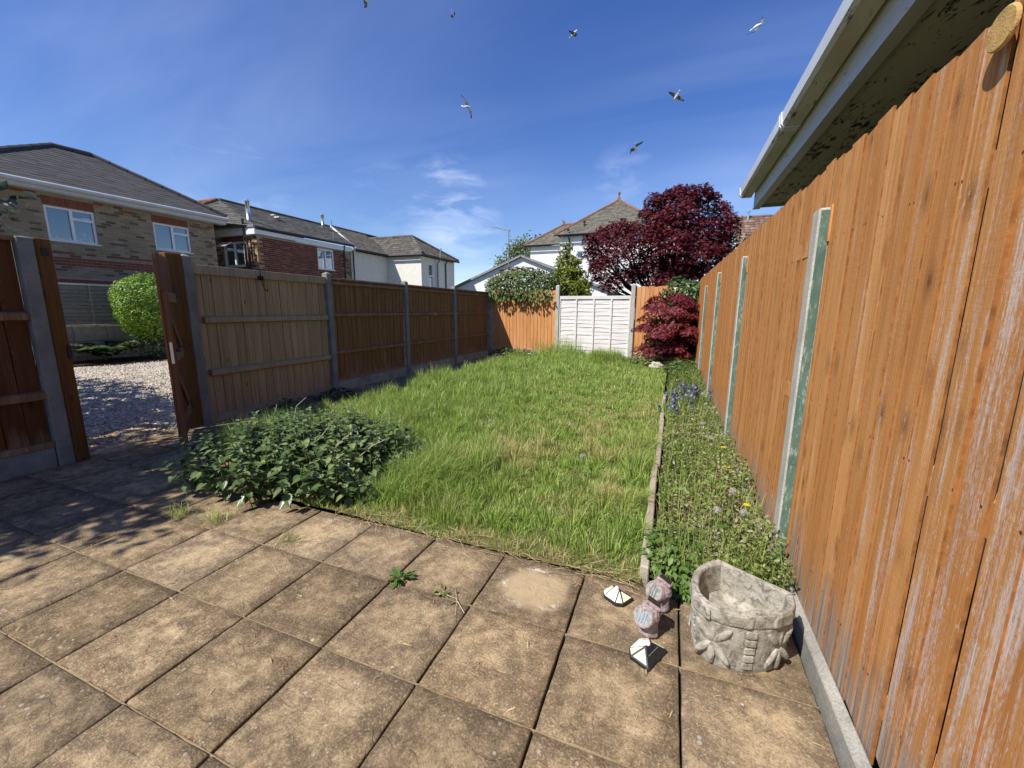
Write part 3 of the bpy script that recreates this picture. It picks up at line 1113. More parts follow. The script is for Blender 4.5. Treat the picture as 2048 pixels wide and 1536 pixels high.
slab_meshes = [slab_mesh(s) for s in range(6)]
for j in range(-7, 25):
    for i in range(-13, 1):
        cx_, cy_ = X0 + (i + 0.5) * SX, Y0 + (j - 0.5) * SY
        if j > 1 and cx_ > -3.2:
            continue
        if j > 2 and cx_ > -4.3:
            continue
        if cx_ < -5.2 and (cy_ < 1.9 or cy_ > 3.0):
            continue
        link('paving_slab', random.choice(slab_meshes), (cx_, cy_, random.uniform(-.002, .002)), patio,
             (random.uniform(-.004, .004), random.uniform(-.004, .004), random.choice((0, math.pi)) + random.uniform(-.003, .003)))
# pale mortar left in the cross joints; the other joints are open
mb = MB()
for j in range(-6, 2):
    y = Y0 + j * SY
    x = -4.95
    while x < 0.58:
        L = random.uniform(.10, .20)
        x2 = min(x + L, 0.58)
        dz = random.uniform(-.010, -.004)
        mb.box((x, y - .0032, -.04), (x2, y + .0028 + random.uniform(-.001, .002), dz))
        x = x2
tag(mb.build('mortar_joint', 'mortar', patio), kind='stuff')


# ================================================================== FENCES
def board_mesh(name, mat, u, n, w, h, t0=0.006, t1=0.018, seed=0, rebate=0.0, edge=None):
    """feather-edged board: u runs along the fence, n points at the viewer, thick edge at the +u side"""
    rs = random.Random(seed)
    u, n = Vector(u), Vector(n)
    z = Vector((0, 0, 1))
    lv = 4
    vs, fs = [], []
    ph, ph2 = rs.uniform(0, 9), rs.uniform(0, 9)
    for k in range(lv + 1):
        t = k / lv
        a = 0.0018 * math.sin(ph + 5 * t)
        b = 0.0018 * math.sin(ph2 + 4 * t)
        bow = 0.002 * math.sin(ph + 3.1 * t)
        zb = h * t
        if k == 0:
            z0, z1 = rs.uniform(-.006, .006), rs.uniform(-.006, .006)
        elif k == lv:
            z0, z1 = rs.uniform(-.005, .005), rs.uniform(-.005, .005)
        else:
            z0 = z1 = 0
        prof = [(a, 0, z0), (w + b, 0, z1), (w + b, t1 + bow, z1), (a, t0 + bow, z0)]
        if rebate:
            prof = [(0, -.004, z0), (w, -.004, z1), (w, -.001, z1), (w - rebate + b, -.001, z1), (w - rebate + b, t1 + bow, z1), (a, t0 + bow, z0)]
        m_ = len(prof)
        for uu, nn, dz in prof:
            vs.append(u * uu + n * nn + z * (zb + dz))
    for k in range(lv):
        o = k * m_
        for q in range(m_):
            fs.append((o + q, o + (q + 1) % m_, o + m_ + (q + 1) % m_, o + m_ + q))
    fs.append(tuple(range(m_))[::-1])
    e = lv * m_
    fs.append(tuple(range(e, e + m_)))
    b = MB()
    for f_ in fs:
        b.f.append(f_)
        b.r.append(.5)
        b.mi.append(0)
    b.v = [tuple(q) for q in vs]
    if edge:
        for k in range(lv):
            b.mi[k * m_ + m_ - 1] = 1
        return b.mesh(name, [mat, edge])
    return b.mesh(name, mat)


def post(mb, x0, x1, y0, y1, z0, z1, tip=0.05):
    c = 0.012
    mb.add([(x0, y0, z0), (x1, y0, z0), (x1, y1, z0), (x0, y1, z0), (x0, y0, z1), (x1, y0, z1), (x1, y1, z1), (x0, y1, z1),
            ((x0 + x1) / 2, (y0 + y1) / 2, z1 + tip)],
           [(0, 3, 2, 1), (0, 1, 5, 4), (1, 2, 6, 5), (2, 3, 7, 6), (3, 0, 4, 7), (4, 5, 8), (5, 6, 8), (6, 7, 8), (7, 4, 8)])


# ---- right-hand fence, sunlit, faces -x
def rx(y):
    return 0.650 - 0.0098 * y


rf = thing('board_fence', 'tall orange feather edge fence on the right with peeling stain and green striped posts', 'fence', (0.62, 4.5, 0))
bm_slim = board_mesh('board', 'wood_orange', (0, 1, 0), (-1, 0, 0), 0.098, 1.0, .0125, .007, seed=9, edge='edge_shadow')
posts_y = [0.25, 2.40, 4.55, 6.70, 8.85]
bm_r = [board_mesh('board', 'wood_orange', (0, 1, 0), (-1, 0, 0), 0.128, 1.0, .0085, .005, seed=s, edge='edge_shadow') for s in range(6)]
ends = [-1.2] + posts_y + [11.25]
for b in range(len(ends) - 1):
    ya, yb = ends[b] + 0.05, ends[b + 1] - 0.05
    ym = (ya + yb) / 2
    rails = MB()
    for zc in (0.25, 0.95, 1.70):
        rails.box((rx(ym) + .012, ya, zc - .04), (rx(ym) + .055, yb, zc + .04))
    panel = rails.build('fence_panel', 'wood_orange', rf)
    ya, yb = (ends[b], ends[b + 1] + .02)
    n = max(1, round((yb - ya) / 0.106))
    pitch = (yb - ya - 0.022) / n
    po = panel.parent.location
    for k in range(n):
        y = ya + k * pitch
        slim = abs(y - 1.20) < .053 or abs(y - .99) < .053
        zb = 0.055 + random.uniform(-.025, .03)
        if ym < 2.4 and random.random() < .3:
            zb += random.uniform(.0, .03)
        zt = 2.025 + 0.010 * y + random.uniform(-.007, .009)
        link('board', bm_slim if slim else random.choice(bm_r), (rx(y) + .012 - po.x, y - po.y, zb), panel, (random.uniform(-.004, .004), 0, 0), (1, 1, zt - zb))
    ya, yb = ends[b] + .05, ends[b + 1] - .05
    g = MB()
    gx = rx(ym)
    g.prism([(gx - .045, ya + .005, -.15), (gx + .0, ya + .005, -.15), (gx - .004, ya + .005, .075), (gx - .041, ya + .005, .060)], (0, yb - ya - .01, 0))
    g.build('gravel_board', 'concrete', rf, bevel=.004)
for k, y in enumerate(posts_y[1:]):
    p = MB()
    x = rx(y)
    zt = (1.845, 1.885, 1.92, 1.85)[k]
    p.prism([(x - .040, y - .048, -.3), (x + .06, y - .048, -.3), (x + .06, y + .048, -.3), (x - .040, y + .048, -.3)], (0, 0, zt + .3))
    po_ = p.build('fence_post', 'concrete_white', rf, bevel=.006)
    s = MB()
    s.box((x - .032, y - .0515, 0.03), (x + .004, y - .0485, zt - .012))
    so = s.build('painted_strip', 'green_paint', po_)
    so['label'] = 'flaking green paint on the near side of the post'
    w_ = MB()
    w_.box((x + .0005, y - .066, zt - .15), (x + .011, y - .050, zt + .01))
    w_.build('timber_packer', 'wood_orange', po_)
kn = MB()
c = Vector((rx(1.325) - .011, 1.325, 1.985))
ring = []
for k in range(28):
    a = 2 * math.pi * k / 28
    ring.append(c + Vector((0, math.cos(a) * .048, math.sin(a) * .041)))
kn.prism(ring, (-.010, 0, 0))
ko = kn.build('wooden_disc', 'pale_disc', rf, bevel=.003)
ko['label'] = 'pale oval wooden disc fixed near the fence top'

# ---- left-hand fence, seen from its rail side, faces +x
LX = -5.20
lf = thing('board_fence', 'shaded brown board fence with rails and grey concrete posts along the left of the lawn', 'fence', (LX, 7.3, 0))
lp_y = [3.13, 5.20, 7.26, 9.31, 11.40]
bm_pale = [board_mesh('board', 'wood_pale', (0, 1, 0), (1, 0, 0), 0.121, 1.0, .018, .018, seed=20 + s, rebate=.013) for s in range(5)]
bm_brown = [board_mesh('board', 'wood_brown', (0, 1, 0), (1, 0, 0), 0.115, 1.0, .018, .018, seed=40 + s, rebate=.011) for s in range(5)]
for b in range(4):
    ya, yb = lp_y[b] + 0.05, lp_y[b + 1] - 0.05
    railm = 'wood_rail_pale' if b == 0 else 'wood_rail_brown'
    pm = MB()
    top = 1.87 if b == 0 else 1.86 + .01 * b
    if b == 0:
        pm.box((LX - .03, ya, 1.765), (LX + .028, yb, top))
        for zc in (1.235, 0.60):
            pm.prism([(LX - .008, ya + .07, zc - .045), (LX + .045, ya + .07, zc - .030), (LX + .045, ya + .07, zc + .030), (LX - .008, ya + .07, zc + .045)], (0, yb - ya - .09, 0))
        pm.box((LX - .02, ya, -.1), (LX + .03, yb, .085))
    else:
        pm.box((LX - .05, ya, top - .035), (LX + .035, yb, top))
        for zc in (1.275, 0.655, 1.79):
            pm.prism([(LX - .008, ya, zc - .035), (LX + .036, ya, zc - .024), (LX + .036, ya, zc + .024), (LX - .008, ya, zc + .035)], (0, yb - ya, 0))
        pm.box((LX - .02, ya, .175), (LX + .03, yb, .215))
    panel = pm.build('fence_panel', railm, lf, bevel=.003)
    if b == 0:
        panel['label'] = 'pale newer panel nearest the gate'
    n = 17
    pitch = (yb - ya - 0.012) / n
    for k in range(n):
        y = ya + k * pitch
        zb = (0.03 if b == 0 else .17) + random.uniform(-.008, .01)
        link('board', random.choice(bm_pale if b == 0 else bm_brown), (LX - .012 - .016 - lf.location.x, y - lf.location.y, zb), panel,
             (random.uniform(-.003, .003), 0, 0), (1, 1, top - .012 - zb))
    if b:
        g = MB()
        g.box((LX - .03, ya, -.15), (LX + .022, yb, .172))
        g.build('gravel_board', 'concrete', lf, bevel=.004)
for k, y in enumerate(lp_y):
    p = MB()
    post(p, LX - .055, LX + .05, y - .05, y + .05, -.3, 1.925 if k else 1.95, .03)
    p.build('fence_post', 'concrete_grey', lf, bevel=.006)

# ---- short run nearest the house, left of the gate
NX = -4.99
nf = thing('board_fence', 'dark red brown fence panel in shade at the far left beside the gateway', 'fence', (NX, 0.8, 0))
pm = MB()
for zc in (1.30, 0.63):
    pm.prism([(NX - .008, -.35, zc - .04), (NX + .04, -.35, zc - .028), (NX + .04, -.35, zc + .028), (NX - .008, -.35, zc + .04)], (0, 2.10, 0))
pm.box((NX - .02, -.35, .175), (NX + .03, 1.75, .225))
pm.box((NX - .03, -.35, 1.90), (NX + .03, 1.75, 1.935))
panel = pm.build('fence_panel', 'wood_rail_brown', nf)
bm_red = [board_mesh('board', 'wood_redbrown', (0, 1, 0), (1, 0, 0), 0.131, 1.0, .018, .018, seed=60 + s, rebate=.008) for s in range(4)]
for k in range(16):
    y = -.336 + k * .1303
    link('board', random.choice(bm_red), (NX - .028 - nf.location.x, y - nf.location.y, .17), panel, None, (1, 1, 1.735 + random.uniform(-.01, .01)))
g = MB()
g.box((NX - .03, -.4, -.15), (NX + .025, 1.745, .172))
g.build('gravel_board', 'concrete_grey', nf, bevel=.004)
p = MB()
post(p, NX - .06, NX + .05, 1.752, 1.852, -.3, 1.935, .012)
p.build('fence_post', 'concrete_grey', nf, bevel=.006)

# ---- timber gate posts and the open gate
gpl = thing('gate_post', 'thick brown timber gate post against the concrete post left of the gateway', 'gate post', (-4.99, 1.905, 0))
p = MB()
p.box((NX - .055, 1.855, -.3), (NX + .045, 1.955, 1.94))
p.build('timber', 'wood_post', gpl, bevel=.006)
p = MB()
p.box((NX + .0455, 1.885, 1.80), (NX + .058, 1.925, 1.86))
p.build('bolt_keep', 'black_metal', gpl)
p = MB()
p.box((NX + .0455, 1.93, 0.93), (NX + .066, 1.953, 1.05))
p.build('latch_keep', 'black_metal', gpl)
gpr = thing('gate_post', 'ochre timber gate post between the open gate and the pale fence panel', 'gate post', (-5.17, 3.0, 0))
p = MB()
p.box((LX - .055, 2.915, -.3), (LX + .052, 3.077, 1.965))
p.build('timber', 'wood_post', gpr, bevel=.006)
p = MB()
for zc in (1.55, 0.98, .28):
    p = MB()
    p.box((LX + .0525, 2.93, zc - .06), (LX + .062, 2.985, zc + .06))
    p.build('hinge_plate', 'black_metal', gpr)

gate = thing('garden_gate', 'weathered reddish brown ledged and braced wooden gate standing open, seen almost edge on', 'gate', (-5.10, 2.915, 0))
gate.rotation_euler = (0, 0, R(-35.5))
GW = 0.90
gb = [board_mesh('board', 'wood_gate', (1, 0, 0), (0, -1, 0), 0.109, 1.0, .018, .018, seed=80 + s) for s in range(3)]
for k in range(8):
    link('board', gb[k % 3], (.015 + k * .111, 0, .045), gate, None, (1, 1, 1.83 + random.uniform(-.012, .012)))
p = MB()
p.box((GW - .07, .001, .05), (GW - .004, .046, 1.53))
stile = p.build('lock_stile', 'wood_gate', gate, local=True, bevel=.004)
p = MB()
p.box((GW - .0035, .012, .86), (GW - .001, .034, 1.06))
p.build('lock_plate', 'steel', stile, local=True)
for zc in (1.48, .90, .26):
    p = MB()
    p.box((.02, .001, zc - .05), (GW - .072, .024, zc + .05))
    p.build('ledge', 'wood_rail_brown', gate, local=True, bevel=.003)
for z0, z1 in ((.32, .84), (.96, 1.42)):
    p = MB()
    p.beam((.05, .012, z0), (GW - .10, .012, z1), .02, .075, (0, 0, 1))
    p.build('brace', 'wood_rail_brown', gate, local=True)
p = MB()
p.tube([(GW - .12, .03, .97), (GW - .12, .07, .97), (GW - .21, .07, .965)], .008, 6)
p.build('handle', 'black_metal', gate, local=True)

# ---- back fence: orange panel, white waney panel, orange panel
BY = 11.52
bf = thing('back_fence', 'fence ending the lawn, orange panels either side of a lower white panel', 'fence', (-2.2, BY, 0))
bm_b = [board_mesh('board', 'wood_orange_back', (1, 0, 0), (0, -1, 0), 0.125, 1.0, seed=100 + s) for s in range(5)]
for xa, xb, zt in ((-5.12, -3.15, 1.93), (-0.97, 0.55, 2.00)):
    pm = MB()
    for zc in (.3, .95, 1.65):
        pm.box((xa, BY + .012, zc - .04), (xb, BY + .05, zc + .04))
    panel = pm.build('fence_panel', 'wood_orange_back', bf)
    n = round((xb - xa) / .108)
    pitch = (xb - xa - .017) / n
    for k in range(n):
        x = xa + k * pitch
        zb = .06 + random.uniform(-.02, .02)
        link('board', random.choice(bm_b), (x - bf.location.x, BY + .012 - bf.location.y, zb), panel, (0, random.uniform(-.004, .004), 0), (1, 1, zt - zb + random.uniform(-.01, .01)))
for x0, x1, zt in ((-3.145, -3.04, 2.045), (-1.085, -0.98, 2.05), (-5.16, -5.10, 1.93)):
    p = MB()
    post(p, x0, x1, BY - .06, BY + .05, -.3, zt, .035)
    p.build('fence_post', 'concrete_white' if zt > 2 else 'concrete', bf, bevel=.006)
xa, xb = -3.035, -1.09
pm = MB()
pm.box((xa, BY - .03, 1.675), (xb, BY + .02, 1.765))
pm.box((xa, BY - .03, .03), (xa + .035, BY + .02, 1.673))
pm.box((xb - .035, BY - .03, .03), (xb, BY + .02, 1.673))
for q in (.25, .5, .745):
    x = xa + (xb - xa) * q
    pm.box((x - .022, BY - .034, .03), (x + .022, BY - .010, 1.672))
panel = pm.build('fence_panel', 'white_wood', bf, bevel=.003)
panel['label'] = 'white weathered waney lap panel, lower than its neighbours'


def slat_mesh(L, seed):
    rs = random.Random(seed)
    n = 12
    vs, fs = [], []
    ph = [rs.uniform(0, 6.28) for _ in range(3)]
    for i in range(n + 1):
        x = L * i / n
        w = .012 * math.sin(ph[0] + x * 3.1) + .008 * math.sin(ph[1] + x * 7.3) + rs.uniform(-.003, .003)
        b = .003 * math.sin(ph[2] + x * 4)
        vs += [(x, -.012 + b, -.075 + w), (x, .000 + b, .070), (x, .006 + b, .070), (x, -.002 + b, -.075 + w)]
    for i in range(n):
        o = i * 4
        for q in range(4):
            fs.append((o + q, o + (q + 1) % 4, o + 4 + (q + 1) % 4, o + 4 + q))
    b = MB()
    b.add(vs, [f[::-1] for f in fs] + [(0, 1, 2, 3), (n * 4 + 3, n * 4 + 2, n * 4 + 1, n * 4)])
    return b.mesh('slat', 'white_wood')


sm_ = [slat_mesh(xb - xa - .074, s) for s in range(6)]
for k in range(15):
    z = .12 + k * .107
    link('slat', sm_[k % 6], (xa + .037 - bf.location.x, BY + .001 - bf.location.y, z), panel, (0, random.uniform(-.004, .004), 0))

# ---- edging stones between lawn and bed
ed = thing('bed_edging', 'row of worn concrete edging stones between the lawn and the weedy bed', 'edging', (-0.04, 4, 0))
y = 2.02
while y < 6.6:
    L = random.uniform(.72, .84)
    p = MB()
    x = -.045 + random.uniform(-.008, .008)
    dx = random.uniform(-.012, .012)
    dz = random.uniform(-.01, .02)
    p.prism([(x - .025, y, -.1), (x + .025, y, -.1), (x + .022, y, .088 + dz), (x - .022, y, .094 + dz)], (dx, L - .012, random.uniform(-.015, .015)))
    p.build('edging_stone', 'edging', ed, bevel=.006)
    y += L


# ================================================================== BUILDINGS
def clip_poly(poly, clip):
    """Sutherland-Hodgman, both 2D, clip convex counter-clockwise"""
    out = poly
    for i in range(len(clip)):
        a, b = clip[i], clip[(i + 1) % len(clip)]
        inp, out = out, []
        for k in range(len(inp)):
            p, q = inp[k], inp[(k + 1) % len(inp)]
            sp = (b[0] - a[0]) * (p[1] - a[1]) - (b[1] - a[1]) * (p[0] - a[0])
            sq = (b[0] - a[0]) * (q[1] - a[1]) - (b[1] - a[1]) * (q[0] - a[0])
            if sp >= 0:
                out.append(p)
            if (sp >= 0) != (sq >= 0):
                t = sp / (sp - sq)
                out.append((p[0] + t * (q[0] - p[0]), p[1] + t * (q[1] - p[1])))
        if not out:
            return []
    return out


def roof_slope(corners, parent, mat, tw=0.30, th=0.26, thick=0.018, stagger=True, curve=0.0):
    """one roof plane: a deck with courses of single tiles laid over it (joined: too small to pick apart)"""
    c = [Vector(p) for p in corners]
    u = (c[1] - c[0]).normalized()
    nrm = u.cross(c[-1] - c[0]).normalized()
    v = nrm.cross(u).normalized()
    if v.z < 0:
        v, nrm = -v, -nrm
    P2 = [((p - c[0]).dot(u), (p - c[0]).dot(v)) for p in c]
    area = sum(P2[i][0] * P2[(i + 1) % len(P2)][1] - P2[(i + 1) % len(P2)][0] * P2[i][1] for i in range(len(P2)))
    if area < 0:
        P2 = P2[::-1]
    deck = MB()
    deck.prism([tuple(c[0] + u * a + v * b - nrm * .002) for a, b in P2], -nrm * .05, r=.3)
    d = deck.build('roof_deck', mat, parent)
    mb = MB()
    u0, u1 = min(p[0] for p in P2), max(p[0] for p in P2)
    v1 = max(p[1] for p in P2)
    row, vv = 0, 0.0
    while vv < v1:
        uu = u0 - (tw * .5 if (row % 2 and stagger) else 0)
        while uu < u1:
            q = clip_poly([(uu, vv), (uu + tw - .006, vv), (uu + tw - .006, vv + th), (uu, vv + th)], P2)
            if len(q) >= 3:
                lift = random.uniform(-.002, .003)
                pts = []
                for a, b in q:
                    hgt = thick * (1 - .85 * (b - vv) / th) + lift
                    if curve:
                        hgt += curve * math.sin(math.pi * (a - uu) / tw)
                    pts.append((a, b, hgt))
                top = [c[0] + u * a + v * b + nrm * h for a, b, h in pts]
                bot = [c[0] + u * a + v * b for a, b, h in pts]
                n = len(top)
                if curve and n == 4:
                    # barrel: two facets per tile
                    am = uu + tw * .45
                    m0 = c[0] + u * am + v * vv + nrm * (thick + curve)
                    m1 = c[0] + u * am + v * (vv + th) + nrm * (thick * .15 + curve)
                    mb.add(top + [m0, m1] + bot, [(0, 4, 5, 3), (4, 1, 2, 5), (6, 7, 1, 4, 0), (7, 8, 2, 1), (9, 6, 0, 3)], 0, random.random())
                else:
                    mb.add(top + bot, [tuple(range(n))] + [(i, n + i, n + (i + 1) % n, (i + 1) % n) for i in range(n)], 0, random.random())
            uu += tw
        vv += th
        row += 1
    tag(mb.build('roof_tiles', mat, d), kind='stuff')
    return d


def ridge(parent, a, b, mat, rad=0.09, seg=0.42):
    a, b = Vector(a), Vector(b)
    n = max(1, int((b - a).length / seg))
    mb = MB()
    for i in range(n):
        p, q = a.lerp(b, i / n), a.lerp(b, (i + .97) / n)
        mb.tube([p, q], [rad * random.uniform(.97, 1.03), rad * .93], 7, r=random.random())
    o = tag(mb.build('ridge_tiles', mat, parent), kind='stuff')
    return o


def wall(parent, name, mat, origin, u, W, H, holes=(), reveal=0.09, thick=0.25):
    """upright wall: u along it, outward normal = u x z; holes (u0,z0,u1,z1) get reveals"""
    o, u, z = Vector(origin), Vector(u).normalized(), Vector((0, 0, 1))
    n = u.cross(z)
    mb = MB()
    us = sorted({0, W, *[h[0] for h in holes], *[h[2] for h in holes]})
    zs = sorted({0, H, *[h[1] for h in holes], *[h[3] for h in holes]})
    for i in range(len(us) - 1):
        for j in range(len(zs) - 1):
            cu, cz = (us[i] + us[i + 1]) / 2, (zs[j] + zs[j + 1]) / 2
            if any(h[0] < cu < h[2] and h[1] < cz < h[3] for h in holes):
                continue
            mb.add([o + u * us[i] + z * zs[j], o + u * us[i + 1] + z * zs[j], o + u * us[i + 1] + z * zs[j + 1], o + u * us[i] + z * zs[j + 1]], [(0, 1, 2, 3)])
    for a, b, c, d in holes:
        q = [o + u * a + z * b, o + u * c + z * b, o + u * c + z * d, o + u * a + z * d]
        r = [p - n * reveal for p in q]
        for k in range(4):
            mb.add([q[k], q[(k + 1) % 4], r[(k + 1) % 4], r[k]], [(0, 3, 2, 1)])
    # back face keeps light out
    bk = [o - n * thick, o + u * W - n * thick, o + u * W + z * H - n * thick, o + z * H - n * thick]
    if not holes:
        mb.add(bk, [(3, 2, 1, 0)])
    return mb.build(name, mat, parent)


def brickwork(parent, mat, origin, u, W, H, holes=(), kind=None, bl=0.225, bh=0.075):
    """single bricks standing 8 mm proud of the mortar bed; far off, so joined into one part"""
    o, u, z = Vector(origin), Vector(u).normalized(), Vector((0, 0, 1))
    n = u.cross(z)
    mb = MB()
    rows = int(H / bh)
    for j in range(rows):
        z0, z1 = j * bh + .006, (j + 1) * bh - .006
        x = -bl / 2 if j % 2 else 0
        while x < W:
            a, b = max(0, x + .006), min(W, x + bl - .006)
            x += bl
            segs = [(a, b)] if b - a > .03 else []
            for h in holes:
                if h[1] < z1 and h[3] > z0:
                    ns = []
                    for s, e in segs:
                        if e <= h[0] or s >= h[2]:
                            ns.append((s, e))
                        else:
                            if s < h[0]:
                                ns.append((s, h[0]))
                            if e > h[2]:
                                ns.append((h[2], e))
                    segs = ns
            for s, e in segs:
                if e - s < .02:
                    continue
                r = kind((s + e) / 2, (z0 + z1) / 2) if kind else random.random()
                d = .008 + random.uniform(-.002, .002)
                q = [o + u * s + z * z0, o + u * e + z * z0, o + u * e + z * z1, o + u * s + z * z1]
                t = [p + n * d for p in q]
                mb.add(q + t, [(4, 5, 6, 7), (0, 1, 5, 4), (1, 2, 6, 5), (2, 3, 7, 6), (3, 0, 4, 7)], 0, r)
    return tag(mb.build('brickwork', mat, parent), kind='stuff')


def soldiers(parent, mat, origin, u, W, H, bw=0.075, lo=.82):
    o, u, z = Vector(origin), Vector(u).normalized(), Vector((0, 0, 1))
    n = u.cross(z)
    mb = MB()
    k = int(W / bw)
    for i in range(k):
        a, b = i * bw + .006, (i + 1) * bw - .006
        q = [o + u * a, o + u * b, o + u * b + z * H, o + u * a + z * H]
        t = [p + n * .012 for p in q]
        mb.add(q + t, [(4, 5, 6, 7), (0, 1, 5, 4), (1, 2, 6, 5), (2, 3, 7, 6), (3, 0, 4, 7)], 0, random.uniform(lo, 1) if lo else random.uniform(0, .5))
    return tag(mb.build('soldier_course', mat, parent), kind='stuff')


def window(parent, origin, u, a, b, c, d, layout, frame='upvc', depth=0.05, fw=0.055, sill=True, label=None):
    """frame as a part of the house, panes as its sub-parts; layout: list of (u0,z0,u1,z1) light openings in 0..1"""
    o, u, z = Vector(origin), Vector(u).normalized(), Vector((0, 0, 1))
    n = u.cross(z)
    W, H = c - a, d - b

    def bx(m, u0, z0, u1, z1, n0, n1):
        m.prism([o + u * u0 + z * z0 + n * n0, o + u * u1 + z * z0 + n * n0, o + u * u1 + z * z1 + n * n0, o + u * u0 + z * z1 + n * n0], n * (n1 - n0))
    m = MB()
    us = sorted({0.0, 1.0, *[l[0] for l in layout], *[l[2] for l in layout]})
    lights = []
    for l in layout:
        lights.append((a + l[0] * W + (fw if l[0] == 0 else fw * .6), b + l[1] * H + (fw if l[1] == 0 else fw * .6),
                       a + l[2] * W - (fw if l[2] == 1 else fw * .6), b + l[3] * H - (fw if l[3] == 1 else fw * .6)))
    xs_ = sorted({a, c, *[l[0] for l in lights], *[l[2] for l in lights]})
    zs_ = sorted({b, d, *[l[1] for l in lights], *[l[3] for l in lights]})
    for i in range(len(xs_) - 1):
        for j in range(len(zs_) - 1):
            cu, cz = (xs_[i] + xs_[i + 1]) / 2, (zs_[j] + zs_[j + 1]) / 2
            if any(l[0] < cu < l[2] and l[1] < cz < l[3] for l in lights):
                continue
            bx(m, xs_[i], zs_[j], xs_[i + 1], zs_[j + 1], -depth - .05, -depth + .02)
    if sill:
        bx(m, a - .03, b - .03, c + .03, b - .002, -depth, .05)
    w = m.build('window', frame, parent)
    if label:
        w['label'] = label
    for l in lights:
        g = MB()
        bx(g, l[0] - .005, l[1] - .005, l[2] + .005, l[3] + .005, -depth - .024, -depth - .018)
        g.build('pane', 'glass', w)
    return w


def backing(win, origin, u, a, b, c, d, mat, off=.3, name='blind', wavy=0.0, split=None):
    o, u, z = Vector(origin), Vector(u).normalized(), Vector((0, 0, 1))
    n = u.cross(z)
    m = MB()
    k = 24
    for s, e in (split or [(a, c)]):
        pts = []
        for i in range(k + 1):
            t = s + (e - s) * i / k
            pts.append(o + u * t - n * (off + wavy * math.sin(i * 1.9) + wavy * .5 * math.sin(i * .7)))
        for i in range(k):
            p, q = pts[i], pts[i + 1]
            m.add([p + z * b, q + z * b, q + z * d, p + z * d], [(0, 1, 2, 3)])
    return m.build(name, mat, win)


# ---------------- buff brick house on the left
hA = thing('brick_house', 'buff brick house with red bands and dark grey hipped roof at far left', 'house', (-17.54, 7.4, 0))
WX, WY0, WY1, EZ = -15.4, 4.40, 10.38, 4.48
org = (WX, WY0, 0)
U = (0, 1, 0)
w1 = (6.07 - WY0, 3.12, 7.09 - WY0, 3.99)
w2 = (8.50 - WY0, 3.20, 9.55 - WY0, 4.01)
door = (7.0 - WY0, -.28, 10.6 - WY0, 2.02)
wall(hA, 'front_wall', 'brick_mortar', (WX, WY0, -.3), U, WY1 - WY0, EZ + .3, [(w1[0], w1[1] + .3, w1[2], w1[3] + .3), (w2[0], w2[1] + .3, w2[2], w2[3] + .3)])


def buff(uu, zz):
    if 2.51 < zz < 2.67 or 2.80 < zz < 2.875:
        return random.uniform(.82, 1) if (zz < 2.7 or random.random() < .75) else random.uniform(0, .6)
    if zz > 4.14 and random.random() < .3:
        return random.uniform(.82, 1)
    return random.uniform(.64, .76) if random.random() < .17 else random.uniform(0, .6)


brickwork(hA, 'brick_buff', (WX, WY0, 0), U, WY1 - WY0, EZ,
          [w1, w2, (w1[0] - .02, 3.99, w1[2] + .02, 4.22), (w2[0] - .02, 4.01, w2[2] + .02, 4.24), (0, 1.96, 5.4, 2.13)], buff)
soldiers(hA, 'brick_buff', (WX, 6.05, 4.0), U, 1.06, .22)
soldiers(hA, 'brick_buff', (WX, 8.48, 4.02), U, 1.09, .21)
soldiers(hA, 'brick_buff', (WX, WY0, 1.97), U, 5.4, .155)
wall(hA, 'side_wall', 'brick_mortar', (WX, WY1, -.3), (-1, 0, 0), 4.8, EZ + .3)
wall(hA, 'side_wall', 'brick_mortar', (WX - 4.8, WY0, -.3), (1, 0, 0), 4.8, EZ + .3)
wall(hA, 'rear_wall', 'brick_mortar', (WX - 4.8, WY1, -.3), (0, -1, 0), WY1 - WY0, EZ + .3)
lay = [(0, 0, .52, 1), (.52, 0, 1, .70), (.52, .70, 1, 1)]
wa = window(hA, org, U, *w1, lay)
wb = window(hA, org, U, *w2, lay)
backing(wb, org, U, w2[0], w2[1], w2[2], w2[3], 'blind_grey', .14)
backing(wa, org, U, w1[0] - .1, w1[1] - .1, w1[2] + .1, w1[3] + .1, 'room_dark', .9, 'room_back')
m = MB()
for x, hgt, rad in ((.22, .10, .03), (.30, .07, .04), (.47, .12, .035), (.55, .08, .05), (.68, .09, .06), (.90, .16, .018)):
    q = Vector((WX - .14, WY0 + w1[0] + x, w1[1] + .03))
    m.tube([q, q + Vector((0, 0, hgt * .5)), q + Vector((0, 0, hgt))], [rad * .7, rad, rad * .6], 8)
q = Vector((WX - .14, WY0 + w1[0] + .78, w1[1] + .03))
m.tube([q, q + Vector((0, 0, .02)), q + Vector((0, 0, .03)), q + Vector((0, 0, .2)), q + Vector((0, 0, .21)), q + Vector((0, 0, .24))], [.05, .05, .015, .015, .05, .05], 8)
m.build('ornaments', 'china_white', wa)
EX, EYa, EYb = WX + .32, WY0 - .2, WY1 + .28
ap1, ap2 = (-17.54, 7.31, 6.08), (-17.54, 8.25, 6.11)
roof_slope([(EX, EYa, EZ), (EX, EYb, EZ + .08), ap2, ap1], hA, 'tile_grey', .27, .17, .007)
roof_slope([(EX, EYb, EZ + .08), (-20.0, EYb, EZ + .08), ap2], hA, 'tile_grey', .27, .17, .007)
roof_slope([(-20.0, EYa, EZ), (EX, EYa, EZ), ap1], hA, 'tile_grey', .27, .17, .007)
roof_slope([(-20.0, EYb, EZ + .08), (-20.0, EYa, EZ), ap1, ap2], hA, 'tile_grey', .27, .17, .007)
ridge(hA, ap1, ap2, 'tile_grey')
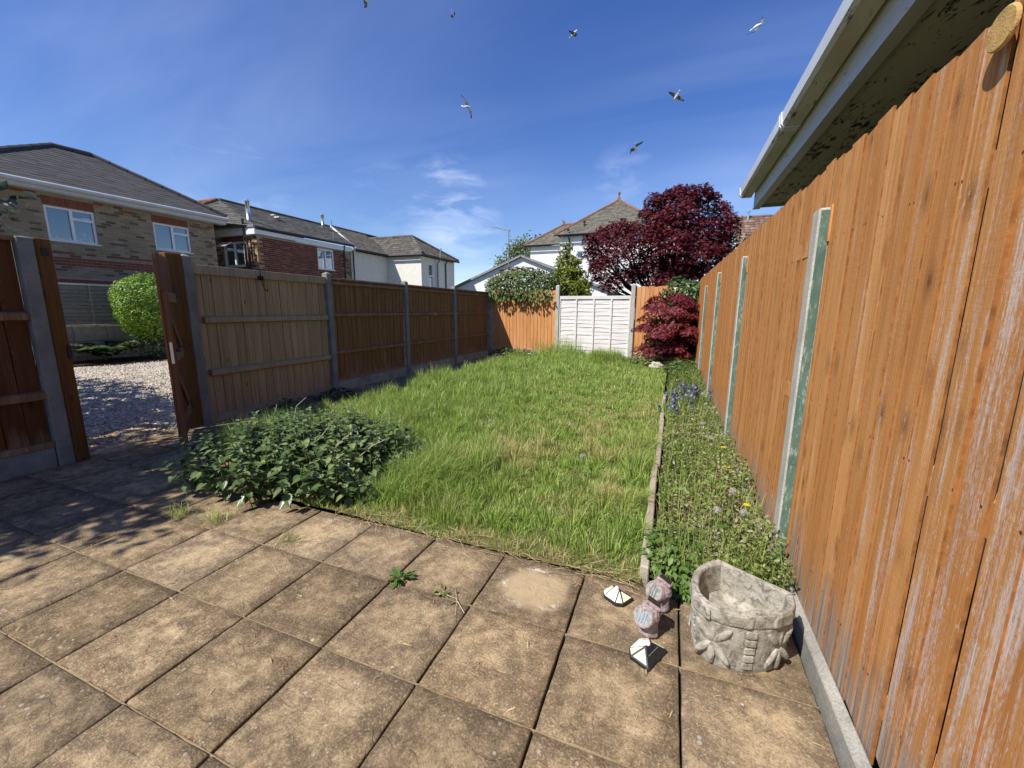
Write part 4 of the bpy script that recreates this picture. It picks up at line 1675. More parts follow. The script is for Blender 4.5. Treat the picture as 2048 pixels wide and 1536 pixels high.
for e, a in (((EX, EYa, EZ), ap1), ((EX, EYb, EZ + .08), ap2), ((-20.0, EYb, EZ + .08), ap2)):
    ridge(hA, Vector(e) + Vector((0, 0, .03)), a, 'tile_grey', .075)
m = MB()
m.box((EX - .03, EYa, EZ - .17), (EX - .008, EYb - .03, EZ - .035))
m.box((WX + .012, EYa, EZ - .195), (EX - .031, EYb - .03, EZ - .173))
m.build('fascia', 'upvc_cool', hA)
m = MB()
m.tube([(EX + .055, EYa, EZ - .06), (EX + .055, EYb + .02, EZ - .01)], .058, 8)
m.build('gutter', 'upvc_cool', hA)

# grey waney-lap panel on a low wall below the house
wf = thing('waney_fence', 'weathered grey waney lap fence panel on a low block wall below the brick house', 'fence', (-14.050, 6.8, 0))
m = MB()
m.box((-14.170, 3.0, -.3), (-14.030, 9.6, .93))
m.build('block_wall', 'concrete', wf)
m = MB()
for k in range(3):
    for i in range(10):
        a = 3.0 + .66 * i + (.33 if k % 2 else 0)
        if a + .64 > 9.6:
            continue
        m.box((-14.029, a + .01, -.28 + k * .4), (-14.005, a + .65, -.28 + k * .4 + .38))
tag(m.build('block_face', 'edging', wf, bevel=.006), kind='stuff')
m = MB()
m.box((-14.110, 3.0, 1.92), (-13.980, 9.6, 1.965))
m.build('capping', 'upvc_cool', wf)
for k in range(9):
    m = MB()
    m.box((-14.035, 4.18 + k * .63, .95), (-13.980, 4.22 + k * .63, 1.917))
    m.build('batten', 'wood_grey', wf)
for k in range(10):
    s = MB()
    y = 3.0
    top = []
    for i in range(23):
        y = 3.0 + .3 * i
        w = .012 * math.sin(i * 1.3 + k * 2)
        top.append((y, w))
    z = .96 + k * .095
    for i in range(22):
        (ya, wa_), (yb, wb_) = top[i], top[i + 1]
        s.add([(-13.990, ya, z + wa_), (-13.990, yb, z + wb_), (-14.035, yb, z + .115), (-14.035, ya, z + .115),
               (-14.025, ya, z + wa_ - .002), (-14.025, yb, z + wb_ - .002)], [(0, 1, 2, 3), (4, 5, 1, 0)])
    s.build('slat', 'wood_grey', wf)

# ---------------- red brick house
hB = thing('brick_house', 'house with red brick side, white fascia, slate roof and two steel flues', 'house', (-17.5, 14, 0))
bx0, by0, by1, bz = -15.0, 11.68, 16.55, 4.14
win = (14.56 - by0, 3.14, 15.50 - by0, 4.03)
wall(hB, 'side_wall', 'brick_mortar', (bx0, by0, -.3), (0, 1, 0), by1 - by0, bz + .3, [(win[0], win[1] + .3, win[2], win[3] + .3)])


def redk(uu, zz):
    if uu > 4.35 or uu < .12 and random.random() < .7:
        return random.uniform(.62, 1) if random.random() < .8 else random.uniform(0, .5)
    return random.uniform(0, .62)


brickwork(hB, 'brick_red', (bx0, by0, 2.2), (0, 1, 0), by1 - by0, bz - 2.2, [(win[0], win[1] - 2.2, win[2], win[3] - 2.2)], redk)
wv = window(hB, (bx0, by0, 0), (0, 1, 0), *win, [(0, 0, .5, 1), (.5, 0, 1, 1)], depth=.03)
backing(wv, (bx0, by0, 0), (0, 1, 0), win[0] + .02, win[1] + .02, win[2] - .02, win[3] - .02, 'curtain', .14, 'curtain', .02,
        [(win[0] + .04, win[0] + .43), (win[0] + .50, win[2] - .04)])
# end wall with the open top-hung light
fx = (-17.65, by0)
fw_ = (0.76, 3.0, 1.91, 3.92)
wall(hB, 'end_wall', 'brick_mortar', (-17.65, by0, -.3), (1, 0, 0), 2.65, bz + .3, [(fw_[0], fw_[1] + .3, fw_[2], fw_[3] + .3)])


def stock(uu, zz):
    return random.uniform(.66, 1) if random.random() < .72 else random.uniform(.0, .3)


brickwork(hB, 'brick_red', (-17.65, by0, 2.2), (1, 0, 0), 2.65, bz - 2.2, [(fw_[0], fw_[1] - 2.2, fw_[2], fw_[3] - 2.2), (fw_[0] - .1, fw_[3] - 2.2, fw_[2] + .1, fw_[3] - 1.99)], stock)
soldiers(hB, 'brick_red', (-17.65 + fw_[0] - .08, by0, fw_[3] + .01), (1, 0, 0), fw_[2] - fw_[0] + .16, .2, lo=0)
wo = window(hB, (-17.65, by0, 0), (1, 0, 0), *fw_, [(0, 0, .5, .68), (.5, 0, 1, 1), (0, .68, .5, 1)])
backing(wo, (-17.65, by0, 0), (1, 0, 0), fw_[0] - .2, fw_[1] - .2, fw_[2] + .2, fw_[3] + .2, 'blind_grey', 1.0, 'room_back')
backing(wo, (-17.65, by0, 0), (1, 0, 0), fw_[0] + .05, fw_[1] + .03, fw_[0] + .42, fw_[3] - .3, 'curtain', .16, 'curtain', .03)
m = MB()
p0 = Vector((-17.65 + fw_[0] + .05, by0 - .04, fw_[3] - .03))
dv = Vector((0, -.26, -.17))
for a, b, c_, d_ in ((0, 0, .52, .045), (0, .26, .52, .305), (0, .045, .045, .26), (.475, .045, .52, .26)):
    q = [p0 + Vector((a, 0, 0)) + dv * (b / .31), p0 + Vector((c_, 0, 0)) + dv * (b / .31), p0 + Vector((c_, 0, 0)) + dv * (d_ / .31), p0 + Vector((a, 0, 0)) + dv * (d_ / .31)]
    m.prism(q, (0, -.02, .035))
ol = m.build('open_casement', 'upvc', hB)
m = MB()
m.add([p0 + Vector((.045, -.01, .017)) + dv * .15, p0 + Vector((.475, -.01, .017)) + dv * .15, p0 + Vector((.475, -.01, .017)) + dv * .85, p0 + Vector((.045, -.01, .017)) + dv * .85], [(0, 1, 2, 3)])
m.build('pane', 'glass', ol)
wall(hB, 'rear_wall', 'brick_mortar', (-21.0, by1, -.3), (0, -1, 0), by1 - by0, bz + .3)
# white fascias, gutters and downpipes
m = MB()
m.box((-17.75, by0 - .14, 4.13), (bx0 + .10, by0 - .03, 4.38))
m.box((bx0 + .012, by0 - .028, 4.15), (bx0 + .10, by1 + .1, 4.31))
m.build('fascia', 'upvc', hB)
m = MB()
m.box((-17.8, by0 - .18, 4.382), (bx0 + .13, by0 + .3, 4.45))
m.build('roof_edge', 'lead', hB)
m = MB()
m.tube([(bx0 + .16, by0 - .1, 4.36), (bx0 + .16, by1 + .05, 4.40)], .055, 8)
m.tube([(bx0 + .14, 16.1, 4.33), (bx0 + .07, 16.12, 4.1), (bx0 + .07, 16.12, 0)], .035, 8)
m.build('gutter', 'black_plastic', hB)
m = MB()
for x, r_ in ((-15.42, .045), (-15.28, .03)):
    m.tube([(x, by0 - .06 - .12, 4.70 if r_ > .04 else 4.1), (x, by0 - .18, 0.1)], r_, 8)
m.tube([(-15.42, by0 - .18, 3.9), (-15.20, by0 - .18, 3.6), (-15.20, by0 - .18, .1)], .03, 8)
m.tube([(-15.42, by0 - .18, 4.05), (-15.0, by0 - .19, 4.05)], .025, 8)
m.build('soil_pipe', 'black_plastic', hB)
# roofs
rz = 5.80
roof_slope([(bx0 + .14, by0 - .05, 4.40), (bx0 + .14, 16.78, 4.40), (-18, 18.57, rz), (-18, 12.47, rz)], hB, 'tile_slate', .30, .17, .014)
roof_slope([(-22.5, by0 - 1.3, 4.7), (bx0 - 2.9, by0 - 1.3, 4.7), (-18, 12.47, rz), (-22.5, 12.47, rz)], hB, 'tile_slate', .30, .17, .014)
roof_slope([(bx0 - 2.9, by0 - 1.3, 4.7), (bx0 + .14, by0 - .05, 4.40), (-18, 12.47, rz)], hB, 'tile_slate', .30, .17, .014)
roof_slope([(-21.2, 16.78, 4.40), (-21.2, 12.0, 4.40), (-18.0, 12.47, rz), (-18, 18.57, rz)], hB, 'tile_slate', .30, .17, .014)
ridge(hB, (-18, 12.5, rz + .02), (-18, 18.5, rz + .02), 'tile_slate', .07)
ridge(hB, (-22.5, 12.47, rz + .02), (-18.1, 12.47, rz + .02), 'terracotta', .085)
ridge(hB, (bx0 - 2.95, by0 - 1.3, 4.74), (-18, 12.42, rz + .01), 'terracotta', .085)


def flue(base, top, label_part):
    base, top = Vector(base), Vector(top)
    m = MB()
    m.tube([base, base.lerp(top, .5), top], [.075, .075, .075], 10)
    f = m.build('steel_flue', 'steel', hB, smooth=True)
    m = MB()
    m.tube([top + Vector((0, 0, .001)), top + Vector((0, 0, .06))], .095, 10)
    m.build('cowl', 'steel', f)
    m = MB()
    m.tube([base + Vector((.0, 0, -.30)), base + Vector((-.02, -.02, -.1)), base + Vector((0, 0, .0))], [.05, .055, .06], 8)
    m.build('flue_bend', 'lead', f)


flue((-15.6, 11.9, 4.72), (-15.6, 11.9, 5.42), '')
flue((-17.3, 17.3, 5.62), (-17.3, 17.3, 6.12), '')
m = MB()
m.box((-16.9, 14.1, 5.345), (-16.6, 14.35, 5.385))
m.box((-16.85, 13.9, 5.40), (-16.65, 14.0, 5.43))
m.build('roof_vent', 'china_white', hB)
m = MB()
m.tube([(bx0 - .3, 15.9, 4.5), (bx0 - .3, 15.9, 4.95)], .02, 6)
m.tube([(-17.2, 17.8, 5.5), (-17.2, 17.8, 5.95)], .02, 6)
m.build('vent_pipe', 'lead', hB)

# ---------------- cream rendered house joined on behind it
hC = thing('rendered_house', 'cream rendered house with brown pantiled roof and a projecting wing with hipped end', 'house', (-15.5, 20, 0))
cz = 4.18
wall(hC, 'side_wall', 'render_cream', (bx0, 16.62, -.3), (0, 1, 0), 2.83, cz + .3)
wall(hC, 'wing_wall', 'render_cream', (bx0, 19.45, -.3), (1, 0, 0), 2.18, cz + .3)
wh = (20.17 - 19.45, 2.55, 20.66 - 19.45, 3.86)
wall(hC, 'wing_end_wall', 'render_cream', (-12.82, 19.45, -.3), (0, 1, 0), 3.6, cz + .3, [(wh[0], wh[1] + .3, wh[2], wh[3] + .3)])
wall(hC, 'wing_wall', 'render_cream', (-12.82, 23.05, -.3), (-1, 0, 0), 5.5, cz + .3)
ww = window(hC, (-12.82, 19.45, 0), (0, 1, 0), *wh, [(0, 0, 1, .5), (0, .5, 1, 1)], fw=.06)
backing(ww, (-12.82, 19.45, 0), (0, 1, 0), wh[0], wh[1], wh[2], wh[3], 'blind_grey', .3, 'room_back')
rc = 5.84
roof_slope([(bx0 + .2, 16.80, 4.27), (bx0 + .2, 19.75, 4.27), (-18, 21.2, 5.78), (-18, 18.60, rc)], hC, 'tile_brown', .24, .27, .02, False, .025)
roof_slope([(-18, 19.27, 4.26), (-12.6, 19.27, 4.26), (-14.6, 21.25, 5.53), (-18, 21.25, 5.53)], hC, 'tile_brown', .24, .27, .02, False, .025)
roof_slope([(-12.6, 19.27, 4.26), (-12.6, 23.23, 4.26), (-14.6, 21.25, 5.53)], hC, 'tile_brown', .24, .27, .02, False, .025)
roof_slope([(-12.6, 23.23, 4.26), (-18, 23.23, 4.26), (-18, 21.25, 5.53), (-14.6, 21.25, 5.53)], hC, 'tile_brown', .24, .27, .02, False, .025)
ridge(hC, (-18, 18.6, rc), (-18, 23.0, rc), 'tile_brown', .09)
ridge(hC, (-18, 21.25, 5.57), (-14.6, 21.25, 5.57), 'tile_brown', .09)
ridge(hC, (-12.6, 19.27, 4.30), (-14.6, 21.25, 5.57), 'tile_brown', .09)
ridge(hC, (-12.6, 23.23, 4.30), (-14.6, 21.25, 5.57), 'tile_brown', .09)
m = MB()
m.beam((bx0 + .2, 16.75, 4.30), (-18, 18.53, 5.86), .10, .05)
m.build('verge_strip', 'upvc', hC)
m = MB()
m.tube([(bx0 + .24, 16.8, 4.24), (bx0 + .24, 19.3, 4.24)], .05, 8)
m.tube([(bx0 + .2, 19.22, 4.22), (-12.55, 19.22, 4.22)], .05, 8)
m.tube([(-12.55, 19.2, 4.22), (-12.55, 23.2, 4.22)], .05, 8)
m.tube([(-12.6, 21.9, 4.2), (-12.77, 21.95, 4.0), (-12.77, 21.95, 0)], .035, 8)
m.tube([(bx0 + .08, 16.72, 4.2), (bx0 + .08, 16.72, 0)], .035, 8)
m.build('gutter', 'black_plastic', hC)
m = MB()
m.tube([(-12.72, 20.95, .1), (-12.72, 20.95, 3.9), (-12.55, 20.98, 4.2), (-12.5, 20.98, 4.75)], .045, 8)
m.build('vent_pipe', 'lead', hC)

# ---------------- white bungalow gable
hD = thing('bungalow', 'low white bungalow gable end with dark verge behind the hedge', 'bungalow', (-8.75, 26, 0))
m = MB()
m.prism([(-14.2, 24, -.3), (-3.6, 24, -.3), (-3.6, 24, 2.55), (-8.75, 24, 4.47), (-14.2, 24, 2.35)], (0, .25, 0))
m.build('gable_wall', 'render_white', hD)
roof_slope([(-14.6, 23.85, 2.26), (-14.6, 32, 2.26), (-8.75, 32, 4.56), (-8.75, 23.85, 4.56)], hD, 'tile_grey', .3, .3)
roof_slope([(-3.2, 23.85, 2.4), (-3.2, 32, 2.4), (-8.75, 32, 4.56), (-8.75, 23.85, 4.56)], hD, 'tile_old', .3, .3)
m = MB()
m.beam((-14.6, 23.83, 2.25), (-8.75, 23.83, 4.55), .05, .12)
m.beam((-8.75, 23.83, 4.55), (-3.2, 23.83, 2.39), .05, .12)
m.build('verge', 'lead', hD)

# ---------------- big white house at the back
hE = thing('rendered_house', 'tall white house behind the red maple, slate roofs edged with orange ridge tiles', 'house', (-4.5, 32, 0))
ez = 6.42
we = (1.18, 4.45, 1.60, 5.40)
wall(hE, 'front_wall', 'render_white', (-7.75, 29.2, -.3), (1, 0, 0), 7.9, ez + .3, [(we[0], we[1] + .3, we[2], we[3] + .3)])
wall(hE, 'side_wall', 'render_white', (-7.75, 36, -.3), (0, -1, 0), 6.8, ez + .3)
wall(hE, 'side_wall', 'render_white', (.15, 29.2, -.3), (0, 1, 0), 6.8, ez + .3)
wn_ = window(hE, (-7.75, 29.2, 0), (1, 0, 0), *we, [(0, 0, 1, .5), (0, .5, 1, 1)])
backing(wn_, (-7.75, 29.2, 0), (1, 0, 0), we[0], we[1], we[2], we[3], 'blind_grey', .2, 'room_back')
we2 = (4.0, 1.0, 5.6, 2.4)
ap = (-4.33, 32.5, 9.30)
A, B_, C_, D_ = (-8.05, 28.85, ez + .1), (-.6, 28.85, ez + .1), (-.6, 36.2, ez + .1), (-8.05, 36.2, ez + .1)
roof_slope([A, B_, ap], hE, 'tile_old', .32, .24, .014)
roof_slope([B_, C_, ap], hE, 'tile_old', .32, .24, .014)
roof_slope([C_, D_, ap], hE, 'tile_old', .32, .24, .014)
roof_slope([D_, A, ap], hE, 'tile_old', .32, .24, .014)
ridge(hE, A, ap, 'terracotta', .10)
ridge(hE, B_, ap, 'terracotta', .10)
m = MB()
m.tube([ap, (ap[0], ap[1], ap[2] + .2), (ap[0], ap[1], ap[2] + .32), (ap[0] + .02, ap[1], ap[2] + .5), (ap[0] - .02, ap[1], ap[2] + .62)], [.16, .09, .05, .10, .02], 8)
m.build('finial', 'terracotta', hE)
m = MB()
m.tube([(-8.1, 28.78, ez + .05), (.3, 28.78, ez + .05)], .06, 8)
m.tube([(-7.15, 28.85, ez + .45), (-7.15, 28.9, ez + .3)], .06, 8)
m.tube([(-7.1, 28.8, ez), (-7.1, 29.12, ez - .3), (-7.1, 29.12, 0)], .05, 8)
m.build('gutter', 'black_plastic', hE)
m = MB()
m.tube([(-6.2, 29.6, 6.9), (-6.2, 29.6, 7.35)], .05, 6)
m.ball((-6.2, 29.6, 7.4), .09)
m.build('vent_pipe', 'black_metal', hE)
# left block
lz = 6.15
wall(hE, 'front_wall', 'render_white', (-10.65, 31.2, -.3), (1, 0, 0), 2.89, lz + .3)
wall(hE, 'side_wall', 'render_white', (-10.65, 37, -.3), (0, -1, 0), 5.8, lz + .3)
a1, b1, r1, r2 = (-11.0, 30.9, lz + .1), (-7.4, 30.9, lz + .1), (-8.55, 33.2, 8.0), (-5.8, 33.2, 8.0)
roof_slope([a1, b1, (-5.8, 33.2, 8.0), r1], hE, 'tile_old', .32, .24, .014)
roof_slope([(-11.0, 36, lz + .1), a1, r1], hE, 'tile_old', .32, .24, .014)
ridge(hE, a1, r1, 'terracotta', .10)
ridge(hE, r1, r2, 'terracotta', .10)
m = MB()
m.tube([r1, (r1[0] - .05, r1[1], r1[2] + .25), (r1[0] - .2, r1[1], r1[2] + .42)], [.12, .07, .03], 7)
m.build('finial', 'terracotta', hE)
m = MB()
m.tube([(-11.05, 30.83, lz + .05), (-7.85, 30.83, lz + .05)], .06, 8)
m.build('gutter', 'black_plastic', hE)

# ---------------- distant roof at right
hF = thing('tiled_house', 'distant house with russet tiled roof, white verge and small flue above the right fence', 'house', (5, 24, 0))
wall(hF, 'front_wall', 'render_white', (2.7, 22.6, -.3), (1, 0, 0), 7, 4.2)
wall(hF, 'side_wall', 'render_cream', (2.7, 29, -.3), (0, -1, 0), 6.4, 4.2)
m = MB()
m.prism([(2.72, 22.6, 3.9), (2.72, 29, 3.9), (2.72, 25.6, 5.95)], (.2, 0, 0))
m.build('gable', 'render_cream', hF)
roof_slope([(2.58, 22.2, 3.75), (9.6, 22.2, 3.75), (9.6, 25.6, 6.18), (2.58, 25.6, 6.18)], hF, 'tile_russet', .24, .28, .025, False, .03)
ridge(hF, (2.58, 25.6, 6.2), (9.6, 25.6, 6.2), 'tile_russet', .1)
m = MB()
m.beam((2.55, 22.2, 3.72), (2.55, 25.6, 6.15), .04, .16)
m.build('verge', 'upvc', hF)
m = MB()
m.tube([(3.25, 25.4, 6.0), (3.25, 25.4, 6.42)], .05, 8)
m.tube([(3.25, 25.4, 6.43), (3.25, 25.4, 6.52)], .09, 8)
m.build('flue', 'steel', hF)

# ---------------- neighbour's eaves over the right fence
hG = thing('neighbour_house', 'neighbouring house eaves with white gutter and stained soffit above the right fence', 'house', (2.2, 2, 0))
gy = 6.95
FX, FZ0, FZ1 = 0.925, 2.785, 3.05
m = MB()
m.box((FX, -3, FZ0), (FX + .028, gy - .12, FZ1))
m.prism([(FX + .029, gy - .148, FZ0), (2.6, gy - .148, FZ0), (2.6, gy - .148, FZ1 + .75), (FX + .029, gy - .148, FZ1)], (0, .028, 0))
m.build('fascia', 'fascia_paint', hG)
m = MB()
m.box((FX - .006, -3, FZ0 - .018), (FX + .075, gy - .118, FZ0 - .001))
m.build('fascia_trim', 'fascia_paint', hG)
m = MB()
m.box((FX + .076, -3, FZ0 + .035), (1.52, gy - .15, FZ0 + .055))
m.build('soffit', 'stained_soffit', hG)
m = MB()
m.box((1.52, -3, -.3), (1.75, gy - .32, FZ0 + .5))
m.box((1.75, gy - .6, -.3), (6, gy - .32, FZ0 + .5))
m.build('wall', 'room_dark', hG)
roof_slope([(FX - .06, -3, FZ1 + .03), (FX - .06, gy - .03, FZ1 + .03), (4.2, gy - .03, FZ1 + 1.6), (4.2, -3, FZ1 + 1.6)], hG, 'tile_grey', .3, .3)
# square-line gutter
GX0, GX1, GZ0, GZ1 = 0.752, 0.905, 2.965, 3.075
m = MB()
prof = [(GX0, GZ1), (GX0 + .012, GZ1 + .008), (GX0 + .02, GZ1), (GX0 + .026, GZ0 + .03), (GX0 + .045, GZ0 + .010), (GX1 - .01, GZ0 + .010), (GX1 - .01, GZ1 - .01), (GX1, GZ1 - .01), (GX1, GZ0), (GX0 + .035, GZ0), (GX0 + .012, GZ0 + .028)]
n = len(prof)
vs = [(x, y, z) for y in (-3, gy) for x, z in prof]
fs = [(i, (i + 1) % n, n + (i + 1) % n, n + i) for i in range(n)]
mi = [0 if i in (0, 1, 2, 3, 10) else 1 for i in range(n)]
for f, k in zip(fs, mi):
    m.add([vs[i] for i in f], [(0, 1, 2, 3)], k)
gut = m.build('gutter', ['upvc', 'dirty_upvc'], hG)


def bracket(y, w, name):
    m = MB()
    e = .007
    pr = [(GX0 - e, GZ1 + .004), (GX0 + .012, GZ1 + .018), (GX0 + .02, GZ1 + .012), (GX0 + .022, GZ1), (GX0 + .012, GZ0 + .028), (GX0 + .035, GZ0 - .001), (GX1, GZ0 - .001), (GX1, GZ0 - e), (GX0 + .030, GZ0 - e), (GX0 + .003, GZ0 + .024)]
    m.prism([(x, y, z) for x, z in pr], (0, w, 0))
    return m.build(name, 'upvc', gut)


bracket(4.50, .035, 'gutter_union')
bracket(4.56, .035, 'gutter_union')
m = MB()
m.prism([(GX0 - .008, gy - .04, GZ1 + .012), (GX1, gy - .04, GZ1), (GX1, gy - .04, GZ0 - .008), (GX0 + .030, gy - .04, GZ0 - .008), (GX0 + .002, gy - .04, GZ0 + .026)], (0, .055, 0))
m.build('stop_end', 'upvc', gut)


# ================================================================== VEGETATION
UP = np.array([0, 0, 1.0])


def limb_tree(name, label, cat, base, limbs, bark, group=None):
    """limbs: list of (points, radii); first is the trunk"""
    t = thing(name, label, cat, base, group)
    m = MB()
    for pts, rad in limbs:
        m.tube(pts, rad, 7)
    m.build('trunk', bark, t, smooth=True)
    return t


def wander(a, b, n, j, rs):
    a, b = Vector(a), Vector(b)
    pts = [a.lerp(b, i / n) for i in range(n + 1)]
    for i in range(1, n):
        pts[i] += Vector((rs.uniform(-j, j), rs.uniform(-j, j), rs.uniform(-j, j) * .6))
    return pts


# ---- red japanese maple beyond the fence
rs = random.Random(5)
base = Vector((-0.35, 13.6, -.2))
pads = []
limbs = [(wander(base, base + Vector((-.05, 0, 1.5)), 3, .05, rs), [.13, .12, .11, .10])]
tops = []
CR = Vector((-0.72, 13.75, 3.1))
ctrl = [(-2.45, 13.4, 3.35, .62), (-2.25, 13.2, 2.75, .55), (-2.05, 13.3, 2.25, .45), (-1.95, 13.5, 3.75, .60), (-1.5, 13.1, 3.15, .70), (-1.5, 13.4, 2.45, .55),
        (-1.25, 13.9, 4.05, .60), (-.85, 13.0, 3.55, .70), (-.7, 13.3, 2.8, .70), (-.55, 13.6, 4.45, .62), (-.15, 13.5, 4.85, .50), (.1, 13.2, 4.2, .70),
        (-.1, 12.9, 3.3, .75), (.15, 13.3, 2.6, .70), (.55, 13.4, 4.5, .55), (.8, 13.3, 3.75, .65), (.75, 13.0, 3.0, .65), (1.1, 13.5, 3.45, .50),
        (1.0, 13.4, 2.5, .45), (-.4, 14.6, 3.9, .8), (-1.3, 14.6, 3.4, .7), (.5, 14.5, 3.4, .8), (-.3, 13.0, 2.15, .55), (-1.0, 14.2, 2.5, .7), (.5, 14.3, 2.5, .7),
        (.35, 13.2, 3.85, .6), (-.45, 13.1, 4.0, .6), (-1.75, 13.6, 4.05, .4), (1.2, 13.4, 4.05, .38), (.25, 13.5, 4.75, .4), (-2.5, 13.4, 2.95, .4)]
ctrl = [c for c in ctrl if c[:3] not in ((-1.25, 13.9, 4.05), (-1.75, 13.6, 4.05), (-1.3, 14.6, 3.4))]
for x, z in ((-2.55, 3.55), (-2.3, 3.85), (-2.0, 3.98), (-1.65, 4.0), (-1.3, 3.9), (-.95, 4.2), (-.75, 4.55), (-.4, 4.75), (-.1, 4.88), (.2, 4.84), (.5, 4.62), (.8, 4.52), (1.08, 4.3),
             (1.25, 3.9), (1.22, 3.5), (1.12, 3.1), (-2.6, 3.2), (-2.45, 2.8), (-2.3, 2.4), (-1.95, 2.15), (1.3, 3.7)):
    ctrl.append(((x + .62) / .90 - .62, 13.3 + rs.uniform(-.3, .5), (z - 2.75) / .90 + 2.75, rs.uniform(.20, .34)))
P_, N_, T_ = [], [], []
for x, y, z, rr in ctrl:
    c = Vector((x, y, z))
    limbs.append((wander(base + Vector((0, 0, rs.uniform(.9, 1.5))), c + Vector((0, 0, -.12)), 5, .10, rs), [.065, .05, .038, .028, .018, .008]))
    n = int((780 if rr > .33 else 1150) * (rr / .6) ** 2)
    ang = rng.uniform(0, 2 * np.pi, n)
    rad = rr * np.sqrt(rng.random(n))
    dx, dy = np.cos(ang) * rad, np.sin(ang) * rad * .85
    tier = rng.integers(0, 3, n)
    dz = .20 * rr * (1 - (rad / rr) ** 2) * 1.5 + (tier - 1) * .17 * rr * 1.6 + rng.normal(0, .035, n) - .16 * (rad / rr) ** 2
    P_.append(np.stack([x + dx, y + dy, z + dz], 1))
    out = np.stack([np.cos(ang), np.sin(ang), np.zeros(n)], 1)
    N_.append(UP * 1.0 + out * .55 + rng.normal(0, .38, (n, 3)))
    T_.append(out + np.array([0, 0, -.55]) + rng.normal(0, .4, (n, 3)))
S_ = np.array([.90, .92, .90])
O_ = np.array([-.62, 13.5, 2.75])
P_ = [(q - O_) * S_ + O_ for q in P_]
limbs = limbs[:1] + [([tuple((np.array(q) - O_) * S_ + O_) for q in pts], rr_) for pts, rr_ in limbs[1:]]
maple = limb_tree('maple_tree', 'large dark red japanese maple with layered leaves rising behind the end fence', 'tree', (-.35, 13.6, -.2), limbs, 'bark_dark')
P_, N_, T_ = map(np.concatenate, (P_, N_, T_))
leaves('crown', 'maple_leaf', P_, N_, T_, rng.uniform(.075, .125, len(P_)), T_MAPLE, maple)

# ---- small red maple in the corner of the garden
base = Vector((0.02, 10.85, 0))
limbs = [(wander(base, base + Vector((0, 0, .35)), 2, .02, rs), [.05, .045, .04])]
P_, N_, T_ = [], [], []
for k in range(64):
    th = rs.uniform(0, 2 * math.pi)
    hh = rs.random()
    z = .36 + 1.36 * hh
    rmax = .98 * math.sqrt(max(.05, 1 - abs(hh - .42) ** 2 * 2.6)) if hh > .42 else .98 - .3 * (.42 - hh) / .42
    q = rmax * math.sqrt(rs.uniform(.25, 1)) * .84
    c = Vector((base.x - .12 + math.cos(th) * q * .92, base.y - .1 + math.sin(th) * q * .85, z))
    limbs.append((wander(base + Vector((0, 0, .3)), c + Vector((0, 0, -.06)), 4, .05, rs), [.02, .016, .012, .008, .004]))
    n = 210
    rr = .27
    ang = rng.uniform(0, 2 * np.pi, n)
    rad = rr * np.sqrt(rng.random(n))
    ox, oy = math.cos(th), math.sin(th)
    P_.append(np.stack([c.x + np.cos(ang) * rad, c.y + np.sin(ang) * rad, c.z + .08 * (1 - (rad / rr) ** 2) - .10 * (rad / rr) + rng.normal(0, .02, n)], 1))
    out = np.stack([np.cos(ang) + ox * .8, np.sin(ang) + oy * .8, np.zeros(n)], 1)
    N_.append(UP * .9 + out * .5 + rng.normal(0, .3, (n, 3)))
    T_.append(out + np.array([0, 0, -.75]) + rng.normal(0, .35, (n, 3)))
mb_ = limb_tree('maple_shrub', 'low rounded crimson maple bush in the far right corner in front of the fence', 'shrub', base, limbs, 'bark_dark')
P_, N_, T_ = map(np.concatenate, (P_, N_, T_))
leaves('foliage', 'maple_leaf_bright', P_, N_, T_, rng.uniform(.055, .09, len(P_)), T_MAPLE, mb_)

# ---- evergreen hedge spilling over the back fence
hd = limb_tree('hedge_shrub', 'clipped evergreen shrub with reddish tips spilling over the end fence by the left corner', 'shrub', (-4.4, 12.3, -.2),
               [(wander((-4.4 + dx * .3, 12.3, -.2), (-4.4 + dx, 12.2, 2.0), 4, .08, rs), [.06, .05, .04, .03, .02]) for dx in (-.9, -.4, .2, .7)], 'bark')
n = 6500
P, d = in_ellipsoid_shell(n, (-4.42, 12.25, 2.05), (1.20, .92, .62), .72)
keep = (P[:, 2] > 1.55)
P, d = P[keep], d[keep]
P += nz3(P, 2.2, 1.0)[:, None] * d * .16
n = len(P)
Tn = d * .6 + rng.normal(0, .6, (n, 3)) + [0, -.1, -.1]
leaves('foliage', 'hedge_leaf', P, d + rng.normal(0, .45, (n, 3)) + UP * .35, Tn, rng.uniform(.06, .11, n), T_OVAL, hd)
# shoots hanging over the boards
n = 420
P = np.stack([rng.uniform(-5.25, -3.25, n), rng.uniform(11.25, 11.5, n), rng.uniform(1.66, 2.0, n)], 1)
leaves('overhang', 'hedge_leaf', P, np.array([0, -1.0, .5]) + rng.normal(0, .4, (n, 3)), np.array([0, -.3, -1.0]) + rng.normal(0, .4, (n, 3)), rng.uniform(.07, .12, n), T_OVAL, hd, kind='stuff')

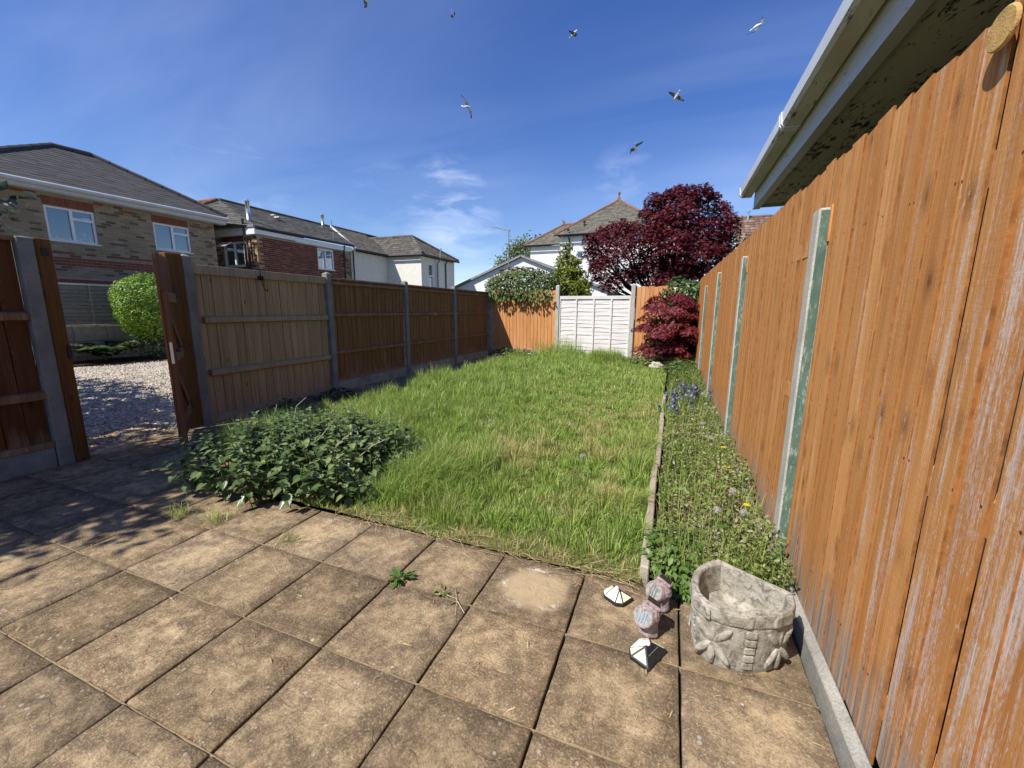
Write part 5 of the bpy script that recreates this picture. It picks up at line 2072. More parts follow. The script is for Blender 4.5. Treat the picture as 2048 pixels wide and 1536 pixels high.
# ---- golden conifer
cf = limb_tree('conifer', 'golden green conifer with a leaning tip behind the white fence panel', 'conifer', (-3.15, 13.2, -.2),
               [([(-3.15, 13.2, -.2), (-3.2, 13.2, 1.6), (-3.3, 13.2, 3.2)], [.09, .06, .02])], 'bark')
P_, N_, T_ = [], [], []
spires = [(-3.33, 13.2, 3.42, .60, 1.0), (-3.05, 13.15, 2.95, .55, .9), (-2.80, 13.2, 2.55, .50, .9), (-3.55, 13.25, 2.60, .42, .8), (-2.72, 13.1, 2.15, .45, .7), (-3.25, 12.95, 2.6, .5, .8), (-2.95, 12.95, 2.2, .5, .8)]
for sx_, sy_, stop, srad, swt in spires:
    for k in range(int(64 * swt)):
        hh = rs.random() ** .9
        z = 1.0 + (stop - 1.0) * hh
        rmax = srad * (1 - hh) ** .75 + .03
        th = rs.uniform(0, 2 * math.pi)
        q = rmax * rs.uniform(.5, 1.05)
        c = np.array([sx_ + math.cos(th) * q * .8, sy_ + math.sin(th) * q, z])
        n = 30
        out = np.array([math.cos(th) * .9, math.sin(th) * .9, .8])
        P_.append(c + rng.normal(0, .045, (n, 3)) + out * rng.uniform(-.08, .14, (n, 1)))
        N_.append(np.tile(np.array([math.cos(th), math.sin(th), .4]), (n, 1)) + rng.normal(0, .5, (n, 3)))
        T_.append(np.tile(out, (n, 1)) + rng.normal(0, .35, (n, 3)))
P_, N_, T_ = map(np.concatenate, (P_, N_, T_))
leaves('foliage', 'conifer_leaf', P_, N_, T_, rng.uniform(.07, .14, len(P_)), T_FAN, cf)

# ---- ivy over the far right corner
iv = limb_tree('ivy', 'dark green ivy mass over the end fence behind the maple bush', 'ivy', (.2, 11.75, -.2),
               [(wander((.1 + .2 * k, 11.75, -.2), (-.1 + .25 * k, 11.7, 2.0), 4, .06, rs), [.03, .03, .02, .02, .01]) for k in range(3)], 'bark')
n = 3600
P, d = in_ellipsoid_shell(n, (.24, 11.75, 1.78), (.66, .45, .46), .6)
P += nz3(P, 2.5, 7.0)[:, None] * d * .18
leaves('foliage', 'ivy_leaf', P, d + rng.normal(0, .4, (n, 3)) + np.array([0, -.2, .2]), np.array([0, -.2, -1.0]) + rng.normal(0, .6, (n, 3)), rng.uniform(.05, .09, n), T_ROUND, iv)
n = 900
P = np.stack([rng.uniform(.20, .56, n), rng.uniform(11.15, 11.48, n), .4 + 1.6 * rng.random(n)], 1)
leaves('trailing_stems', 'ivy_leaf', P, np.array([-.3, -1.0, .2]) + rng.normal(0, .4, (n, 3)), np.array([0, -.2, -1.0]) + rng.normal(0, .5, (n, 3)), rng.uniform(.05, .085, n), T_ROUND, iv)

# dark shrub behind the fence end at far right
ds = limb_tree('dark_shrub', 'dark shrub between the red maple and the right fence', 'shrub', (1.55, 14.5, -.2), [(wander((1.55, 14.5, -.2), (1.5, 14.5, 2.6), 3, .05, rs), [.06, .05, .03, .02])], 'bark_dark')
n = 2600
P, d = in_ellipsoid_shell(n, (1.42, 14.6, 2.65), (.62, .7, 1.0), .5)
P += nz3(P, 2.0, 3.0)[:, None] * d * .35
leaves('foliage', 'dark_leaf', P, d + rng.normal(0, .5, (n, 3)), d * .5 + rng.normal(0, .6, (n, 3)), rng.uniform(.07, .13, n), T_OVAL, ds)

# ---- spring-green tree behind the houses
rs2 = random.Random(9)
tb = Vector((-13.1, 36.5, -.3))
limbs = [(wander(tb, tb + Vector((0, 0, 3)), 3, .1, rs2), [.32, .28, .24, .2])]
P_, N_, T_ = [], [], []
for k in range(58):
    d0 = Vector((rs2.gauss(0, 1), rs2.gauss(0, 1), rs2.gauss(0, 1))).normalized()
    c = tb + Vector((.4, 0, 5.6)) + Vector((d0.x * 3.3, d0.y * 2.5, d0.z * 2.55)) * rs2.uniform(.55, 1)
    limbs.append((wander(tb + Vector((0, 0, rs2.uniform(2, 3.2))), c, 5, .25, rs2), [.11, .09, .07, .05, .03, .01]))
    n = 120
    P_.append(np.array(c) + rng.normal(0, .36, (n, 3)))
    N_.append(rng.normal(0, .7, (n, 3)) + UP)
    T_.append(rng.normal(0, 1, (n, 3)))
tr = limb_tree('broadleaf_tree', 'spring green tree with open branches behind the white house and aerial pole', 'tree', tb, limbs, 'bark')
P_, N_, T_ = map(np.concatenate, (P_, N_, T_))
leaves('crown', 'spring_leaf', P_, N_, T_, rng.uniform(.16, .30, len(P_)), T_OVAL, tr)

# ---- clipped bright bush and dark fern across the drive
bs = limb_tree('round_bush', 'bright green clipped round bush in sunlight across the gravel drive', 'bush', (-12.95, 6.85, 0), [(wander((-12.95, 6.85, 0), (-12.95, 6.85, 1.0), 3, .05, rs), [.06, .05, .05, .04])], 'bark')
n = 16000
P, d = in_ellipsoid_shell(n, (-12.95, 6.88, 1.36), (.80, .86, .88), .82)
P += nz3(P, 2.2, 2.0)[:, None] * d * .14 + nz3(P, 7.0, 3.0)[:, None] * d * .10
leaves('foliage', 'bush_leaf', P, d + rng.normal(0, .45, (n, 3)), UP * .4 + d * .3 + rng.normal(0, .7, (n, 3)), rng.uniform(.028, .052, n), T_ROUND, bs)
n = 900
P, d = in_ellipsoid_shell(n, (-12.85, 6.95, .45), (.55, .75, .45), .4)
leaves('low_growth', 'dark_leaf', P, d + rng.normal(0, .5, (n, 3)), rng.normal(0, 1, (n, 3)), rng.uniform(.06, .11, n), T_OVAL, bs)
fe = thing('fern', 'dark arching fern in deep shade below the waney fence', 'fern', (-13.35, 5.9, 0))
m = MB()
P_, N_, T_ = [], [], []
for k in range(46):
    a = rs.uniform(0, 2 * math.pi)
    ln = rs.uniform(.55, .95)
    pts = []
    for i in range(9):
        t = i / 8
        pts.append((-13.35 + math.cos(a) * ln * t * .8, 5.9 + math.sin(a) * ln * t * .9, .05 + .95 * ln * (t * 1.35 - t * t * .85)))
    m.tube(pts, [.006] * 9, 4)
    for i in range(2, 9):
        for sgn in (-1, 1):
            P_.append(pts[i])
            N_.append((math.cos(a) * .3, math.sin(a) * .3, 1))
            T_.append((math.cos(a) * .5 - sgn * math.sin(a), math.sin(a) * .5 + sgn * math.cos(a), -.2))
m.build('stems', 'stem_green', fe)
leaves('fronds', 'dark_leaf', P_, N_, T_, rng.uniform(.12, .22, len(P_)), T_OVAL, fe)

# ---- shrub-tree just outside the picture on the left: its twigs reach in and it shades the flags
sh = random.Random(21)
tb = Vector((-6.0, -0.35, 0))
limbs = [(wander(tb, tb + Vector((0, 0, 1.6)), 3, .06, sh), [.10, .09, .08, .07])]
P_, N_, T_ = [], [], []
cl = []
for k in range(64):
    d0 = Vector((sh.gauss(0, 1), sh.gauss(0, 1), sh.gauss(0, 1))).normalized()
    c = tb + Vector((.10, -.45, 3.15)) + Vector((d0.x * 1.40, d0.y * 1.0, d0.z * 1.15)) * sh.uniform(.35, 1)
    cl.append((c, .25, 120))
for c in ((-5.7, 1.2, 2.33), (-5.67, 1.62, 2.32), (-5.62, 1.88, 2.30)):
    cl.append((Vector(c), .10, 26))
cl.append((Vector((-5.62, 1.92, 2.36)), .07, 16))
for c, s, n in cl:
    limbs.append((wander(tb + Vector((0, 0, sh.uniform(1.2, 1.7))), c, 5, .10, sh), [.035, .03, .024, .016, .01, .005]))
    P_.append(np.array(c) + rng.normal(0, s, (n, 3)))
    N_.append(rng.normal(0, .7, (n, 3)) + UP)
    T_.append(rng.normal(0, 1, (n, 3)))
ns = limb_tree('side_shrub', 'dark leafy shrub beyond the left fence, twigs reaching into view at the left edge', 'shrub', tb, limbs, 'bark_dark')
P_, N_, T_ = map(np.concatenate, (P_, N_, T_))
leaves('foliage', 'dark_leaf', P_, N_, T_, rng.uniform(.08, .15, len(P_)), T_OVAL, ns)

# tall hedge at the near end of the drive, shading the gravel
hb = limb_tree('tall_hedge', 'tall evergreen hedge at the near end of the gravel drive', 'hedge', (-9.6, -.9, 0), [(wander((-12 + 1.1 * k, -.9, 0), (-12 + 1.1 * k, -.9, 3.4), 3, .08, sh), [.1, .09, .06, .03]) for k in range(5)], 'bark')
n = 11000
P = np.stack([rng.uniform(-13.0, -7.2, n), rng.uniform(-1.4, 1.1, n), rng.uniform(.2, 5.0, n)], 1)
P[:, 1] += nz3(P, .9, 5.0) * .2
P[:, 2] += nz3(P, 1.2, 6.0) * .5
leaves('foliage', 'dark_leaf', P, rng.normal(0, 1, (n, 3)), rng.normal(0, 1, (n, 3)), rng.uniform(.18, .30, n), T_OVAL, hb)

# ---- nettle clump
nt = thing('nettle_patch', 'dense clump of dark green stinging nettles at the patio edge near the gate', 'nettles', (-2.75, 2.4, 0))
rn_ = random.Random(31)
LP, LN, LT, LS = [], [], [], []
stems = MB()
count = 0
while count < 235:
    x, y = rn_.uniform(-3.62, -1.78), rn_.uniform(1.80, 3.45)
    ex = (x + 2.78) / .92
    ey = (y - 2.5 - .12 * (x + 2.7)) / .72
    q = ex * ex + ey * ey
    if q > 1 + .15 * mnoise.noise(Vector((x * 3, y * 3, 0))):
        continue
    count += 1
    H = (.50 - .10 * max(0, (x + 2.6)) ) * (1 - .42 * q) + rn_.uniform(-.05, .05)
    H *= .72 if x > -2.15 else 1
    lx, ly = rn_.uniform(-.06, .06) + .06 * ex, rn_.uniform(-.06, .06) + .10 * ey - .02
    top = Vector((x + lx, y + ly, H))
    stems.tube([(x, y, 0), (x + lx * .4, y + ly * .4, H * .5), tuple(top)], [.004, .0035, .002], 4, cap=False)
    a0 = rn_.uniform(0, 6.28)
    for k in range(6):
        hz_ = H - .008 - k * .05
        if hz_ < .05:
            break
        t = hz_ / H
        c = Vector((x + lx * t, y + ly * t, hz_))
        size = (.038, .062, .082, .09, .088, .08)[k] * rn_.uniform(.85, 1.15)
        for e in (0, 1):
            a = a0 + k * 1.571 + e * math.pi + rn_.uniform(-.3, .3)
            d = Vector((math.cos(a), math.sin(a), 0))
            droop = (.5, .05, -.22, -.4, -.5, -.6)[k] + rn_.uniform(-.2, .2)
            LP.append(c + d * .012)
            LN.append((-d.x * droop * .9 + rn_.uniform(-.2, .2), -d.y * droop * .9 + rn_.uniform(-.2, .2), 1))
            LT.append((d.x, d.y, droop))
            LS.append(size)
stems.build('stem', 'stem_green', nt)
LP, LN, LT, LS = map(np.array, (LP, LN, LT, LS))
dist = LP[:, 1] - LP[:, 2] * 1.1 + np.abs(LP[:, 0] + 2.6) * .15
order = np.argsort(dist)
first, rest = order[:280], order[280:]
FR = frames(LN, LT)
lm_ = []
for s in range(4):
    b = MB()
    b.add(T_NETTLE[0], T_NETTLE[1], 0, (s + .5) / 4)
    lm_.append(b.mesh('leaf', 'nettle_leaf'))
for i in first:
    o = bpy.data.objects.new('leaf', lm_[i % 4])
    M = Matrix(FR[i].tolist()).to_4x4()
    M.translation = Vector(LP[i]) - nt.location
    o.matrix_basis = M @ Matrix.Scale(LS[i], 4)
    o.parent = nt
    COL.objects.link(o)
leaves('foliage', 'nettle_leaf', LP[rest], LN[rest], LT[rest], LS[rest], T_NETTLE, nt, kind='stuff')
m = MB()
for a, b, c in (((-2.45, 2.35, .25), (-2.34, 2.40, .38), (-2.30, 2.50, .44)), ((-2.62, 2.25, .30), (-2.5, 2.3, .38), (-2.44, 2.42, .52)), ((-2.2, 2.4, .25), (-2.12, 2.46, .33), (-2.06, 2.56, .36)),
                ((-3.1, 2.6, .4), (-3.08, 2.62, .52), (-3.0, 2.66, .60)), ((-3.2, 2.5, .4), (-3.2, 2.5, .48), (-3.19, 2.52, .55))):
    m = MB()
    m.tube([a, b, c], [.0035, .003, .002], 5)
    m.build('dead_stem', 'stem_pale', nt)


# ---- grass ------------------------------------------------------------------
def blade_patch(name, x, y, z, h, w, lean, dry, parent=None, kind='stuff'):
    n = len(x)
    a = rng.uniform(0, 2 * np.pi, n)
    la = rng.uniform(0, 2 * np.pi, n) if lean is None else lean[0] + rng.normal(0, .9 if np.isscalar(lean[0]) else .1, n)
    lm = (np.abs(rng.normal(0, .32, n)) if lean is None else lean[1] * (np.abs(rng.normal(1, .5, n)) if np.isscalar(lean[1]) else 1))
    wx, wy = np.cos(a) * w / 2, np.sin(a) * w / 2
    bx, by = np.cos(la) * lm * h, np.sin(la) * lm * h
    V = np.empty((n, 5, 3))
    V[:, 0] = np.stack([x - wx, y - wy, z], 1)
    V[:, 1] = np.stack([x + wx, y + wy, z], 1)
    zz = z + h * .58
    V[:, 2] = np.stack([x + wx * .85 + bx * .38, y + wy * .85 + by * .38, zz], 1)
    V[:, 3] = np.stack([x - wx * .85 + bx * .38, y - wy * .85 + by * .38, zz], 1)
    V[:, 4] = np.stack([x + bx * 1.1, y + by * 1.1, z + h * np.sqrt(np.maximum(.1, 1 - np.minimum(lm, .95) ** 2 * .8))], 1)
    L = (np.array([0, 1, 2, 3, 3, 2, 4])[None, :] + (np.arange(n) * 5)[:, None]).ravel()
    cnt = np.tile([4, 3], n)
    tip = np.tile([0, 0, .55, .55, 1.0], n)
    V = V.reshape(-1, 3)
    if parent is not None:
        V = V - np.array(parent.location)
    me = raw_mesh(name, V, L, cnt, 'grass', np.repeat(rng.random(n), 2), {'tip': tip, 'dry': np.repeat(dry, 5)})
    o = bpy.data.objects.new(name, me)
    COL.objects.link(o)
    if parent is not None:
        o.parent = parent
    if kind:
        o['kind'] = kind
    return o


def value2(x, y, s, seed):
    """vectorised smooth value noise in 0..1"""
    t = np.random.default_rng(seed).random((64, 64))
    u, v = x * s + 31.7, y * s + 17.3
    i, j = np.floor(u).astype(int), np.floor(v).astype(int)
    fu, fv = u - i, v - j
    fu, fv = fu * fu * (3 - 2 * fu), fv * fv * (3 - 2 * fv)
    g = lambda a, b: t[a % 64, b % 64]
    return (g(i, j) * (1 - fu) + g(i + 1, j) * fu) * (1 - fv) + (g(i, j + 1) * (1 - fu) + g(i + 1, j + 1) * fu) * fv


def bump2(x, y, cx, cy, rx_, ry_):
    return np.exp(-((x - cx) / rx_) ** 2 - ((y - cy) / ry_) ** 2)


X, Y = [], []
for y0, y1, dens in ((1.97, 3.2, 14000), (3.2, 4.6, 10000), (4.6, 7.0, 6200), (7.0, 11.45, 3600)):
    n = int(4.4 * (y1 - y0) * dens)
    X.append(rng.uniform(-4.5, -.06, n))
    Y.append(rng.uniform(y0, y1, n))
X, Y = np.concatenate(X), np.concatenate(Y)
leftedge = np.where(Y < 2.55, -3.2, -4.20) + .16 * (value2(X, Y, 2.2, 3) - .5)
front = 1.985 + .05 * (value2(X, Y, 6.0, 4) - .45)
nettle = ((X + 2.85) / .80) ** 2 + ((Y - 2.5) / .62) ** 2 < 1
clump = value2(X, Y, 7.0, 5)
thin = rng.random(len(X)) < .35 + .75 * clump
keep = (X > leftedge) & (Y > front) & ~nettle & thin
X, Y, clump = X[keep], Y[keep], clump[keep]
Z = np.array([lawn_h(a, b) for a, b in zip(X[::1], Y[::1])]) - .008
big = value2(X, Y, .9, 6)
mid = value2(X, Y, 2.6, 7)
lush = np.clip((-.9 - X) / 2.2, 0, 1)
far = np.clip((Y - 3.5) / 4, 0, 1)
Hh = (.052 + .055 * mid + .050 * clump) * (1 + .55 * lush - .05 * far + .6 * (big - .5))
tall = bump2(X, Y, -1.55, 2.75, .38, .42) + bump2(X, Y, -1.3, 10.6, .7, .7) + .7 * bump2(X, Y, -2.7, 11.2, .9, .5) + .8 * bump2(X, Y, -.22, 3.4, .16, 1.3)
Hh *= 1 + 1.0 * np.clip(tall, 0, 1)
Hh *= np.clip((Y - front[keep]) / .26, .42, 1) * (rng.uniform(.55, 1.3, len(X)))
dryp = (bump2(X, Y, -.75, 5.6, .8, .5) + .9 * bump2(X, Y, -1.35, 3.5, .5, .35) + 1.0 * bump2(X, Y, -.25, 6.2, .25, .9) + .8 * bump2(X, Y, -1.75, 2.45, .35, .25)
        + .8 * bump2(X, Y, -.7, 3.9, .6, .3) + 1.15 * np.clip(1 - (Y - 2.0) / .28, 0, 1) + .5 * bump2(X, Y, -.5, 2.6, .35, .3) + .7 * bump2(X, Y, -1.1, 4.4, .5, .4))
dr = dryp * .34 + .60 * (value2(X, Y, 3.4, 8) - .42) + .60 * (value2(X, Y, 12, 9) - .45) - .24 * lush - .12 * far
DR = np.clip(dr * 1.5, 0, .92) * (rng.random(len(X)) < np.clip(.28 + dr * 1.25, .06, .92))
W = (.0042 + .0010 * (Y - 2)) * rng.uniform(.7, 1.35, len(X))
# blades fan out of tussocks set on a jittered grid
CELL = .15
gi, gj = np.floor(X / CELL).astype(int), np.floor(Y / CELL + .5 * (np.floor(X / CELL) % 2)).astype(int)
hr = np.random.default_rng(77).random((4, 97, 89))
h0, h1, h2, h3 = (hr[k][gi % 97, gj % 89] for k in range(4))
ccx = (gi + .25 + .5 * h0) * CELL
ccy = (gj + .25 + .5 * h1 - .5 * (gi % 2)) * CELL
vx, vy = X - ccx, Y - ccy
dd = np.sqrt(vx * vx + vy * vy) / CELL
swirl = np.arctan2(vy, vx) + rng.normal(0, .8, len(X)) + 1.2 * (value2(X, Y, 1.3, 21) - .5)
mag = np.clip(.10 + .75 * dd + rng.normal(0, .18, len(X)), .03, .95)
Hh = Hh * (1 - .22 * np.clip((X + 2.2) / 1.2, 0, 1)) * (.62 + .75 * h2) * np.clip(1.30 - .75 * dd, .45, 1.3)
DR = np.clip(DR + (h3 > .80) * .42 * rng.random(len(X)), 0, .92)
blade_patch('lawn_grass', X, Y, Z, Hh, np.minimum(W, .012), (swirl, mag), DR)

# tall tussock beside the nettles
n = 2600
th = rng.uniform(0, 2 * np.pi, n)
q = np.sqrt(rng.random(n))
x, y = -1.72 + np.cos(th) * q * .26, 2.55 + np.sin(th) * q * .36
tus = thing('grass_tussock', 'long arching grass tussock growing out of the right side of the nettles', 'grass tussock', (-1.72, 2.55, .02))
blade_patch('blades', x, y, np.full(n, .01), rng.uniform(.16, .42, n) * (1.05 - .4 * q), rng.uniform(.003, .006, n), (-.3, .55), np.clip(rng.normal(-.1, .25, n), 0, .9), tus)
# seeding grasses against the white panel
for lab, cx_, cy_, hh, nn in (('feathery tall grass clump standing against the left part of the white panel', -2.75, 11.30, .75, 170),
                              ('dense dark grass clump in front of the right part of the white panel', -1.5, 10.55, .46, 800),
                              ('sparse tall grass by the concrete post left of the white panel', -3.35, 11.25, .62, 150)):
    th = rng.uniform(0, 2 * np.pi, nn)
    q = np.sqrt(rng.random(nn))
    g_ = thing('grass_clump', lab, 'grass clump', (cx_, cy_, .05), 'tall grass clumps at the end fence')
    blade_patch('blades', cx_ + np.cos(th) * q * .42, cy_ + np.sin(th) * q * .18, np.full(nn, .05), rng.uniform(.5, 1, nn) * hh, np.full(nn, .009), None, np.clip(rng.normal(.05, .2, nn), 0, .8), g_)

# dead grass lying over the patio edge
n = 800
x = -.10 - 1.95 * rng.random(n) ** 1.25
y = 1.985 + rng.normal(.04, .05, n) - .10 * rng.random(n) ** 4
a = rng.normal(0, .7, n) + (rng.random(n) < .3) * rng.uniform(0, 3, n)
ln = rng.uniform(.04, .15, n)
P = np.stack([x, y, rng.uniform(.006, .028, n)], 1)
T = np.stack([np.cos(a), np.sin(a) * .6 - .15, rng.normal(0, .06, n)], 1)
m_T = ([(-.010, 0, 0), (.010, 0, 0), (.009, .5, .03), (-.009, .5, .03), (0, 1, 0)], [(0, 1, 2, 3), (3, 2, 4)])
leaves('dead_grass', 'straw', P, np.tile(UP, (n, 1)) + rng.normal(0, .35, (n, 3)), T, ln, m_T, kind='stuff')
# scattered litter on the flags
n = 130
P = np.stack([rng.uniform(-3.2, .55, n), rng.uniform(.5, 1.95, n), np.full(n, .0045)], 1)
a = rng.uniform(0, 6.28, n)
leaves('leaf_litter', 'straw', P, np.tile(UP, (n, 1)) + rng.normal(0, .2, (n, 3)), np.stack([np.cos(a), np.sin(a), np.zeros(n)], 1), rng.uniform(.008, .045, n), T_BLADE, kind='stuff')

# ---- weeds in the bed ---------------------------------------------------------
n = 21000
yy = 2.05 + 9.1 * rng.random(n) ** 1.55
xx = rng.uniform(.0, .60, n)
hmax = .05 + .13 * value2(xx, yy, 4.5, 12) + .10 * np.clip((xx - .3) / .3, 0, 1) * value2(xx, yy, 3, 13) + .10 * np.clip((yy - 6.5) / 3, 0, 1)
hmax += .14 * bump2(xx, yy, .50, 3.1, .14, .9) * value2(xx, yy, 5, 14)
zz = .02 + hmax * np.sqrt(rng.random(n))
rnw = np.clip(.25 + .55 * value2(xx, yy, 3.2, 15) + rng.normal(0, .22, n) + .25 * bump2(xx, yy, .35, 2.6, .3, .5) - .25 * np.clip((yy - 5) / 3, 0, 1), 0, 1)
P = np.stack([xx, yy, zz], 1)
leaves('bed_weeds', 'weed_leaf', P, np.tile(UP, (n, 1)) + rng.normal(0, .65, (n, 3)), rng.normal(0, 1, (n, 3)) + [0, 0, .15], rng.uniform(.012, .034, n) * (1 + .06 * (yy - 2)), T_OVAL, rnd=rnw, kind='stuff')
n = 2400
yy = 2.05 + 8.5 * rng.random(n) ** 1.6
xx = rng.uniform(.0, .59, n)
blade_patch('bed_stems', xx, yy, np.full(n, .03), rng.uniform(.08, .34, n), rng.uniform(.002, .0045, n), None, (rng.random(n) < .45) * rng.uniform(.3, .95, n))
n = 1500
yy = 2.3 + 8.5 * rng.random(n) ** 1.4
xx = rng.uniform(.02, .58, n)
ok = value2(xx, yy, 3.0, 33) > .50
xx, yy = xx[ok], yy[ok]
n = len(xx)
P = np.stack([xx, yy, rng.uniform(.06, .20, n)], 1)
leaves('bed_foliage', 'bramble_leaf', P, np.tile(UP, (n, 1)) + rng.normal(0, .5, (n, 3)), rng.normal(0, 1, (n, 3)), rng.uniform(.025, .055, n), T_OVAL, kind='stuff')
n = 520
yy = 2.1 + 5 * rng.random(n) ** 1.5
xx = rng.uniform(.02, .58, n)
P = np.stack([xx, yy, rng.uniform(.09, .20, n)], 1)
leaves('bed_blossom', 'flower_pale', P, np.tile(UP, (n, 1)) + rng.normal(0, .5, (n, 3)), rng.normal(0, 1, (n, 3)), rng.uniform(.003, .007, n), T_STAR, kind='stuff')


def rosette_plant(name, label, cat, c, n, rad, h, size, mat, T, stems=True, group=None):
    t = thing(name, label, cat, c, group)
    a = rng.uniform(0, 2 * np.pi, n)
    q = np.sqrt(rng.random(n))
    P = np.stack([c[0] + np.cos(a) * q * rad[0], c[1] + np.sin(a) * q * rad[1], c[2] + h * (1 - .6 * q * q) * (.45 + .55 * rng.random(n))], 1)
    d = np.stack([np.cos(a), np.sin(a), np.zeros(n)], 1)
    leaves('foliage', mat, P, UP + d * .35 + rng.normal(0, .3, (n, 3)), d + rng.normal(0, .5, (n, 3)) + [0, 0, -.1], rng.uniform(*size, n), T, t)
    m = MB()
    for k in range(0, n, 6):
        m.tube([(c[0] + (P[k, 0] - c[0]) * .3, c[1] + (P[k, 1] - c[1]) * .3, c[2]), tuple(P[k])], [.003, .002], 4, cap=False)
    tag(m.build('stem', 'stem_green', t), kind='stuff')
    return t


rosette_plant('leafy_weed', 'bright green leafy weed beside the stone pot at the front of the bed', 'weed', (.10, 2.22, .03), 460, (.17, .26), .16, (.025, .055), 'bramble_leaf', T_OVAL)
rosette_plant('leafy_weed', 'low green weed mat between the rock lamps and the stone pot', 'weed', (.135, 2.03, .0), 420, (.12, .085), .07, (.018, .035), 'bramble_leaf', T_OVAL)
rosette_plant('leafy_weed', 'broad leaved green weed growing at the foot of the crimson maple bush', 'weed', (.25, 9.6, .05), 360, (.32, .7), .30, (.07, .13), 'ivy_leaf', T_OVAL)
rosette_plant('leafy_weed', 'yellowish green weed at the end of the lawn by the right concrete post', 'weed', (-.62, 10.6, .05), 420, (.42, .45), .34, (.05, .11), 'weed_leaf', T_OVAL)
rosette_plant('leafy_weed', 'pale leafy weeds along the back left corner of the lawn', 'weed', (-4.2, 10.9, .05), 420, (.75, .4), .28, (.06, .12), 'ivy_leaf', T_OVAL)
rosette_plant('leafy_weed', 'dark weeds on the shaded path by the second concrete post on the left', 'weed', (-4.85, 4.9, .0), 160, (.25, .30), .16, (.05, .09), 'dark_leaf', T_OVAL)
rosette_plant('leafy_weed', 'dark weeds at the foot of the pale fence panel', 'weed', (-5.0, 4.2, .0), 120, (.12, .55), .12, (.04, .08), 'dark_leaf', T_OVAL)

fs_ = thing('field_stone', 'pale loose stone at the foot of the crimson maple bush', 'stone', (-.30, 10.1, .08))
m = MB()
m.ball((-.30, 10.1, .10), .13, 10, 7, jit=.5, scale=(1.2, .9, .75))
m.build('stone', 'field_stone', fs_, smooth=False)

# bluebells
for lab, cx_, cy_, nn in (('larger clump of bluebells in the right hand bed, nearer the fence', .26, 6.5, 26), ('smaller clump of bluebells in the right hand bed, beside the lawn', .05, 5.6, 17)):
    t = thing('bluebells', lab, 'bluebells', (cx_, cy_, .05), 'bluebell clumps in the bed')
    m = MB()
    P, T, N = [], [], []
    for k in range(nn):
        x, y = cx_ + random.gauss(0, .10), cy_ + random.gauss(0, .17)
        h = random.uniform(.20, .32)
        lx = random.uniform(-.05, .05)
        m.tube([(x, y, .03), (x + lx * .5, y, h * .6), (x + lx, y, h)], [.003, .003, .002], 4, cap=False)
        for q in range(9):
            u_ = .55 + .45 * q / 8
            a = random.uniform(0, 6.28)
            P.append((x + lx * u_ + math.cos(a) * .012, y + math.sin(a) * .012, .03 + h * u_))
            T.append((math.cos(a), math.sin(a), -1.2))
            N.append((math.cos(a), math.sin(a), .6))
    tag(m.build('stem', 'stem_green', t), kind='stuff')
    leaves('flower', 'flower_blue', P, N, T, .034, T_ROUND, t, kind='stuff')
    n = 60
    blade_patch('blades', cx_ + rng.normal(0, .12, n), cy_ + rng.normal(0, .18, n), np.full(n, .03), rng.uniform(.14, .26, n), np.full(n, .012), None, np.zeros(n), t)


def dandelion(label, x, y, h, head, group):
    z0 = lawn_h(x, y) if x < -.05 else .04
    t = thing('dandelion', label, 'dandelion', (x, y, z0), group)
    m = MB()
    m.tube([(x, y, z0 - .01), (x + .008, y, z0 + h * .5), (x + .004, y + .006, z0 + h)], [.0025, .002, .002], 5, cap=False)
    m.build('stem', 'stem_green', t)
    c = np.array([x + .004, y + .006, z0 + h])
    if head == 'yellow':
        n = 60
        a = rng.uniform(0, 6.28, n)
        d = np.stack([np.cos(a), np.sin(a), rng.uniform(.05, 1.2, n)], 1)
        leaves('flower', 'flower_yellow', np.tile(c, (n, 1)), UP + d * .2, d, rng.uniform(.017, .027, n), T_BLADE_W, t)
    else:
        n = 110
        d = rdir(n)
        leaves('seed_head', 'seed_head', c + d * .004, rdir(n), d, .021, T_BLADE_W, t)
        leaves('seed_tuft', 'seed_head', c + d * .020, d, rdir(n), .005, T_STAR, t)


T_BLADE_W = ([(-.05, 0, 0), (.05, 0, 0), (.10, .9, .05), (-.10, .9, .05)], [(0, 1, 2, 3)])
yl = [(-3.55, 8.2, 'yellow dandelion on the left of the lawn, lying farthest from the patio'), (-3.05, 5.75, 'yellow dandelion at the left lawn edge beside the brown fence'),
      (-2.45, 9.0, 'yellow dandelion near the back of the lawn, left of its middle'), (-1.35, 7.3, 'yellow dandelion alone in the middle of the lawn'),
      (-2.55, 3.1, 'yellow dandelion just above the nettles'), (-3.9, 9.6, 'yellow dandelion in front of the dark left corner'),
      (.47, 3.75, 'yellow dandelion in the bed close to the fence base, midway along'), (.13, 5.9, 'yellow dandelion between the two bluebell clumps'), (.50, 2.72, 'yellow dandelion in the bed nearest the stone pot'), (.45, 3.3, 'yellow dandelion in the bed beside the second fence bay')]
for x, y, lab in yl:
    dandelion(lab, x, y, random.uniform(.14, .22) if x > -3 else .20, 'yellow', 'yellow dandelion flowers')
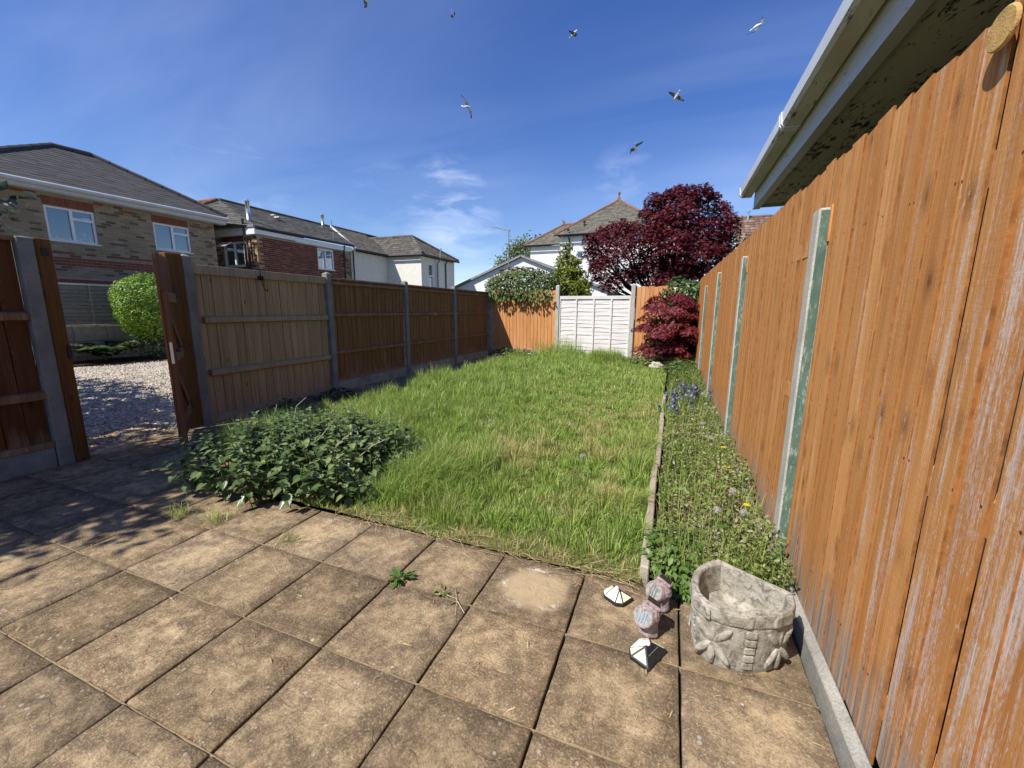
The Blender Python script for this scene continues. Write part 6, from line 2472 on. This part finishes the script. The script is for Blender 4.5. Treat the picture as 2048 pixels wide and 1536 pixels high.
wl_ = [(.32, 2.55, 'pale dandelion clock in the bed, largest and nearest the pot'), (.42, 2.75, 'pale dandelion clock in the bed, second from the pot'), (.47, 2.62, 'pale dandelion clock close to the green striped post'),
       (.40, 4.1, 'pale dandelion clock in the bed by the second bay'), (.36, 4.6, 'pale dandelion clock in the middle of the bed by the third post'), (.44, 5.4, 'pale dandelion clock beside the fence, beyond the middle of the bed'),
       (.44, 6.0, 'pale dandelion clock beside the fence near the bluebells'), (.46, 6.35, 'pale dandelion clock right of the larger bluebells'),
       (-.95, 4.15, 'dandelion clock in the middle of the lawn among dry grass'), (-1.75, 3.85, 'dandelion clock left of the middle of the lawn'), (-.55, 6.8, 'dandelion clock on the far right of the lawn'), (-.45, 7.7, 'dandelion clock near the right lawn edge, farthest away'),
       (-.7, 7.9, 'dandelion clock beside the farthest one on the lawn'), (-.62, 3.2, 'dandelion clock at the front right of the lawn')]
for x, y, lab in wl_:
    dandelion(lab, x, y, random.uniform(.15, .24), 'clock', 'dandelion seed heads')

# ---- weeds in the paving joints
t = thing('paving_weed', 'small green rosette weed growing in a joint of the patio', 'weed', (-1.228, 1.574, 0))
n = 34
a = rng.uniform(0, 6.28, n)
d = np.stack([np.cos(a), np.sin(a), rng.uniform(.05, .9, n)], 1)
leaves('foliage', 'bramble_leaf', np.array([-1.228, 1.574, .004]) + d * .008, UP + rng.normal(0, .3, (n, 3)), d, rng.uniform(.035, .085, n), ([(0, 0, 0), (-.09, .3, .02), (-.07, .45, .02), (-.16, .7, .0), (0, 1, -.1), (.16, .7, 0), (.07, .45, .02), (.09, .3, .02)], [(0, 7, 6, 5, 4, 3, 2, 1)]), t)
t = thing('dead_sprig', 'withered brown sprig lying on the patio right of the rosette weed', 'dead sprig', (-.93, 1.545, 0))
n = 16
a = rng.uniform(0, 6.28, n)
P = np.stack([-.95 + rng.normal(0, .035, n), 1.545 + rng.normal(0, .016, n), rng.uniform(.006, .02, n)], 1)
leaves('foliage', 'weed_leaf', P, UP + rng.normal(0, .6, (n, 3)), np.stack([np.cos(a), np.sin(a), np.zeros(n)], 1), rng.uniform(.015, .04, n), T_OVAL, t, rnd=rng.uniform(.3, .7, n))
m = MB()
m.tube([(-1.0, 1.53, .008), (-.95, 1.545, .012), (-.88, 1.54, .010), (-.80, 1.475, .006)], [.002] * 4, 4)
m.tube([(-.93, 1.62, .006), (-.87, 1.53, .012), (-.83, 1.44, .006)], [.0012] * 3, 4)
m.build('stem', 'stem_pale', t)
for lab, cx_, cy_, nn in (('dry grass tuft in a patio joint left of the nettles', -3.0, 1.57, 90), ('thin green grass tuft in a patio joint below the left edge of the nettles', -2.72, 1.62, 70), ('tiny grass tuft in a patio joint in front of the nettles', -2.05, 1.60, 40)):
    t = thing('grass_tuft', lab, 'grass tuft', (cx_, cy_, 0), 'grass tufts in patio joints')
    blade_patch('blades', cx_ + rng.normal(0, .045, nn), cy_ + rng.normal(0, .03, nn), np.zeros(nn), rng.uniform(.04, .11, nn), np.full(nn, .0035), (2.6 if nn > 60 else .4, .95), rng.uniform(.0, .9, nn), t)


# ================================================================== SMALL THINGS
# ---- D-shaped stone planter
pot = thing('stone_planter', 'D shaped weathered stone planter with carved blocks and leaf crosses by the right fence', 'planter', (.34, 1.73, 0))
ctrl = [(.530, 1.785), (.512, 1.690), (.440, 1.618), (.315, 1.573), (.200, 1.585), (.150, 1.665), (.160, 1.79), (.208, 1.880), (.268, 1.935)]


def crom(P, n):
    out = []
    Q = [P[0]] + P + [P[-1]]
    for i in range(1, len(Q) - 2):
        for k in range(n):
            t = k / n
            p0, p1, p2, p3 = (np.array(q) for q in Q[i - 1:i + 3])
            out.append(.5 * ((2 * p1) + (-p0 + p2) * t + (2 * p0 - 5 * p1 + 4 * p2 - p3) * t * t + (-p0 + 3 * p1 - 3 * p2 + p3) * t ** 3))
    out.append(np.array(P[-1]))
    return out


OUT = crom(ctrl, 7)
back = [OUT[-1] + (OUT[0] - OUT[-1]) * k / 8 for k in range(1, 8)]
RING = OUT + back
cen = np.array([.345, 1.74])
levels = [(0.0, .86, 0), (.012, .875, 0), (.05, .89, .003), (.10, .92, .004), (.15, .945, .004), (.195, .965, .004), (.200, .955, 0), (.206, .985, 0), (.215, 1.0, .003), (.245, 1.0, .003), (.258, .99, .002), (.263, .965, .002),
          (.262, .87, .002), (.255, .845, .002), (.20, .825, .002), (.135, .78, .003), (.118, .6, .004), (.112, .3, .004)]
vs, fs = [], []
n = len(RING)
for z, s, jt in levels:
    for p in RING:
        q = cen + (p - cen) * s
        d = mnoise.noise(Vector((q[0] * 40, q[1] * 40, z * 40))) * jt * .6 + mnoise.noise(Vector((q[0] * 14, q[1] * 14, z * 14))) * jt * .6
        dv = (q - cen) / max(.02, np.linalg.norm(q - cen))
        vs.append((q[0] + dv[0] * d, q[1] + dv[1] * d, z + (d * .6 if z > .1 else 0)))
for k in range(len(levels) - 1):
    for i in range(n):
        a, b = k * n + i, k * n + (i + 1) % n
        fs.append((a, b, b + n, a + n))
vs.append((cen[0], cen[1], .110))
e = (len(levels) - 1) * n
for i in range(n):
    fs.append((e + i, e + (i + 1) % n, len(vs) - 1))
m = MB()
m.add(vs, [f[::-1] for f in fs])
body = m.build('bowl', 'pot_stone', pot, smooth=False)


def outer(i, z):
    """point and outward direction on the outer wall"""
    i = max(0, min(len(OUT) - 1.001, i))
    k = int(i)
    p = OUT[k] + (OUT[k + 1] - OUT[k]) * (i - k)
    tg = OUT[k + 1] - OUT[k]
    tg = tg / np.linalg.norm(tg)
    s = float(np.interp(z, [0, .05, .10, .15, .195, .21, .26], [.86, .89, .92, .945, .965, .99, 1.0]))
    q = cen + (p - cen) * s
    nn = np.array([tg[1], -tg[0]])
    if nn.dot(p - cen) < 0:
        nn = -nn
    return Vector((q[0], q[1], z)), Vector((nn[0], nn[1], 0)), Vector((tg[0], tg[1], 0))


def relief_block(i, z0, z1, w, out=.006):
    m = MB()
    c, nn, tg = outer(i, (z0 + z1) / 2)
    h = (z1 - z0)
    pts = []
    for a, b in ((-.5, -.38), (-.38, -.5), (.38, -.5), (.5, -.38), (.5, .38), (.38, .5), (-.38, .5), (-.5, .38)):
        pts.append((a * w * random.uniform(.95, 1.03), b * h))
    lo = [c + tg * a + Vector((0, 0, b)) - nn * .006 for a, b in pts]
    hi = [c + tg * a * .86 + Vector((0, 0, b * .80)) + nn * random.uniform(out * .8, out * 1.2) for a, b in pts]
    k = len(pts)
    m.add(lo + hi, [tuple(range(k, 2 * k))] + [(j, (j + 1) % k, k + (j + 1) % k, k + j) for j in range(k)])
    m.build('carved_block', 'pot_stone', body, bevel=.0025)


for i, w in ((4.2, .030), (18.5, .046), (34.5, .046), (50, .040)):
    z = .012
    for k in range(5):
        relief_block(i, z, z + .034, w)
        z += .0365
for i in np.arange(2, 54, 9.5):
    relief_block(i, .203, .259, .100, .002)


def petal(i, zc, ang, ln):
    m = MB()
    c, nn, tg = outer(i, zc)
    ax = tg * math.cos(ang) + Vector((0, 0, math.sin(ang)))
    sd = tg * -math.sin(ang) + Vector((0, 0, math.cos(ang)))
    o = c + ax * ln * .54
    vs, fs = [], []
    for r_ in range(4):
        th = math.pi / 2 * r_ / 3
        for k in range(12):
            ph = 2 * math.pi * k / 12
            vs.append(o + ax * (math.cos(ph) * math.cos(th) * ln * .50) + sd * (math.sin(ph) * math.cos(th) * ln * .155) + nn * (math.sin(th) * .011 - .002))
    for r_ in range(3):
        for k in range(12):
            fs.append((r_ * 12 + k, r_ * 12 + (k + 1) % 12, (r_ + 1) * 12 + (k + 1) % 12, (r_ + 1) * 12 + k))
    m.add(vs, fs)
    m.build('carved_petal', 'pot_stone', body)


for i in (11.0, 26.5, 42.5):
    for ang in (50, 130, 230, 310, 90, 270):
        petal(i, .108, R(ang), .096 if ang != 90 else .080)


# ---- solar rock lamps
def rock_lamp(label, c, ang, s=1.0):
    t = thing('rock_lamp', label, 'garden light', c, 'solar rock lights')
    t.rotation_euler = (0, 0, ang)
    # local: lens faces -y and up, panel slopes on top towards +y
    m = MB()
    vs, fs = [], []
    prof = [(0, .036, .030), (.015, .046, .038), (.04, .045, .036), (.07, .043, .036), (.10, .050, .044), (.125, .050, .046), (.150, .040, .040), (.163, .020, .022)]
    seg = 18
    for z, a, b in prof:
        sh_ = (z / .16) * .006
        for k in range(seg):
            th = 2 * math.pi * k / seg
            d = Vector((math.cos(th), math.sin(th), z * 9))
            w = 1 + .16 * mnoise.noise(d * 1.7 + Vector((label.__len__(), 0, 0))) + .08 * mnoise.noise(d * 5)
            vs.append((math.cos(th) * a * w * s, math.sin(th) * b * w * s + sh_, z * s))
    nr = len(prof)
    for i in range(nr - 1):
        for k in range(seg):
            a, b = i * seg + k, i * seg + (k + 1) % seg
            fs.append((a, b, b + seg, a + seg))
    fs.append(tuple(range((nr - 1) * seg, nr * seg)))
    fs.append(tuple(range(seg))[::-1])
    m.add(vs, fs)
    m.build('rock', 'lamp_rock', t, local=True)
    nn = Vector((-.30, -.80, .50)).normalized()
    sx = nn.cross(Vector((0, 0, 1))).normalized()
    uy = sx.cross(nn).normalized()
    if uy.z < 0:
        uy = -uy
    cc = Vector((-.018, -.034, .112)) * s

    def disc(r0, off, k=24, ex=1.0):
        return [cc + nn * off + (sx * math.cos(2 * math.pi * j / k) * ex + uy * math.sin(2 * math.pi * j / k)) * r0 * s for j in range(k)]
    m = MB()
    A_, B2, C2, D2 = disc(.048, -.028), disc(.050, .010), disc(.045, .015), disc(.040, .008)
    k = 24
    m.add(A_ + B2 + C2 + D2, [(r_ * k + j, r_ * k + (j + 1) % k, (r_ + 1) * k + (j + 1) % k, (r_ + 1) * k + j) for r_ in range(3) for j in range(k)])
    m.build('lens_rim', 'lamp_rock', t, local=True, smooth=True)
    m = MB()
    m.add(disc(.0405, .008) + [cc + nn * .013], [(j, (j + 1) % k, k) for j in range(k)])
    lens = m.build('lens', 'lens', t, local=True, smooth=True)
    m = MB()
    for q in (-.013, 0, .013):
        m.prism([cc + nn * .0125 + sx * (q - .003) + uy * -.026, cc + nn * .0125 + sx * (q + .003) + uy * -.026, cc + nn * .0125 + sx * (q + .003) + uy * .022, cc + nn * .0125 + sx * (q - .003) + uy * .022], nn * .002)
    m.build('reflector', 'steel', lens, local=True)
    m = MB()
    pc = Vector((.012, .012, .166)) * s
    pn = Vector((.35, .25, .9)).normalized()
    px_ = Vector((1, 0, -.38)).normalized()
    py_ = pn.cross(px_).normalized()
    q = [pc + px_ * a * .036 * s + py_ * b * .031 * s for a, b in ((-1, -1), (1, -1), (1, 1), (-1, 1))]
    m.prism([p - pn * .006 for p in q], pn * .012)
    pf = m.build('panel_frame', 'lamp_rock', t, local=True)
    m = MB()
    q = [pc + px_ * a * .030 * s + py_ * b * .025 * s + pn * .0065 for a, b in ((-1, -1), (1, -1), (1, 1), (-1, 1))]
    m.prism(q, pn * .0015)
    m.build('solar_panel', 'solar_cell', pf, local=True)


rock_lamp('purple grey rock shaped solar lamp standing in front of the other one', (-.006, 1.664, 0), R(-10), .90)
rock_lamp('purple grey rock shaped solar lamp behind the other one, nearest the edging stone', (.036, 1.846, 0), R(-20), .90)


# ---- faceted solar wall lights lying on the flags
def wall_light(label, loc, rot, s=1.0):
    t = thing('solar_wall_light', label, 'solar light', loc, 'solar wall lights lying on the patio')
    t.rotation_euler = rot
    hw, zb, zt = .064 * s, .014 * s, .050 * s
    A0 = [(-hw, -.026 * s), (-.036 * s, -.050 * s), (.036 * s, -.050 * s), (hw, -.026 * s), (hw, .048 * s), (-hw, .048 * s)]
    base = [(x, y, 0) for x, y in A0]
    rim = [(x, y, zb) for x, y in A0]
    S1, S2 = (-.016 * s, .006 * s, zt), (.016 * s, .006 * s, zt)
    m = MB()
    m.add(base + rim + [S1, S2], [(5, 4, 3, 2, 1, 0)] + [(i, (i + 1) % 6, 6 + (i + 1) % 6, 6 + i) for i in range(6)]
          + [(7, 8, 13, 12), (6, 7, 12), (8, 9, 13), (11, 6, 12), (9, 10, 13), (10, 11, 12, 13)])
    m.build('case', 'black_plastic', t, local=True)
    V = [Vector(p) for p in base + rim + [S1, S2]]

    def inset(ids, k, name, mat, lift=.0018):
        P = [V[i] for i in ids]
        c = sum(P, Vector()) / len(P)
        nn = (P[1] - P[0]).cross(P[2] - P[0]).normalized()
        q = [c + (p - c) * k + nn * .0002 for p in P]
        b = MB()
        b.prism(q, nn * lift)
        return b.build(name, mat, t, local=True)
    inset((7, 8, 13, 12), .86, 'led_panel', 'led_white')
    # side lights: quads from rim corner up to the crest
    inset((6, 7, 12), .80, 'led_panel', 'led_cream')
    inset((8, 9, 13), .80, 'led_panel', 'led_cream')
    inset((11, 6, 12), .74, 'led_panel', 'led_cream')
    inset((9, 10, 13), .74, 'led_panel', 'led_cream')
    sp = inset((10, 11, 12, 13), .84, 'solar_panel', 'solar_cell')
    b = MB()
    P = [V[i] for i in (10, 11, 12, 13)]
    nn = (P[1] - P[0]).cross(P[2] - P[0]).normalized()
    c = sum(P, Vector()) / 4
    a_, b_ = (P[0] + P[3]) / 2, (P[1] + P[2]) / 2
    b.beam(c + (a_ - c) * .8 + nn * .0023, c + (b_ - c) * .8 + nn * .0023, .0015, .0008, nn)
    b.build('cell_line', 'lead', sp, local=True)
    b = MB()
    b.ball((0, .004 * s, zt + .001), .0105 * s, 10, 6)
    b.build('sensor', 'sensor_white', t, local=True, smooth=True)


wall_light('black solar wall light lying with its pale facets up left of the rock lamps', (-.163, 1.845, .001), (R(2), R(-3), R(-34)), .98)
wall_light('black solar wall light with dark panel facing right, in front of the rock lamps', (-.008, 1.548, .001), (0, 0, R(-118)), 1.08)

# ---- tall aerial pole with a side arm
ap_ = thing('aerial_pole', 'thin grey pole with a horizontal arm rising above the white bungalow', 'pole', (-8.8, 22, 0))
m = MB()
m.tube([(-8.8, 22, -.3), (-8.79, 22, 5.70)], .03, 6)
m.build('pole', 'lead', ap_)
m = MB()
m.tube([(-8.74, 22, 5.66), (-9.76, 22, 5.92)], .022, 6)
m.tube([(-8.74, 22, 5.60), (-8.74, 22, 5.74)], .035, 6)
for q in (.25, .5, .75):
    p = Vector((-8.79, 22, 5.66)).lerp(Vector((-9.76, 22, 5.92)), q)
    m.tube([p + Vector((0, -.12, 0)), p + Vector((0, .12, 0))], .010, 5)
m.build('arm', 'lead', ap_)

# ---- hook and bit of cable over the pale panel
hk = thing('cable_loop', 'thin black cable hooked over the capping of the pale fence panel', 'cable', (-5.16, 4.02, 1.87))
m = MB()
m.tube([(-5.20, 4.02, 1.90), (-5.165, 4.02, 1.895), (-5.155, 4.02, 1.80), (-5.15, 4.03, 1.70), (-5.145, 4.06, 1.62), (-5.15, 4.09, 1.60), (-5.15, 4.10, 1.63)], .006, 6)
m.box((-5.172, 3.985, 1.745), (-5.160, 4.065, 1.80))
m.build('cable', 'cable_black', hk)

# two telephone wires in the distance
tw_ = thing('telephone_wires', 'pair of thin wires crossing the sky between the maple and the russet roof', 'wires', (2.5, 24, 5))
m = MB()
for dz in (0, .12):
    m.tube([(-3.5, 40, 6.9 + dz), (1.5, 40, 6.35 + dz), (6, 40, 6.55 + dz)], .012, 4)
m.build('wire', 'cable_black', tw_)


# ---- gulls
AX = Vector((0.932, 0.363, 0.006))
AY = Vector((-0.070, 0.164, 0.984))
AZ = Vector((-0.356, 0.917, -0.179))


def gull(label, pos, wing, body, span=1.15, lift=.18, fold=0.0):
    """wing, body: directions given along right, up and away"""
    wd = (AX * wing[0] + AY * wing[1] + AZ * wing[2]).normalized()
    bd = (AX * body[0] + AY * body[1] + AZ * body[2])
    bd = (bd - wd * bd.dot(wd)).normalized()
    ud = wd.cross(bd).normalized()
    t = thing('gull', label, 'gull', pos, 'gulls wheeling in the sky')
    t.rotation_mode = 'QUATERNION'
    t.rotation_quaternion = Matrix((wd, bd, ud)).transposed().to_quaternion()
    m = MB()
    # body along +y (head) in local space
    prof = [(-.25, .004, .03), (-.20, .012, .045), (-.10, .045, .05), (.02, .065, .062), (.11, .055, .055), (.16, .036, .036), (.20, .036, .036), (.235, .022, .022), (.245, .008, .008)]
    k = 10
    vs, fs = [], []
    for y, rz_, rx_ in prof:
        for j in range(k):
            a = 2 * math.pi * j / k
            vs.append((math.cos(a) * rx_, y, math.sin(a) * rz_))
    for i in range(len(prof) - 1):
        for j in range(k):
            a, b = i * k + j, i * k + (j + 1) % k
            fs.append((a, a + k, b + k, b))
    m.add(vs, fs)
    for sg in (-1, 1):
        st_ = [(0.03, .11, -.10, 0.0), (.28, .13, -.06, lift), (.38, .135, -.045, lift * 1.1), (.80, .04, -.07, lift * .7 - fold), (1.0, -.05, -.085, lift * .35 - fold * 1.4)]
        vs, hs = [], span / 2
        for x, f_, b_, z in st_:
            x *= hs * sg
            z *= hs
            th_ = .012 * (1 - abs(x) / hs) + .003
            vs += [(x, f_, z), (x, (f_ + b_) / 2, z + th_), (x, b_, z), (x, (f_ + b_) / 2, z - th_)]
        for i in range(4):
            for q in range(4):
                a, b = i * 4 + q, i * 4 + (q + 1) % 4
                m.add([vs[a], vs[b], vs[b + 4], vs[a + 4]], [(0, 1, 2, 3) if sg > 0 else (3, 2, 1, 0)], (2 if i == 3 else 1))
    m.prism([(-.02, -.22, 0), (.02, -.22, 0), (.065, -.34, 0), (-.065, -.34, 0)], (0, 0, .006))
    b = m.build('body', ['feather_white', 'feather_grey', 'feather_black'], t, local=True, smooth=True)
    m = MB()
    m.tube([(0, .24, 0), (0, .285, -.006)], [.010, .003], 6)
    m.build('beak', 'beak_yellow', b, local=True)


gull('gull with long wings spread almost upright, near the middle of the sky', (-10.85, 21.2, 11.81), (.40, -.92, 0), (.75, .3, .6), 1.35, .05)
gull('dark winged gull gliding on the right of the sky, above the lowest gull', (-.65, 23.83, 11.77), (.88, -.42, .1), (-.35, -.2, .9), .88, .26, .16)
gull('lowest gull, turning with one wing raised above the red maple', (-2.52, 24.45, 9.86), (.72, .70, 0), (.45, -.3, .85), .98, .30, .22)
gull('pale gull nearest the white gutter at the top right', (2.48, 22.82, 13.6), (.66, .75, 0), (.3, -.3, -.9), 1.05, .16, .14)
gull('small white gull seen head on high in the middle of the sky', (-6.2, 25.0, 16.3), (.75, .1, .65), (.2, .1, -.95), .62, .22, .2)
gull('tiny dark gull high up left of the middle', (-18.4, 33.7, 24.9), (.45, .8, .4), (.5, -.3, .8), .75, .1)
gull('gull cut off by the top edge of the sky', (-13.88, 17.27, 15.0), (-.15, .95, .2), (.5, .1, .8), 1.0, .08)
